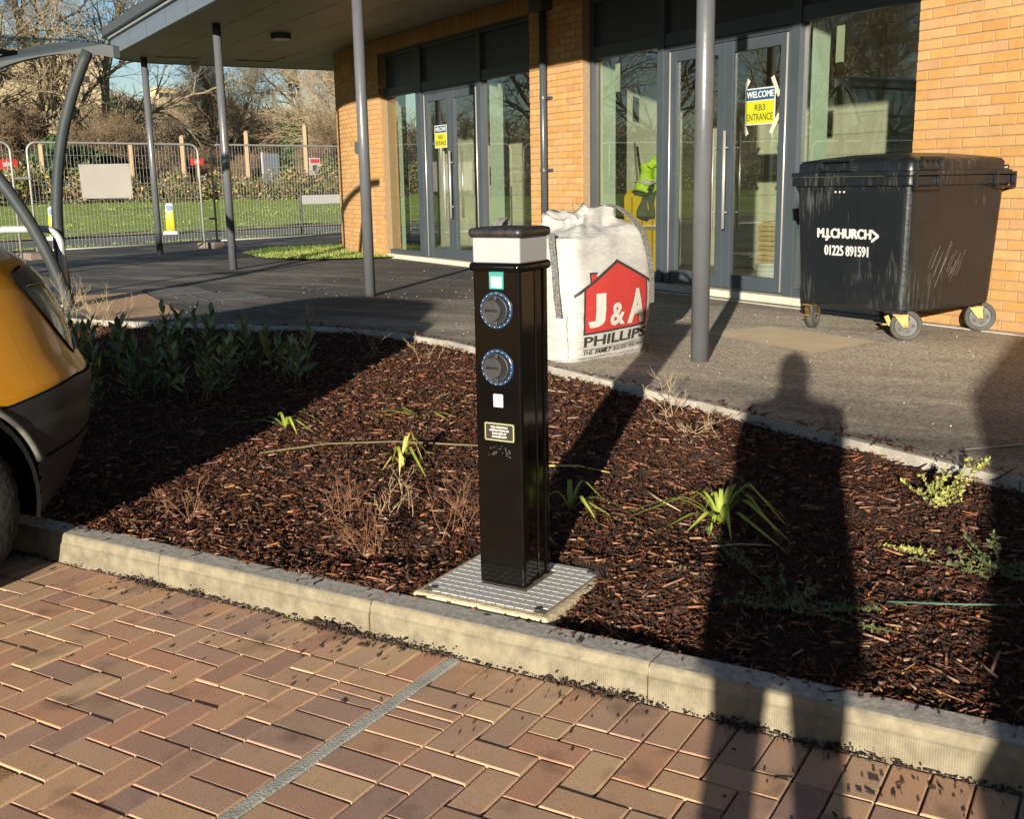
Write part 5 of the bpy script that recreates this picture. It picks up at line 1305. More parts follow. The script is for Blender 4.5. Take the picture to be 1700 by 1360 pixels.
# ================================================================== CYCLE SHELTER AND STAND
CRV = Vector((0.863, 0.505, 0)); BCK = Vector((-0.4835, -0.8754, 0)).normalized()
sh_m = mat('shelter_paint', (0.030, 0.037, 0.040), 0.55, (0.042, 0.05, 0.053), nscale=3, spec=0.22)
shel = thing('cycle_shelter', (-9.30, 7.22, T), 'grey steel cycle shelter with curved legs and arched roof left of the canopy', 'cycle shelter')
def arcpts(P0, P1, P2, n=22):
    return [Vector(P0) * (1 - t) ** 2 + Vector(P1) * 2 * t * (1 - t) + Vector(P2) * t * t for t in np.linspace(0, 1, n)]
def SP(l, z, b_=0.0): return CRV * l + BCK * b_ + Vector((0, 0, z))
for k, back_ in enumerate((0.0, 4.2)):
    br = BCK * back_
    mb = MB(); mb.tube([p + br for p in arcpts(SP(-0.52, 0, -.40), SP(-0.70, 1.40, -.40), SP(-0.08, 2.50, -.40))], 0.056, 14); mb.build('curved_leg', sh_m, shel, True)
    mb = MB(); mb.tube([p + br for p in arcpts(SP(0.04, 0, 0.12), SP(-0.26, 1.25, 0.12), SP(-1.3, 2.10, 0.12))], 0.062, 14); mb.build('curved_leg', sh_m, shel, True)
    top_ = [SP(l, 2.53 - 0.24 * (l + 0.23) ** 2, -.40) + br for l in np.linspace(0.20, -2.5, 26)]
    mb = MB(); up_ = Vector((0, 0, 0.055))
    mb.loft([[p + up_ + BCK * .03, p + up_ - BCK * .03, p - up_ - BCK * .03, p - up_ + BCK * .03] for p in top_], True, True, True); mb.build('roof_beam', sh_m, shel)
roof_m = glass_mat('polycarbonate', (0.66, 0.72, 0.78), 0.5, 0.12)
V = []; Fc = []; ls = np.linspace(0.18, -2.5, 26)
for i, l in enumerate(ls):
    z = 2.605 - 0.24 * (l + 0.23) ** 2
    for b_ in (-0.36, 4.4):
        V.append(SP(l, z, b_)); V.append(SP(l, z + 0.008, b_))
for i in range(len(ls) - 1):
    a = i * 4; Fc += [(a, a + 4, a + 6, a + 2), (a + 1, a + 3, a + 7, a + 5), (a, a + 1, a + 5, a + 4), (a + 2, a + 6, a + 7, a + 3)]
mb = MB(); mb.add(V, Fc); mb.build('roof_sheet', roof_m, shel, True)
for l in (-0.75, -1.6, -2.4):
    mb = MB(); z = 2.53 - 0.24 * (l + 0.23) ** 2 + .03; mb.tube([SP(l, z, -.36), SP(l, z, 4.4)], 0.022, 8); mb.build('purlin', sh_m, shel, True)
for l, z in ((0.14, 2.50), (-1.2, 2.30), (-.70, 2.47)):
    mb = MB(); mb.tube([SP(l, z, -.42), SP(l, z, -.46)], 0.014, 8); mb.build('bolt_head', steel, shel)
mb = MB(); mb.tube([SP(-1.28, 2.08, .12), SP(-1.3, 2.2, .05)], 0.05, 12); mb.build('leg_bracket', sh_m, shel, True)
stand_m = mat('pale_steel', (0.42, 0.43, 0.42), 0.45, (0.52, 0.53, 0.51), nscale=8, metal=0.3)
for k, (px, py, lab) in enumerate(((-9.80, 7.05, 'pale steel hoop cycle stand just behind the amber van'),)):
    o = thing('cycle_stand', (px, py, T), lab, 'cycle stand')
    d_ = CRV
    P = [d_ * -0.36, d_ * -0.36 + Vector((0, 0, .62))] + [d_ * (-.36 + .16 * (1 - math.cos(a))) + Vector((0, 0, .62 + .16 * math.sin(a))) for a in np.linspace(.2, math.pi / 2, 6)] + \
        [d_ * (.36 - .16 * (1 - math.sin(a))) + Vector((0, 0, .62 + .16 * math.cos(a))) for a in np.linspace(0, math.pi / 2 - .2, 6)] + [d_ * .36 + Vector((0, 0, .62)), d_ * .36]
    mb = MB(); mb.tube(P, 0.036, 14); mb.build('hoop', stand_m, o, True)
    mb = MB()
    for s_ in (-1, 1): mb.tube([d_ * .36 * s_, d_ * .36 * s_ + Vector((0, 0, .012))], 0.075, 16)
    mb.build('foot_plate', stand_m, o)

# ================================================================== SITE FENCE
galv2 = mat('fence_steel', (0.30, 0.305, 0.29), 0.5, (0.38, 0.385, 0.365), nscale=6, metal=0.3)
wire = mat('fence_wire', (0.30, 0.30, 0.28), 0.6, metal=0.2)
foot_m = mat('foot_block_concrete', (0.13, 0.10, 0.08), 0.9, (0.20, 0.16, 0.13), nscale=10, bump=0.4, bscale=50)
def make_panel():
    fr, wr_ = MB(), MB(); L0, L1, H0, H1, rc = 0.14, 3.36, 0.12, 1.95, 0.16
    fr.tube([GD * L0 + Vector((0, 0, -.0))] + [GD * L0 + Vector((0, 0, H1 - rc))] + [GD * (L0 + rc - rc * math.cos(a)) + Vector((0, 0, H1 - rc + rc * math.sin(a))) for a in np.linspace(.25, math.pi / 2, 6)]
            + [GD * (L1 - rc + rc * math.sin(a)) + Vector((0, 0, H1 - rc + rc * math.cos(a))) for a in np.linspace(0, math.pi / 2 - .25, 6)] + [GD * L1 + Vector((0, 0, H1 - rc)), GD * L1], 0.020, 10)
    fr.tube([GD * L0 + Vector((0, 0, H0)), GD * L1 + Vector((0, 0, H0))], 0.016, 8)
    for i in range(1, 48):
        l = L0 + (L1 - L0) * i / 48; wr_.tube([GD * l + Vector((0, 0, H0)), GD * l + Vector((0, 0, H1))], 0.0030, 4, False)
    for z in (0.40, 0.68, 0.96, 1.24, 1.52, 1.74): wr_.tube([GD * L0 + Vector((0, 0, z)), GD * L1 + Vector((0, 0, z))], 0.0030, 4, False)
    cl = MB(); cl.tube([GD * (L1 - .01), GD * (L1 + .30)], 0.022, 8)
    return fr.mesh('frame', True), wr_.mesh('wire_mesh'), cl.mesh('coupler')
fme, wme, cme = make_panel()
for m_, mm in ((fme, galv2), (wme, wire), (cme, galv2)): m_.materials.append(mm)
labs = {0: 'steel mesh fence panel on the right, running behind the brick corner', -1: 'steel mesh fence panel carrying the blank white board', -2: 'steel mesh fence panel furthest left, behind the amber van',
        -3: 'steel mesh fence panel beyond the left edge, mirrored in the windows', -4: 'steel mesh fence panel two along from the left edge of the picture', 1: 'steel mesh fence panel hidden behind the brick corner'}
for k in (1, 0, -1, -2, -3, -4):
    bend = 0.0
    o = thing('mesh_fence', GW(3.5 * k, 0, T + 0.02), labs[k], 'fence panel', 'steel site fence panels', bend)
    link('frame', fme, o); stuff(link('wire_mesh', wme, o)); 
    for cz in (0.55, 1.35): link('coupler', cme, o, xf=Matrix.Translation((0, 0, cz)))
    f_ = thing('ballast_block', GW(3.5 * k, 0, T), 'concrete fence foot ' + {0: 'on the tarmac between the two panels in view', -1: 'left of the panel with the white board', -2: 'hidden behind the amber van', -3: 'beyond the left edge of the picture', -4: 'furthest left along the fence', 1: 'behind the brick corner'}[k], 'fence foot', 'fence feet')
    mb = MB(); mb.box((0, 0, 0.062), (0.24, 0.62, 0.125), Matrix.Rotation(math.atan2(GN.y, GN.x) - math.pi / 2, 3, 'Z')); mb.build('block', foot_m, f_, bevel=0.015)
    mb = MB()
    for s_ in (-.14, .14): mb.tube([GD * s_ + Vector((0, 0, .120)), GD * s_ + Vector((0, 0, .128))], 0.03, 10)
    mb.build('sockets', black_p, f_)
bd = thing('notice_board', GW(-2.02, -0.05, T + 1.0), 'blank white board hanging on the steel fence panel', 'board')
mb = MB(); q = [(-.47, .01), (.465, 0.0), (.45, .615), (-.485, .60)]
mb.add([GD * a + Vector((0, 0, z)) - GN * 0.012 for a, z in q] + [GD * a + Vector((0, 0, z)) for a, z in q], [(0, 1, 2, 3), (7, 6, 5, 4)] + [(i, 4 + i, 4 + (i + 1) % 4, (i + 1) % 4) for i in range(4)])
mb.build('panel', mat('board_white', (0.42, 0.40, 0.37), 0.6, (0.47, 0.45, 0.42), nscale=2), bd)
mb = MB()
for a, z in ((-.46, .58), (.42, .58), (-.44, .03), (.43, .03)): mb.tube([GD * a + Vector((0, 0, z)) - GN * .02, GD * a + Vector((0, 0, z)) + GN * .05], 0.006, 6)
mb.build('cable_ties', black_p, bd)

# ---- things along the road
yel = mat('bollard_yellow', (0.48, 0.40, 0.01), 0.45); bol_w = mat('bollard_white', (0.42, 0.42, 0.41), 0.5)
for x, y, lab in ((-22.95, 21.02, 'yellow and white road bollard seen between the grey columns'), (-23.75, 17.95, 'yellow and white road bollard seen beside the curved shelter leg')):
    o = thing('traffic_bollard', (x, y, 0.27), lab, 'bollard', 'bollards by the road', R(35)); o.scale = (.88, .88, .88)
    mb = MB(); mb.loft([rrect(.30, .17, .07, 5, 0.09), rrect(.28, .16, .07, 5, .55), rrect(.26, .15, .07, 5, .70)], True, True, False); mb.build('shell', yel, o, True)
    mb = MB(); mb.loft([rrect(.262, .152, .07, 5, .70), rrect(.25, .14, .07, 5, .90), rrect(.16, .08, .03, 5, .95)], True, False, True); mb.build('top', bol_w, o, True)
    mb = MB(); mb.tube([(0, -.085, .80), (0, -.092, .80)], .09, 20); mb.build('blue_disc', mat('sign_blue', (.05, .12, .25), .5), o)
    mb = MB(); mb.loft([rrect(.5, .34, .1, 5, 0), rrect(.44, .28, .1, 5, .10)], True, True, True); mb.build('base', bol_w, o)
sn = thing('street_name_sign', GW(5.2, 3.6, 0.30), 'low street name sign on black posts by the brick corner', 'sign')
mb = MB(); mb.tube([GD * -.55, GD * -.55 + Vector((0, 0, .98))], .03, 8); mb.build('leg', black_p, sn); mb = MB(); mb.tube([GD * .75, GD * .75 + Vector((0, 0, .98))], .03, 8); mb.build('leg', black_p, sn)
mb = MB(); mb.box((GD * .1 + Vector((0, 0, .86)) - GN * .0), (1.28, .03, .22), Matrix.Rotation(math.atan2(GD.y, GD.x), 3, 'Z')); mb.build('plate', bol_w, sn)
mb = MB(); mb.box((GD * .1 + Vector((0, 0, .99))), (1.36, .05, .04), Matrix.Rotation(math.atan2(GD.y, GD.x), 3, 'Z')); mb.build('top_rail', black_p, sn)
lampm = mat('lamp_post_grey', (0.42, 0.42, 0.40), 0.5, metal=.2)
for (t, d_, h, side, lab) in ((28.4, 40, 5.3, -1, 'grey street lamp with an angled head above the bramble bank'), (19.0, 40, 3.2, 1, 'slim street lamp with a curved neck behind the timber post')):
    g_ = GW(t, d_); zb = float(far_height(np.array(g_.x), np.array(g_.y)))
    o = thing('street_lamp', (g_.x, g_.y, zb), lab, 'street lamp', 'street lamps')
    mb = MB(); mb.tube([(0, 0, 0), (0, 0, h)], [.09, .055], 10); mb.build('column', lampm, o, True)
    if side < 0:
        mb = MB(); mb.tube([(0, 0, h - .05), -CRV * .9 + Vector((0, 0, h))], .035, 8); mb.build('arm', lampm, o, True); mb = MB(); mb.box(-CRV * 1.3 + Vector((0, 0, h + .02)), (.9, .28, .10), Matrix.Rotation(math.atan2(CRV.y, CRV.x), 3, 'Z')); mb.build('lantern', lampm, o, bevel=.03)
    else:
        mb = MB(); mb.tube([CRV * .35 * (1 - math.cos(a)) + Vector((0, 0, h + .35 * math.sin(a))) for a in np.linspace(0, 2.2, 9)], .035, 8); mb.build('neck', lampm, o, True); mb = MB(); mb.box(CRV * .75 + Vector((0, 0, h + .25)), (.5, .2, .1)); mb.build('lantern', lampm, o, bevel=.03)
timber = mat('post_timber', (0.24, 0.17, 0.10), 0.9, (0.34, 0.25, 0.15), nscale=8, stretch=(6, 6, 1))
signr = mat('sign_red', (0.45, 0.03, 0.03), 0.6)
for t, h, lab in ((10.94, 2.35, 'timber fence post left of the first column, among brambles'), (13.3, 2.7, 'timber fence post bearing a small red sign'), (16.5, 2.95, 'timber fence post right of the second column'), (19.7, 3.3, 'tall timber fence post near the brick corner'), (7.2, 2.3, 'timber fence post behind the curved shelter leg'), (-15, 2.3, 'timber fence post beyond the left edge of the picture')):
    g_ = GW(t, 24.5); o = thing('timber_post', (g_.x, g_.y, verge_z(24.5) - .1), lab, 'post', 'timber posts on the bank')
    mb = MB(); mb.box((0, 0, h / 2), (.19, .19, h), Matrix.Rotation(.3, 3, 'Z')); mb.build('shaft', timber, o, bevel=.02); mb = MB(); mb.loft([[(-.095, -.095, h), (.095, -.095, h), (.095, .095, h), (-.095, .095, h)], [(-.04, -.04, h + .08), (.04, -.04, h + .08), (.04, .04, h + .08), (-.04, .04, h + .08)]], True, False, True); mb.build('tip', timber, o)
for t, z, wd, hg, m_, lab in ((13.75, 1.55, .62, .30, signr, 'small red and white sign on the bank behind the fence gap'), (5.7, 1.45, .8, .38, signr, 'red sign board seen at the left edge behind the shelter leg')):
    o = thing('site_sign', GW(t, 24.2, verge_z(24.2) + z), lab, 'sign', 'red signs on the bank')
    rot_ = Matrix.Rotation(math.atan2(GD.y, GD.x), 3, 'Z')
    mb = MB(); mb.box((0, 0, 0), (wd, .03, hg), rot_); mb.build('panel', m_, o); mb = MB(); mb.box(-GN * .02, (wd * .4, .01, hg * .4), rot_); mb.build('white_mark', bol_w, o)
    mb = MB(); mb.tube([(0, 0, -z - .4), (0, 0, hg * .4)], .03, 6); o2 = mb.build('stake', timber, o)
o = thing('grey_hoarding', GW(17.9, 24.8, verge_z(24.8)), 'blue grey board leaning on the bank below the street lamp', 'board')
rot_ = Matrix.Rotation(math.atan2(GD.y, GD.x), 3, 'Z')
mb = MB(); mb.box((0, 0, 1.0), (.85, .05, 1.9), rot_); mb.build('panel', mat('hoarding_grey', (.13, .15, .19), .6), o); mb = MB(); mb.box(-GD * .46 + Vector((0, 0, 1.0)), (.07, .07, 2.0), rot_); mb.build('edge_post', bol_w, o)
o = thing('warning_sign', GW(20.0, 24.3, verge_z(24.3)), 'white warning sign with red heading on the bank near the brick corner', 'sign')
mb = MB(); mb.box((0, 0, 1.35), (.62, .03, .80), rot_); mb.build('panel', bol_w, o); mb = MB(); mb.box(-GN * .02 + Vector((0, 0, 1.60)), (.5, .01, .18), rot_); mb.build('red_heading', signr, o); mb = MB(); mb.box(-GN * .02 + Vector((0, 0, 1.28)), (.25, .01, .25), rot_); mb.build('black_mark', black_p, o)
mb = MB(); mb.tube([(0, 0, 0), (0, 0, 1.7)], .03, 6); mb.build('stake', timber, o)

# ================================================================== TREES, HEDGE AND HILLSIDE
def seg_mesh(name, segs, n=4):
    """segments (p0, p1, r0, r1) -> open prisms"""
    P0 = np.array([s[0] for s in segs], np.float32); P1 = np.array([s[1] for s in segs], np.float32)
    r0 = np.array([s[2] for s in segs], np.float32); r1 = np.array([s[3] for s in segs], np.float32)
    t = P1 - P0; t /= np.maximum(np.linalg.norm(t, axis=1, keepdims=True), 1e-9)
    ref = np.where(np.abs(t[:, 2:3]) > 0.9, np.array([[1, 0, 0]], np.float32), np.array([[0, 0, 1]], np.float32))
    u = np.cross(t, ref); u /= np.maximum(np.linalg.norm(u, axis=1, keepdims=True), 1e-9); v = np.cross(t, u)
    ang = np.arange(n) * 2 * np.pi / n
    ring = u[:, None, :] * np.cos(ang)[None, :, None] + v[:, None, :] * np.sin(ang)[None, :, None]
    A = P0[:, None, :] + ring * r0[:, None, None]; Bq = P1[:, None, :] + ring * r1[:, None, None]
    V = np.concatenate([A, Bq], 1).reshape(-1, 3)
    k = np.arange(n); f = np.stack([k, (k + 1) % n, n + (k + 1) % n, n + k], 1)
    F = (np.arange(len(segs))[:, None, None] * 2 * n + f[None]).reshape(-1, 4)
    return fast_mesh(name, V, F, n > 3)

def grow(rng, height, spread, droop=0.0, trunks=1, dens=1.0, first=0.2, max_twigs=9000):
    """bare winter tree: limbs fork and thin out to twigs; returns (limb segments, twig segments)"""
    limbs, twigs = [], []
    def branch(p, d, L_, r, lev):
        n = 5 if lev < 3 else 3
        step = L_ / n; q = Vector(p); dd = Vector(d)
        for i in range(n):
            wob = 0.10 + 0.05 * lev
            dd = (dd + Vector((rng.gauss(0, wob), rng.gauss(0, wob), rng.gauss(0, wob) + (0.05 if lev < 3 else -droop)))).normalized()
            e = q + dd * step; ra, rb = r * (1 - 0.55 * i / n), r * (1 - 0.55 * (i + 1) / n)
            (limbs if lev < 3 else twigs).append((tuple(q), tuple(e), ra, rb))
            q = e
            if lev < 4 and len(twigs) < max_twigs:
                f = (i + 1) / n
                if lev == 0 and f < first: continue
                k = {0: 2, 1: 2, 2: 2, 3: 2}[lev]
                if rng.random() > dens: k -= 1
                for _ in range(k):
                    ax = dd.orthogonal().normalized(); ax.rotate(Matrix.Rotation(rng.uniform(0, 6.283), 3, dd))
                    a = rng.uniform(0.45, 1.0) * spread
                    nd = (dd * math.cos(a) + ax * math.sin(a)).normalized()
                    branch(q, nd, L_ * rng.uniform(0.42, 0.68) * (1.05 - 0.35 * f if lev == 0 else 1), rb * rng.uniform(0.45, 0.68), lev + 1)
    for k in range(trunks):
        a = rng.uniform(0, 6.28); lean = 0.0 if trunks == 1 else rng.uniform(.12, .35)
        branch((math.cos(a) * .2 * (trunks > 1), math.sin(a) * .2 * (trunks > 1), 0), Vector((math.cos(a) * lean, math.sin(a) * lean, 1)).normalized(), height * rng.uniform(.52, .6), height * 0.016 * (1.0 if trunks == 1 else .6), 0)
    return limbs, twigs
bark_t = mat('tree_bark', (0.22, 0.18, 0.11), 0.95, (0.34, 0.28, 0.18), nscale=3, ndetail=6, bump=0.5, bscale=14)
twig_t = mat('tree_twigs', (0.28, 0.22, 0.135), 0.95, (0.38, 0.30, 0.19), nscale=2, ndetail=3, objrand=0.15)
twig_r = mat('reddish_twigs', (0.17, 0.115, 0.07), 0.95, (0.26, 0.185, 0.11), nscale=2, ndetail=3, objrand=0.15)
kinds = []
for sd_, kw in ((3, dict(height=18, spread=0.95, max_twigs=40000, dens=.62)), (5, dict(height=17, spread=0.8, max_twigs=40000, dens=.62)), (9, dict(height=13, spread=0.6, trunks=2, max_twigs=40000, droop=.02)), (14, dict(height=6.0, spread=1.15, trunks=3, max_twigs=40000, droop=.05, first=0.0))):
    li, tw = grow(random.Random(sd_), **kw)
    tw = [(a, b_, max(r0, .009), max(r1, .006)) for a, b_, r0, r1 in tw]
    lm = seg_mesh('trunk', li, 6); lm.materials.append(bark_t); tm = seg_mesh('crown', tw, 3); tm.materials.append(twig_t if sd_ != 14 else twig_r); kinds.append((lm, tm))
def plant_tree(kind, t, d, sc_, rz, label, group, sz=None):
    g_ = GW(t, d); z = float(far_height(np.array(g_.x), np.array(g_.y)))
    o = thing('bare_tree' if kind < 3 else 'bare_thicket', (g_.x, g_.y, z - .05), label, 'tree' if kind < 3 else 'thicket', group, rz)
    o.scale = (sc_, sc_, sz or sc_); link('trunk', kinds[kind][0], o); link('crown', kinds[kind][1], o)
    return o
TR = [  # kind, t, d, scale, spin, label
    (0, 11.6, 33, 1.0, 0.3, 'tall bare tree whose crown fills the sky above the shelter beam'),
    (1, 15.2, 37, 0.95, 1.4, 'bare tree right of the shelter leg top, reaching under the canopy'),
    (0, 7.6, 32, 1.05, 2.5, 'bare tree at the left edge above the amber van'),
    (2, 25.0, 41, 0.72, 0.8, 'many-stemmed bare tree left of the far street lamp'),
    (2, 26.8, 32, 0.85, 2.6, 'pale-stemmed bare tree beside the brick corner'),
    (1, 30.5, 40, 0.75, 3.6, 'bare tree standing just behind the brick corner'),
    (2, 40.5, 66, 0.7, 5.2, 'bare tree on the hillside right of the stone building'),
    (1, 3.0, 33, 1.0, 1.0, 'bare tree just outside the left edge of the picture'),
    (0, -14.0, 31, 1.0, 3.3, 'bare tree left of the picture, mirrored in the further doors'),
    (0, -21.0, 31, 1.0, 0.2, 'bare tree left of the picture, mirrored in the nearer glass'),
    (1, -27.0, 30, 1.05, 0.9, 'bare tree left of the picture, mirrored in the right-hand window'),
    (2, -33.0, 31, 1.1, 2.0, 'many-stemmed tree left of the picture, mirrored in the glass'),
    (0, -40.0, 30, 1.05, 4.4, 'broad bare tree left of the picture, mirrored high in the glass'),
    (1, -48.0, 33, 1.05, 5.5, 'bare tree far left of the picture beyond the car park'),
]
for k, t, d, s_, rz, lab in TR: plant_tree(k, t, d, s_, rz, lab, 'bare winter trees beyond the road')
TH = [(4.5, 29), (6.5, 28.5), (8.6, 29.5), (10.8, 28.6), (12.6, 29.5), (14.6, 28.5), (16.8, 29.8), (18.8, 29), (20.8, 29.5), (22.8, 28.5), (24.8, 30), (27, 29.5), (18.0, 37), (22.5, 38), (15.5, 35), (11.5, 35), (8, 35), (27, 40), (-16, 29), (-23, 28.5), (-30, 29.5), (-38, 29), (30, 36)]
words = ['leftmost behind the van', 'behind the van nose', 'left of the shelter leg', 'behind the white board', 'right of the white board', 'between the board and first column', 'left of the second column', 'behind the second column', 'right of the second column', 'under the far street lamp', 'behind the warning sign', 'at the brick corner', 'in the second row below the stone building', 'in the second row behind the lamp', 'in the second row behind the first column', 'in the second row behind the shelter', 'in the second row behind the van', 'in the third row near the lamp', 'first beyond the left edge', 'second beyond the left edge', 'third beyond the left edge', 'fourth beyond the left edge', 'in the second row at the brick corner']
for i, ((t, d), wd) in enumerate(zip(TH, words)):
    plant_tree(3, t, d, (0.72 + 0.14 * math.sin(i * 2.7)) * (0.7 if 14 < t < 23 else 1), i * 1.9, 'tangled brown bare thicket ' + wd, 'bare thickets on the bank', (0.70 + 0.10 * math.cos(i * 1.3)) * (0.62 if 14 < t < 23 else 1))
# wooded hillside that reads as one mass
seg = []
for _ in range(15000):
    d = 44 + (rnd.random() ** 1.2) * 185
    t = rnd.uniform(.383 * d - 8, .808 * d + 10) if rnd.random() < .72 else rnd.uniform(-80, 160)
    g_ = GW(t, d); z = float(far_height(np.array(g_.x), np.array(g_.y)))
    h = rnd.uniform(2.0, 6.0) * (0.25 if 0.50 < t / d < 0.62 and d > 90 else 1); r = 0.03 + d * 0.00035
    p = Vector((g_.x, g_.y, z + rnd.uniform(0, h * .5)))
    for _k in range(3):
        dv = Vector((rnd.gauss(0, .7), rnd.gauss(0, .7), rnd.uniform(.2, 1.0))).normalized() * rnd.uniform(1.0, 2.6)
        seg.append((tuple(p), tuple(p + dv), r, r * .4)); p = p + dv * rnd.uniform(.3, .9)
me = seg_mesh('hillside_wood', seg, 3); me.materials.append(mat('far_twigs', (0.13, 0.095, 0.055), 0.95, (0.22, 0.165, 0.10), nscale=.12, ndetail=5, space='World', island=.25))
tag(stuff(link('hillside_wood', me)), 'brown winter woodland covering the far hillside', 'woodland')
def leaf_cloud(name, centres, n, size, material, squash=1.0):
    """small two-triangle leaves scattered through blobs (x, y, z, rx, rz)"""
    V = np.zeros((n, 4, 3), np.float32)
    w_ = np.array([c[3] ** 2 * c[4] for c in centres]); w_ /= w_.sum(); ch = nrs.choice(len(centres), n, p=w_)
    C = np.array(centres)[ch]
    dv = nrs.normal(0, 1, (n, 3)); dv /= np.linalg.norm(dv, axis=1, keepdims=True); rad = nrs.uniform(0.25, 1, n) ** 0.45
    P = C[:, :3] + dv * rad[:, None] * np.stack([C[:, 3], C[:, 3], C[:, 4]], 1)
    a = nrs.normal(0, 1, (n, 3)); a /= np.linalg.norm(a, axis=1, keepdims=True); b_ = np.cross(a, nrs.normal(0, 1, (n, 3))); b_ /= np.linalg.norm(b_, axis=1, keepdims=True)
    s_ = size * nrs.uniform(.6, 1.4, n)[:, None]
    V[:, 0] = P - a * s_; V[:, 1] = P + b_ * s_ * .5; V[:, 2] = P + a * s_; V[:, 3] = P - b_ * s_ * .5
    F = np.arange(n * 4).reshape(n, 4)
    me = fast_mesh(name, V.reshape(-1, 3), F); me.materials.append(material); return link(name, me)
# bramble bank: one hedge along the top of the verge
cs = []
for i in range(170):
    t = -45 + i * 0.48 + rnd.uniform(-.3, .3); d = rnd.uniform(20.6, 25.0); g_ = GW(t, d)
    hh = rnd.uniform(.55, 1.0) * (1.0 + .2 * math.sin(t * .35)) * (.55 + .45 * smooth01((d - 20.6) / 2.4)); cs.append((g_.x, g_.y, verge_z(d) + hh * .6, rnd.uniform(.6, 1.1), hh))
br = thing('bramble_hedge', (0, 0, 0), 'long low bramble hedge with tan and green leaves above the grass bank', 'hedge')
br.location = GW(0, 23, 0)
o1 = leaf_cloud('green_leaves', cs, 46000, .075, mat('bramble_green', (0.05, 0.075, 0.018), .8, (0.13, 0.15, 0.04), nscale=.9, space='World', island=.4, huerand=.02))
o2 = leaf_cloud('tan_leaves', cs, 22000, .075, mat('bramble_tan', (0.20, 0.12, 0.045), .85, (0.36, 0.24, 0.10), nscale=.9, space='World', island=.4, huerand=.02))
for o in (o1, o2):
    o['kind'] = 'stuff'; o.parent = br; o.matrix_parent_inverse = Matrix.Translation(-Vector(br.location))
sg = []
for c in cs:
    for _ in range(16):
        p = Vector((c[0] + rnd.gauss(0, .5), c[1] + rnd.gauss(0, .5), c[2] - .5)); q = p + Vector((rnd.gauss(0, .5), rnd.gauss(0, .5), rnd.uniform(.5, 1.3))); sg.append((tuple(p), tuple(q), .012, .006))
me = seg_mesh('stems', sg, 3); me.materials.append(twig_r); o = link('stems', me, br); o.matrix_parent_inverse = Matrix.Translation(-Vector(br.location)); o['kind'] = 'stuff'
# ivy-clad evergreens
IV = [(8.4, 26.6, 1.3, 2.4, 'dark ivy-covered evergreen bush left of the white board'), (10.3, 27.0, 0.9, 2.3, 'smaller dark evergreen bush behind the curved shelter leg'), (28.6, 60, 1.2, 5.4, 'dark evergreen tree on the slope left of the stone building'), (38.0, 75, 2.0, 2.6, 'rounded evergreen below the stone building'),
      (27.5, 36, 1.2, 3.6, 'dark evergreen bush by the far street lamp'), (-30, 27.5, 2.2, 3.0, 'dark evergreen bush left of the picture, mirrored in the doors'), (-18, 28, 1.8, 2.4, 'dark evergreen bush just beyond the left edge')]
ivm = mat('ivy_green', (0.018, 0.042, 0.010), .6, (0.05, 0.085, 0.022), nscale=.8, space='World', island=.5, huerand=.02)
for t, d, rx, rz_, lab in IV:
    g_ = GW(t, d); z = float(far_height(np.array(g_.x), np.array(g_.y))); o = thing('evergreen_bush', (g_.x, g_.y, z), lab, 'bush', 'evergreen bushes')
    blobs = [(rnd.gauss(0, rx * .42), rnd.gauss(0, rx * .42), rz_ * rnd.uniform(.25, .85), rx * rnd.uniform(.35, .6), rz_ * rnd.uniform(.22, .4)) for _ in range(11)]
    f = leaf_cloud('crown', blobs, 7000, .10 + rx * .012, ivm); f.parent = o
    mb = MB(); mb.tube([(0, 0, 0), (.05, .02, rz_ * .6)], [.14, .06], 8); mb.build('trunk', bark_t, o)
# stone buildings up on the hill
stone = mat('hill_stone', (0.42, 0.34, 0.21), .9, (0.50, 0.41, 0.27), nscale=.6, space='World'); dkw = mat('hill_window', (0.06, 0.06, 0.06), .4)
def hill_house(t, d, wd, dp_, h, zb, label, wins, rows_):
    g_ = GW(t, d); o = thing('stone_building', (g_.x, g_.y, zb), label, 'building', 'stone buildings on the hillside', math.atan2(GD.y, GD.x))
    mb = MB(); mb.bx(-wd / 2, wd / 2, 0, dp_, -6, h); mb.build('wall', stone, o); mb = MB(); mb.bx(-wd / 2 - .3, wd / 2 + .3, -.3, dp_ + .3, h, h + .35); mb.build('parapet', stone, o)
    for j in range(rows_):
        for i in range(wins):
            x = -wd / 2 + wd * (i + .5) / wins; mb = MB(); mb.bx(x - .55, x + .55, -.04, .05, h * (j + .35) / rows_, h * (j + .75) / rows_); mb.build('window', dkw, o)
    return o
hill_house(106, 190, 8.8, 6, 4.6, 16.6, 'pale stone building on the hill framed between the first two columns', 7, 2)
hill_house(68, 150, 7, 6, 4.5, 17.2, 'pale stone house on the hill behind the shelter leg', 3, 2)
hill_house(57, 150, 9, 7, 5, 17.0, 'stone terrace on the hill at the upper left edge', 6, 2)
for k in range(1):
    g_ = GW(112.3, 200); o = thing('mast', (g_.x, g_.y, 9), 'thin pale mast rising behind the stone building', 'mast'); mb = MB(); mb.tube([(0, 0, 0), (0, 0, 17)], [.12, .05], 6); mb.build('pole', lampm, o); mb = MB(); mb.box((0, 0, 14), (.8, .8, .2)); mb.build('bracket', lampm, o)

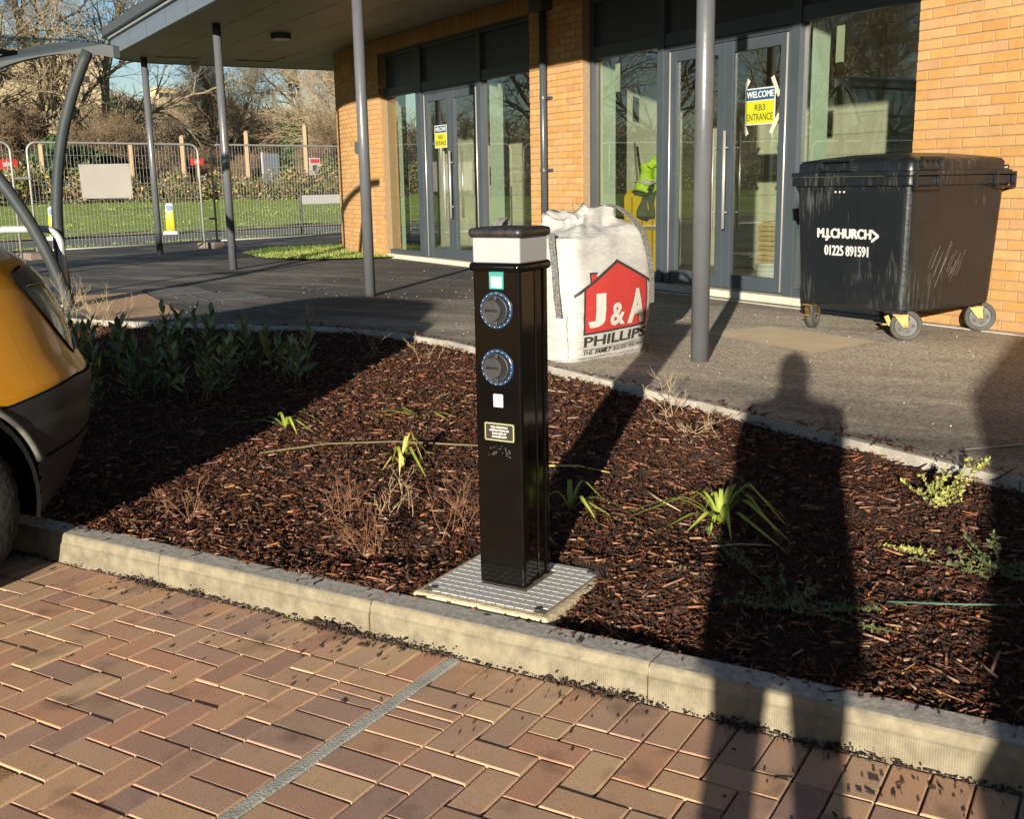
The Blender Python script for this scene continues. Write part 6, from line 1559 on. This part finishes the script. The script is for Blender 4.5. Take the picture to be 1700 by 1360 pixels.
# grass tufts along the near lawn and margins
def tufts(name, pts, h0, h1, material, w_=.006):
    n = len(pts); P = np.array(pts, np.float32); a = nrs.uniform(0, 6.283, n); h = nrs.uniform(h0, h1, n); ln = nrs.normal(0, .35, (n, 2)) * h[:, None]
    d_ = np.stack([np.cos(a), np.sin(a), 0 * a], 1) * w_
    V = np.stack([P - d_, P + d_, P + np.stack([ln[:, 0], ln[:, 1], h], 1)], 1)
    me = fast_mesh(name, V.reshape(-1, 3), np.arange(n * 3).reshape(n, 3)); me.materials.append(material); return stuff(link(name, me))
blade = mat('grass_blade', (0.11, 0.17, 0.025), .8, (0.25, 0.30, 0.06), nscale=2, space='World', island=.35, huerand=.015)
lp_ = []
def inside(x, y, P):
    c = False
    for (x0, y0), (x1, y1) in zip(P, P[1:] + P[:1]):
        if (y0 > y) != (y1 > y) and x < (x1 - x0) * (y - y0) / (y1 - y0) + x0: c = not c
    return c
while len(lp_) < 9000:
    x, y = rnd.uniform(-14.4, -10.2), rnd.uniform(13.1, 17.6)
    if inside(x, y, LAWN): lp_.append((x, y, T + .028))
tag(tufts('lawn_grass', lp_, .025, .06, blade, .006), 'short green grass of the small lawn by the brick corner', 'grass')
vp_ = []
for _ in range(9000):
    t, d = rnd.uniform(-25, 22), rnd.uniform(9.4, 22.5); g_ = GW(t, d); vp_.append((g_.x, g_.y, verge_z(d) - .02))
for _ in range(5000):
    t, d = rnd.uniform(-25, 12), rnd.uniform(3.25, 4.3); g_ = GW(t, d); vp_.append((g_.x, g_.y, .28))
tag(tufts('verge_grass', vp_, .03, .07, blade, .025), 'rough green grass growing over the roadside bank', 'grass')

# ================================================================== PLANTS IN THE BED
lm_ = MB(); pts_ = [(0, 0, 0), (.35, .16, .02), (.62, .19, .03), (1, 0, 0), (.62, -.19, .03), (.35, -.16, .02), (.35, 0, -.02), (.62, 0, -.03)]
lm_.add([Vector(p) for p in pts_], [(0, 6, 1), (6, 7, 2, 1), (7, 3, 2), (0, 5, 6), (5, 4, 7, 6), (4, 3, 7)])
laurel = mat('laurel_leaf', (0.085, 0.13, 0.030), .42, (0.20, 0.24, 0.075), nscale=3, objrand=.45, huerand=.02, spec=.5)
leaf_me = lm_.mesh('leaf', True); leaf_me.materials.append(laurel)
stem_m = mat('green_stem', (0.10, 0.09, 0.035), .8, (0.14, 0.12, 0.05), nscale=9)
def laurel_shrub(x, y, h, n_st, label, seed, spread=.16, ll=.085):
    rg = random.Random(seed); o = thing('laurel_shrub', (x, y, bed_z(x, y) - .01), label, 'shrub', 'young laurel shrubs in the bed')
    st_mb = MB()
    for k in range(n_st):
        a = rg.uniform(0, 6.283); r = spread * math.sqrt(rg.random()); lean = Vector((math.cos(a) * r * 1.1, math.sin(a) * r * 1.1, 1)).normalized(); L_ = h * rg.uniform(.6, 1.0)
        b0 = Vector((math.cos(a) * r * .45, math.sin(a) * r * .45, 0)); P = [b0 + lean * L_ * f + Vector((rg.gauss(0, .008), rg.gauss(0, .008), 0)) for f in np.linspace(0, 1, 6)]
        st_mb.tube(P, [.005, .0045, .004, .0035, .003, .002], 5)
        nl = int(7 + L_ * 18); ph = rg.uniform(0, 6)
        for i in range(nl):
            f = .22 + .78 * i / (nl - 1); p = b0 + lean * L_ * f; ph += 2.4
            up_ = .35 + .75 * f + rg.gauss(0, .15); d_ = Vector((math.cos(ph), math.sin(ph), 0)) * math.cos(up_) + Vector((0, 0, 1)) * math.sin(up_)
            q = d_.to_track_quat('X', 'Z'); e = bpy.data.objects.new('leaf', leaf_me); col.objects.link(e); e.parent = o
            sz = ll * rg.uniform(.65, 1.15); e.matrix_local = Matrix.Translation(p) @ (q.to_matrix() @ Matrix.Rotation(rg.gauss(0, .5), 3, 'X')).to_4x4() @ Matrix.Diagonal((sz, sz * .95, sz, 1))
    st_mb.build('stem', stem_m, o)
    return o
laurel_shrub(-5.38, 4.62, .48, 9, 'bushy laurel shrub second from the amber van', 1, .28, .115)
laurel_shrub(-5.42, 4.12, .48, 8, 'laurel shrub right beside the amber van bumper', 2, .24, .115)
laurel_shrub(-4.98, 4.72, .36, 8, 'low laurel shrub in the middle of the row', 3, .24, .10)
laurel_shrub(-5.35, 5.45, .36, 6, 'laurel shrub nearest the tarmac edge, left of the pale-leaved one', 4, .22, .10)
laurel_shrub(-4.72, 5.28, .36, 7, 'laurel shrub furthest right, with pale upright leaves', 5, .28, .10)
laurel_shrub(-6.3, 5.0, .45, 8, 'laurel shrub behind the amber van nose with tall leaves', 6, .28, .115)
laurel_shrub(-6.0, 5.6, .40, 7, 'laurel shrub at the back of the bed below the shelter', 8, .28, .11)

def ribbon(pts, w0, fold=.25):
    """strap leaf along a path, tapering, slightly keeled"""
    mb = MB(); n = len(pts); rings = []
    for i, p in enumerate(pts):
        tg = (pts[min(i + 1, n - 1)] - pts[max(i - 1, 0)]).normalized(); sd_ = tg.cross(Vector((0, 0, 1)))
        sd_ = sd_.normalized() if sd_.length > .05 else Vector((1, 0, 0)); up_ = sd_.cross(tg); w_ = w0 * (1 - (i / (n - 1)) ** 2.2) + .0008
        rings += [p + sd_ * w_ + up_ * w_ * fold, p, p - sd_ * w_ + up_ * w_ * fold]
    mb.add(rings, [(3 * i + a, 3 * i + a + 1, 3 * i + a + 4, 3 * i + a + 3) for i in range(n - 1) for a in (0, 1)]); return mb
strap_g = mat('strap_leaf', (0.16, 0.22, 0.025), .5, (0.34, 0.40, 0.07), nscale=7, objrand=.25, spec=.4)
strap_y = mat('strap_leaf_yellowing', (0.34, 0.30, 0.05), .6, (0.46, 0.40, 0.12), nscale=9, objrand=.2)
def strap_plant(x, y, leaves, label, sc_=1.0, mats_=(strap_g,)):
    o = thing('strap_leaved_plant', (x, y, bed_z(x, y)), label, 'plant', 'strap-leaved plants flopped on the mulch')
    for k, (az, L_, kink, rise, drop, w_) in enumerate(leaves):
        a = R(az); d_ = Vector((math.cos(a), math.sin(a), 0)); P = []
        for f in np.linspace(0, 1, 14):
            if f < kink: p = d_ * (L_ * f * .75) + Vector((0, 0, rise * math.sin(f / kink * 1.45)))
            else: g_ = (f - kink) / (1 - kink); p = d_ * (L_ * (kink * .75 + (f - kink))) + Vector((0, 0, rise * math.sin(1.45) * (1 - g_) - drop * g_ ** .8 + .006))
            P.append(p * sc_)
        ribbon(P, w_ * sc_).build('leaf', mats_[k % len(mats_)], o, True)
    return o
strap_plant(-1.31, 3.80, [(200, .42, .45, .10, -.0, .009), (192, .46, .5, .09, 0, .008), (222, .26, .55, .05, 0, .012), (245, .20, .4, .06, 0, .013), (60, .24, .40, .15, .0, .008), (85, .22, .45, .13, 0, .008), (110, .20, .45, .12, 0, .008), (20, .30, .42, .16, .0, .010), (5, .30, .45, .17, .0, .012), (340, .36, .40, .12, .0, .012), (325, .44, .30, .07, 0, .010), (300, .24, .5, .10, 0, .011), (40, .20, .5, .13, 0, .008), (130, .20, .5, .11, 0, .008), (275, .2, .5, .06, 0, .010), (160, .26, .45, .11, 0, .008), (185, .34, .4, .12, 0, .008), (345, .30, .5, .14, 0, .009), (75, .18, .6, .14, 0, .007), (30, .24, .55, .15, 0, .008)],
            'bright green strap-leaved plant flopped over right of the charging post')
strap_plant(-2.92, 3.96, [(210, .20, .5, .08, 0, .007), (70, .14, .5, .17, 0, .008), (20, .22, .35, .15, .02, .009), (340, .22, .35, .12, .02, .009), (100, .12, .6, .15, 0, .008), (300, .16, .5, .10, 0, .009), (150, .14, .5, .10, 0, .008), (45, .12, .5, .14, 0, .008), (250, .14, .5, .07, 0, .007)],
            'small yellowing strap-leaved plant left of the charging post', 1.0, (strap_g, strap_y, strap_y))
strap_plant(-1.93, 3.75, [(20, .30, .4, .06, 0, .008), (350, .26, .4, .05, 0, .008), (60, .20, .4, .12, 0, .010), (330, .22, .4, .08, 0, .010), (120, .16, .4, .12, 0, .01), (200, .18, .4, .08, 0, .009)], 'shaded strap-leaved plant just behind the charging post')
strap_plant(-4.0, 4.36, [(20, .30, .4, .10, 0, .009), (350, .28, .4, .06, 0, .009), (170, .40, .4, .05, 0, .008), (195, .42, .4, .04, 0, .008), (330, .22, .4, .08, 0, .009), (150, .2, .5, .08, 0, .008)], 'shaded flattened strap-leaved plant in front of the laurels')
strap_plant(-3.35, 4.75, [(185, .48, .5, .03, 0, .010), (170, .40, .5, .04, 0, .010), (10, .30, .5, .04, 0, .010), (350, .25, .4, .05, 0, .009), (200, .3, .4, .04, 0, .009)], 'limp yellowish strap-leaved plant lying right of the laurels', 1.0, (strap_y, strap_g))

def small_shrub(x, y, stems_, label, leaf_m, seed, ls=.012, dens=1.0):
    rg = random.Random(seed); o = thing('small_leaved_shrub', (x, y, bed_z(x, y)), label, 'shrub', 'small-leaved shrubs in the bed'); sm = MB(); LV = MB()
    for az, el, L_ in stems_:
        a, e = R(az), R(el); d_ = Vector((math.cos(a) * math.cos(e), math.sin(a) * math.cos(e), math.sin(e))); p = Vector((rg.gauss(0, .02), rg.gauss(0, .02), .005)); P = [p]
        for i in range(7):
            d_ = (d_ + Vector((rg.gauss(0, .08), rg.gauss(0, .08), rg.gauss(0, .06)))).normalized(); p = p + d_ * L_ / 7; p.z = max(p.z, .008); P.append(p)
        sm.tube(P, [.0026 - .0002 * i for i in range(8)], 4)
        for i in range(int(L_ * 210 * dens)):
            f = rg.random() ** .8 * 7; k = min(6, int(f)); q = P[k].lerp(P[k + 1], f - k); b_ = Vector((rg.gauss(0, 1), rg.gauss(0, 1), rg.gauss(.3, .8))).normalized(); c_ = b_.orthogonal().normalized(); s_ = ls * rg.uniform(.6, 1.3)
            LV.add([q, q + b_ * s_ * .6 + c_ * s_ * .35, q + b_ * s_ * 1.3, q + b_ * s_ * .6 - c_ * s_ * .35], [(0, 1, 2, 3)])
    sm.build('stem', stem_m, o); LV.build('foliage', leaf_m, o)['kind'] = 'stuff'; return o
hebe_y = mat('hebe_yellow_green', (0.20, 0.22, 0.045), .6, (0.34, 0.34, 0.10), nscale=20, island=.3); hebe_g = mat('hebe_green', (0.05, 0.07, 0.025), .6, (0.11, 0.13, 0.05), nscale=20, island=.35)
rg = random.Random(4)
small_shrub(-0.60, 4.20, [(rg.uniform(0, 360), rg.uniform(20, 65), rg.uniform(.08, .16)) for _ in range(22)] + [(30, 45, .24), (25, 35, .26), (15, 28, .28), (70, 62, .16)], 'yellow-green small-leaved shrub by the edging at the right', hebe_y, 3, .013)
small_shrub(-0.30, 3.66, [(rg.uniform(0, 360), rg.uniform(5, 40), rg.uniform(.08, .17)) for _ in range(18)] + [(175, 8, .27), (165, 12, .20), (150, 30, .18)], 'shaded low small-leaved shrub at the right edge of the picture', hebe_g, 5, .014)
small_shrub(-0.88, 3.22, [(rg.uniform(0, 360), rg.uniform(3, 25), rg.uniform(.10, .26)) for _ in range(14)] + [(150, 8, .42), (140, 10, .46), (130, 6, .4), (-10, 6, .3), (345, 8, .34)], 'dark small-leaved creeping shrub lying in the photographer shadow', hebe_g, 7, .012)
small_shrub(-0.70, 3.78, [(-28, 3, .20), (-22, 5, .18), (-35, 4, .16)], 'single pale leafy sprig lying on the mulch at the right', hebe_y, 9, .012, 1.6)

def dead_plant(x, y, n, h, spread, label, material, seed, lo=20, hi=80, fine=1.0):
    rg = random.Random(seed); sg = []
    def tw(p, d_, L_, r, lev):
        q = Vector(p)
        for i in range(4):
            d_ = (d_ + Vector((rg.gauss(0, .14), rg.gauss(0, .14), rg.gauss(.03, .10)))).normalized(); e = q + d_ * L_ / 4
            if e.z < .006: e.z = .006
            sg.append((tuple(q), tuple(e), r * (1 - .16 * i), r * (1 - .16 * (i + 1)))); q = e
            if lev < 2 and i > 0:
                for _ in range(2 if rg.random() < .55 * fine else 1):
                    nd = (d_ + Vector((rg.gauss(0, .5), rg.gauss(0, .5), rg.gauss(.1, .4)))).normalized(); tw(q, nd, L_ * rg.uniform(.28, .5), r * .65, lev + 1)
    for _ in range(n):
        a, e = rg.uniform(0, 6.283), R(rg.uniform(lo, hi)); tw((rg.gauss(0, spread), rg.gauss(0, spread), 0), Vector((math.cos(a) * math.cos(e), math.sin(a) * math.cos(e), math.sin(e))), h * rg.uniform(.5, 1.05), .0020, 0)
    o = thing('dead_perennial', (x, y, bed_z(x, y)), label, 'dry plant', 'dry twiggy perennials in the mulch'); me = seg_mesh('twigs', sg, 4); me.materials.append(material); stuff(link('twigs', me, o))
    mb = MB(); mb.loft([[(.03 * math.cos(a) * k, .03 * math.sin(a) * k, z) for a in np.linspace(0, 5.3, 6)] for k, z in ((1.2, -.02), (.8, .008), (.2, .016))], True, False, True); mb.build('crown_base', material, o); return o
tw_red = mat('red_dry_twigs', (0.15, 0.068, 0.035), .9, (0.27, 0.14, 0.075), nscale=20); tw_pale = mat('pale_dry_twigs', (0.34, 0.25, 0.14), .9, (0.46, 0.36, 0.22), nscale=20); tw_grey = mat('grey_dry_twigs', (0.16, 0.12, 0.08), .9, (0.24, 0.18, 0.12), nscale=20)
dead_plant(-2.46, 3.10, 14, .16, .05, 'dense reddish dry plant beside the kerb left of the charging post', tw_red, 1)
dead_plant(-2.76, 3.30, 9, .19, .06, 'reddish dry plant with upright stems in the middle left of the bed', tw_red, 2, 30, 85)
dead_plant(-2.60, 3.42, 7, .15, .05, 'tan fuzzy dry plant behind the reddish ones', tw_pale, 12, 30, 85)
dead_plant(-2.24, 3.40, 9, .21, .05, 'open reddish dry plant close to the charging post', tw_red, 3, 15, 75)
dead_plant(-3.36, 3.05, 7, .20, .04, 'reddish dry stems at the edge of the van shadow', tw_red, 4, 20, 85)
dead_plant(-2.05, 5.12, 6, .19, .03, 'pale dry stems by the edging near the white bag', tw_pale, 5, 25, 80, .7)
dead_plant(-1.75, 4.70, 7, .2, .05, 'pale dry stems lying on the mulch in the middle of the bed', tw_pale, 6, 0, 35, .7)
dead_plant(-1.15, 4.92, 6, .18, .03, 'grey dry stems within the photographer shadow', tw_grey, 7, 15, 75, .7)
dead_plant(-4.22, 6.10, 4, .22, .03, 'pale dry stems at the edging left of the charging post', tw_pale, 8, 35, 85, .7)
dead_plant(-4.75, 6.10, 5, .22, .03, 'grey dry stems at the edging behind the laurels', tw_grey, 9, 40, 85, .7)
dead_plant(-7.4, 6.05, 16, .34, .07, 'pale dry plant at the edge near the buff flagstones', tw_pale, 10, 40, 88, .7)
dead_plant(-8.2, 6.2, 18, .36, .09, 'pale dry tangle at the foot of the shelter legs', tw_pale, 11, 30, 88)
dead_plant(-5.75, 6.55, 5, .30, .02, 'single pale dry seed stem at the tarmac edge', tw_pale, 13, 65, 88, .7)
dead_plant(-5.9, 5.0, 12, .3, .06, 'grey dry stems among the laurels', tw_grey, 14, 40, 88, .7)
# loose stalks lying about
def stalk(pts, r, material, label):
    c = Vector(pts[0]); P = [Vector((x, y, bed_z(x, y) + .022 + dz)) for x, y, dz in pts]; o = thing('loose_stalk', P[0], label, 'stalk', 'loose stalks on the mulch'); mb = MB(); mb.tube([p - P[0] for p in P], [r] * (len(P) - 1) + [r * .4], 6); mb.build('stem', material, o, True)
stalk([(-3.72, 3.86, 0), (-3.45, 4.05, .01), (-3.15, 4.22, .015), (-2.85, 4.30, .01), (-2.5, 4.40, 0)], .0055, mat('stalk_green', (0.085, 0.075, 0.03), .85, (0.15, 0.12, 0.055), nscale=10), 'long greenish stalk lying across the left of the bed')
stalk([(-2.35, 4.12, 0), (-2.1, 4.16, .006), (-1.95, 4.17, 0)], .005, strap_y, 'short straw stalk lying left of the charging post')
stalk([(-0.60, 3.33, .0), (-0.38, 3.36, .012), (-0.15, 3.42, .02)], .0032, mat('hose_green', (0.05, 0.13, 0.09), .6), 'thin green cane lying at the right edge of the bed')
stalk([(-1.72, 4.02, 0), (-1.62, 3.92, .008), (-1.48, 3.82, .0)], .004, tw_pale, 'pale straw lying right of the charging post')
stalk([(-1.25, 3.52, .0), (-1.15, 3.56, .006), (-1.05, 3.60, .0)], .004, tw_pale, 'pale splinter lying below the bright green plant')
stalk([(-3.35, 5.55, 0), (-3.05, 5.45, .01), (-2.8, 5.42, .0)], .004, tw_pale, 'pale straw lying left of the bag behind the post')

# ================================================================== THE PHOTOGRAPHER
def person(loc, rz, label):
    o = thing('person', loc, label, 'person', rz=rz)
    J = {'pel': (0, 0, .95), 'sp': (0, 0, 1.15), 'ch': (0, .01, 1.36), 'nk': (0, .0, 1.50), 'hd': (0, .03, 1.60), 'ht': (0, .02, 1.70)}
    V = [J['pel'], J['sp'], J['ch'], J['nk']]; E_ = [(0, 1), (1, 2), (2, 3)]; Rr = [(.17, .12), (.165, .115), (.18, .12), (.095, .085)]
    def chain(root, pts, rads):
        k = root
        for p, r in zip(pts, rads): V.append(p); Rr.append((r, r)); E_.append((k, len(V) - 1)); k = len(V) - 1
    for s_ in (-1, 1):
        chain(0, [(s_ * .10, 0, .88), (s_ * .11, .01, .50), (s_ * .12, -.01, .10)], [.10, .068, .05])
        chain(2, [(s_ * .19, 0, 1.42), (s_ * .20, .08, 1.18), (s_ * .12 + .0, .27, 1.30)], [.06, .05, .042])
    me = bpy.data.meshes.new('body'); me.from_pydata(V, E_, []); b_ = bpy.data.objects.new('body', me); col.objects.link(b_); b_.parent = o
    me.materials.append(mat('dark_coat', (0.03, 0.035, 0.045), .85))
    sk = b_.modifiers.new('skin', 'SKIN'); sub = b_.modifiers.new('sub', 'SUBSURF'); sub.levels = 2; sub.render_levels = 2
    for i, r in enumerate(Rr): me.skin_vertices[0].data[i].radius = r
    me.skin_vertices[0].data[0].use_root = True
    skin_c = mat('skin', (0.42, 0.25, 0.17), .6)
    ct = MB(); rings = []
    for z, rx, ry in ((.74, .262, .18), (.80, .262, .18), (.95, .262, .17), (1.15, .255, .155), (1.30, .250, .15), (1.39, .225, .14), (1.45, .165, .12), (1.49, .105, .10), (1.53, .092, .095), (1.58, .088, .09)):
        rings.append([(rx * .90 * math.cos(a) * (1 + .03 * math.sin(5 * a + z * 4)), ry * math.sin(a), z) for a in np.linspace(0, 2 * math.pi, 33)[:-1]])
    ct.loft(rings, True, True, True); ct.build('coat', mat('dark_coat', (0.03, 0.035, 0.045), .85), o, True)
    # head with nose, ears and jaw
    hd = MB(); rings = []
    for z, rx, ry, cy in ((1.50, .05, .055, .0), (1.535, .058, .07, .015), (1.57, .068, .085, .02), (1.62, .080, .097, .015), (1.67, .082, .100, .01), (1.72, .074, .09, .005), (1.755, .045, .06, 0), (1.768, .01, .012, 0)):
        rings.append([(rx * math.cos(a), cy + ry * math.sin(a) + (.018 if abs(a - math.pi / 2) < .2 and 1.58 < z < 1.66 else 0), z) for a in np.linspace(0, 2 * math.pi, 25)[:-1]])
    hd.loft(rings, True, True, True); hd.build('head', skin_c, o, True)
    hr = MB(); hr.loft([[(rx * math.cos(a), cy + ry * math.sin(a), z) for a in np.linspace(0, 2 * math.pi, 25)[:-1]] for z, rx, ry, cy in ((1.56, .088, .06, -.04), (1.63, .090, .08, -.03), (1.68, .090, .100, -.008), (1.73, .076, .095, .0), (1.768, .05, .064, 0), (1.782, .01, .012, 0))], True, True, True); hr.build('hair', mat('hair', (.03, .02, .015), .8), o, True)
    for s_ in (-1, 1):
        mb = MB(); mb.tube([(s_ * .078, .01, 1.60), (s_ * .084, .005, 1.63), (s_ * .082, .0, 1.655)], [.008, .014, .008], 8); mb.build('ear', skin_c, o, True)
        # hand: palm, four fingers round the phone and a thumb
        hx, hy, hz = s_ * .115, .275, 1.33
        mb = MB(); mb.tube([(hx, hy - .02, hz - .03), (hx - s_ * .005, hy + .01, hz + .03), (hx - s_ * .02, hy + .02, hz + .075)], [.026, .036, .028], 10); mb.build('palm', skin_c, o, True)
        for k in range(4):
            mb = MB(); z0 = hz + .03 + k * .018; mb.tube([(hx - s_ * .01, hy + .03, z0), (hx - s_ * .03, hy + .055, z0 + .008), (hx - s_ * .055, hy + .052, z0 + .01), (hx - s_ * .066, hy + .045, z0 + .01)], [.009, .0085, .008, .006], 8); mb.build('finger', skin_c, o, True)
        mb = MB(); mb.tube([(hx - s_ * .01, hy - .01, hz + .03), (hx - s_ * .03, hy - .005, hz + .06), (hx - s_ * .05, hy + .01, hz + .085)], [.011, .010, .007], 8); mb.build('thumb', skin_c, o, True)
        mb = MB(); mb.loft([rrect(.10, .27, .045, 5, .0), rrect(.10, .27, .045, 5, .05), rrect(.08, .16, .035, 5, .10)], True, True, True); f_ = mb.build('shoe', black_p, o, True); f_.location = (s_ * .12, .05, 0)
    return o
pp = person((.08, -.36, 0), R(18), 'person in a dark coat taking the photograph, seen only as a long shadow')
pp.scale = (1.0, 1, 1.02)

# ================================================================== INSIDE THE BUILDING
def FT(name, s, o_, h, label, cat, rz=0.0): return thing(name, FW(s, o_, h), label, cat, rz=FA + rz)
bar_y = mat('barrier_yellow', (0.62, 0.40, 0.01), .5)
o = FT('barrier', -1.40, 1.0, 0.055, 'yellow plastic barrier standing inside the window beside the bag', 'barrier')
mb = MB(); n = 10
P = [(-.42, .02), (.42, .02), (.42, .78)] + [(.42 - .22 * (1 - math.cos(a)), .78 + .22 * math.sin(a)) for a in np.linspace(0, math.pi / 2, 6)] + [(-.42 + .22 * (1 - math.sin(a)), .78 + .22 * math.cos(a)) for a in np.linspace(0, math.pi / 2, 6)]
mb.add([(x, -.03, z) for x, z in P] + [(x, .03, z) for x, z in P], [tuple(range(len(P))), tuple(range(2 * len(P) - 1, len(P) - 1, -1))] + [(i, len(P) + i, len(P) + (i + 1) % len(P), (i + 1) % len(P)) for i in range(len(P))]); mb.build('panel', bar_y, o, bevel=.012)
for x in (-.2, .0, .2): mb = MB(); mb.bx(x - .012, x + .012, -.042, -.031, .1, .9); mb.build('rib', mat('barrier_dark', (.30, .20, .01), .5), o)
mb = MB(); mb.bx(-.42, .42, -.045, -.031, .52, .56); mb.build('cross_rail', steel, o)
o = FT('safety_vest', -1.36, 0.98, 1.02, 'lime yellow safety vest draped over the barrier inside the window', 'vest')
lime = mat('lime_cloth', (0.36, 0.56, 0.02), .7); navyc = mat('navy_cloth', (0.02, 0.025, 0.03), .8); silv = mat('reflective_tape', (.5, .5, .45), .4)
def cloth(z0, z1, x0, x1, material, name, ph):
    mb = MB(); n, k = 14, 12; V = []
    for j in range(k + 1):
        for i in range(n + 1):
            f, g_ = i / n, j / k; x = x0 + (x1 - x0) * f * (1 - .25 * g_) + .06 * g_; z = z0 + (z1 - z0) * g_; V.append((x, -.07 - .03 * math.sin(f * 9 + ph) - .02 * math.sin(g_ * 7 + f * 4) + .05 * g_, z + .02 * math.sin(f * 8 + ph)))
    mb.add(V, [(j * (n + 1) + i, j * (n + 1) + i + 1, (j + 1) * (n + 1) + i + 1, (j + 1) * (n + 1) + i) for j in range(k) for i in range(n)]); ob = mb.build(name, material, o, True); so_ = ob.modifiers.new('thick', 'SOLIDIFY'); so_.thickness = .012; return ob
cloth(.0, .32, -.12, .36, lime, 'body', 0); cloth(-.32, .02, -.05, .22, navyc, 'trouser', 1); cloth(.10, .14, -.11, .35, silv, 'tape_band', 0).location = (0, -.012, 0); cloth(-.03, .05, -.13, .36, navyc, 'hem', 2).location = (0, -.01, 0); cloth(.28, .40, .14, .36, lime, 'shoulder', 2)
o = FT('broom', -1.62, .85, .06, 'broom leaning inside the window beside the safety vest', 'broom'); mb = MB(); mb.tube([(.28, .1, .02), (-.12, .25, 1.55)], .014, 8); mb.build('handle', mat('grey_handle', (.12, .12, .12), .5), o); mb = MB(); mb.box((.29, .1, .05), (.3, .06, .09)); mb.build('head', timber, o)
o = FT('bucket', 1.12, .62, .055, 'white ribbed bucket on the floor inside the right-hand doors', 'bucket'); mb = MB(); mb.loft([[(r * math.cos(a), r * math.sin(a), z) for a in np.linspace(0, 6.283, 25)[:-1]] for r, z in [(.11, 0)] + [(.112 + .0018 * k + (.006 if k % 2 else 0), .02 + k * .02) for k in range(11)] + [(.145, .25), (.135, .25), (.11, .03)]], True, True, True); mb.build('shell', white_p, o); mb = MB(); mb.tube([(.14 * math.cos(a), .14 * math.sin(a) * .2 - .05, .24 - .12 * math.sin(a)) for a in np.linspace(0, math.pi, 9)], .004, 5); mb.build('handle', steel, o)
o = FT('grey_tray', 1.62, .95, .06, 'grey green plastic tray standing on edge inside the right-hand doors', 'tray'); mb = MB(); mb.box((0, 0, .36), (.50, .10, .70), Matrix.Rotation(R(-10), 3, 'X')); mb.build('shell', mat('tray_grey', (.22, .25, .20), .6), o, bevel=.05, seg=4); mb = MB(); mb.box((0, -.055, .36), (.42, .03, .60), Matrix.Rotation(R(-10), 3, 'X')); mb.build('inner_face', mat('tray_grey2', (.26, .29, .24), .6), o, bevel=.02)
o = FT('timber_stack', 0.6, 2.0, .06, 'stack of pale timber boards inside behind the right-hand doors', 'timber')
for k in range(11): mb = MB(); mb.bx(-.9, .9, -.2, .2, k * .055, k * .055 + .05); mb.build('board', mat('pale_board', (.42, .31, .16), .8, (.5, .38, .2), nscale=4, objrand=.12, stretch=(1, 6, 6)), o, bevel=.003)
# crumbs gathered here so that the scene ends tidy
for ob in list(bpy.data.objects):
    if ob.name.startswith('lettering') and ob.parent is None: bpy.data.objects.remove(ob)
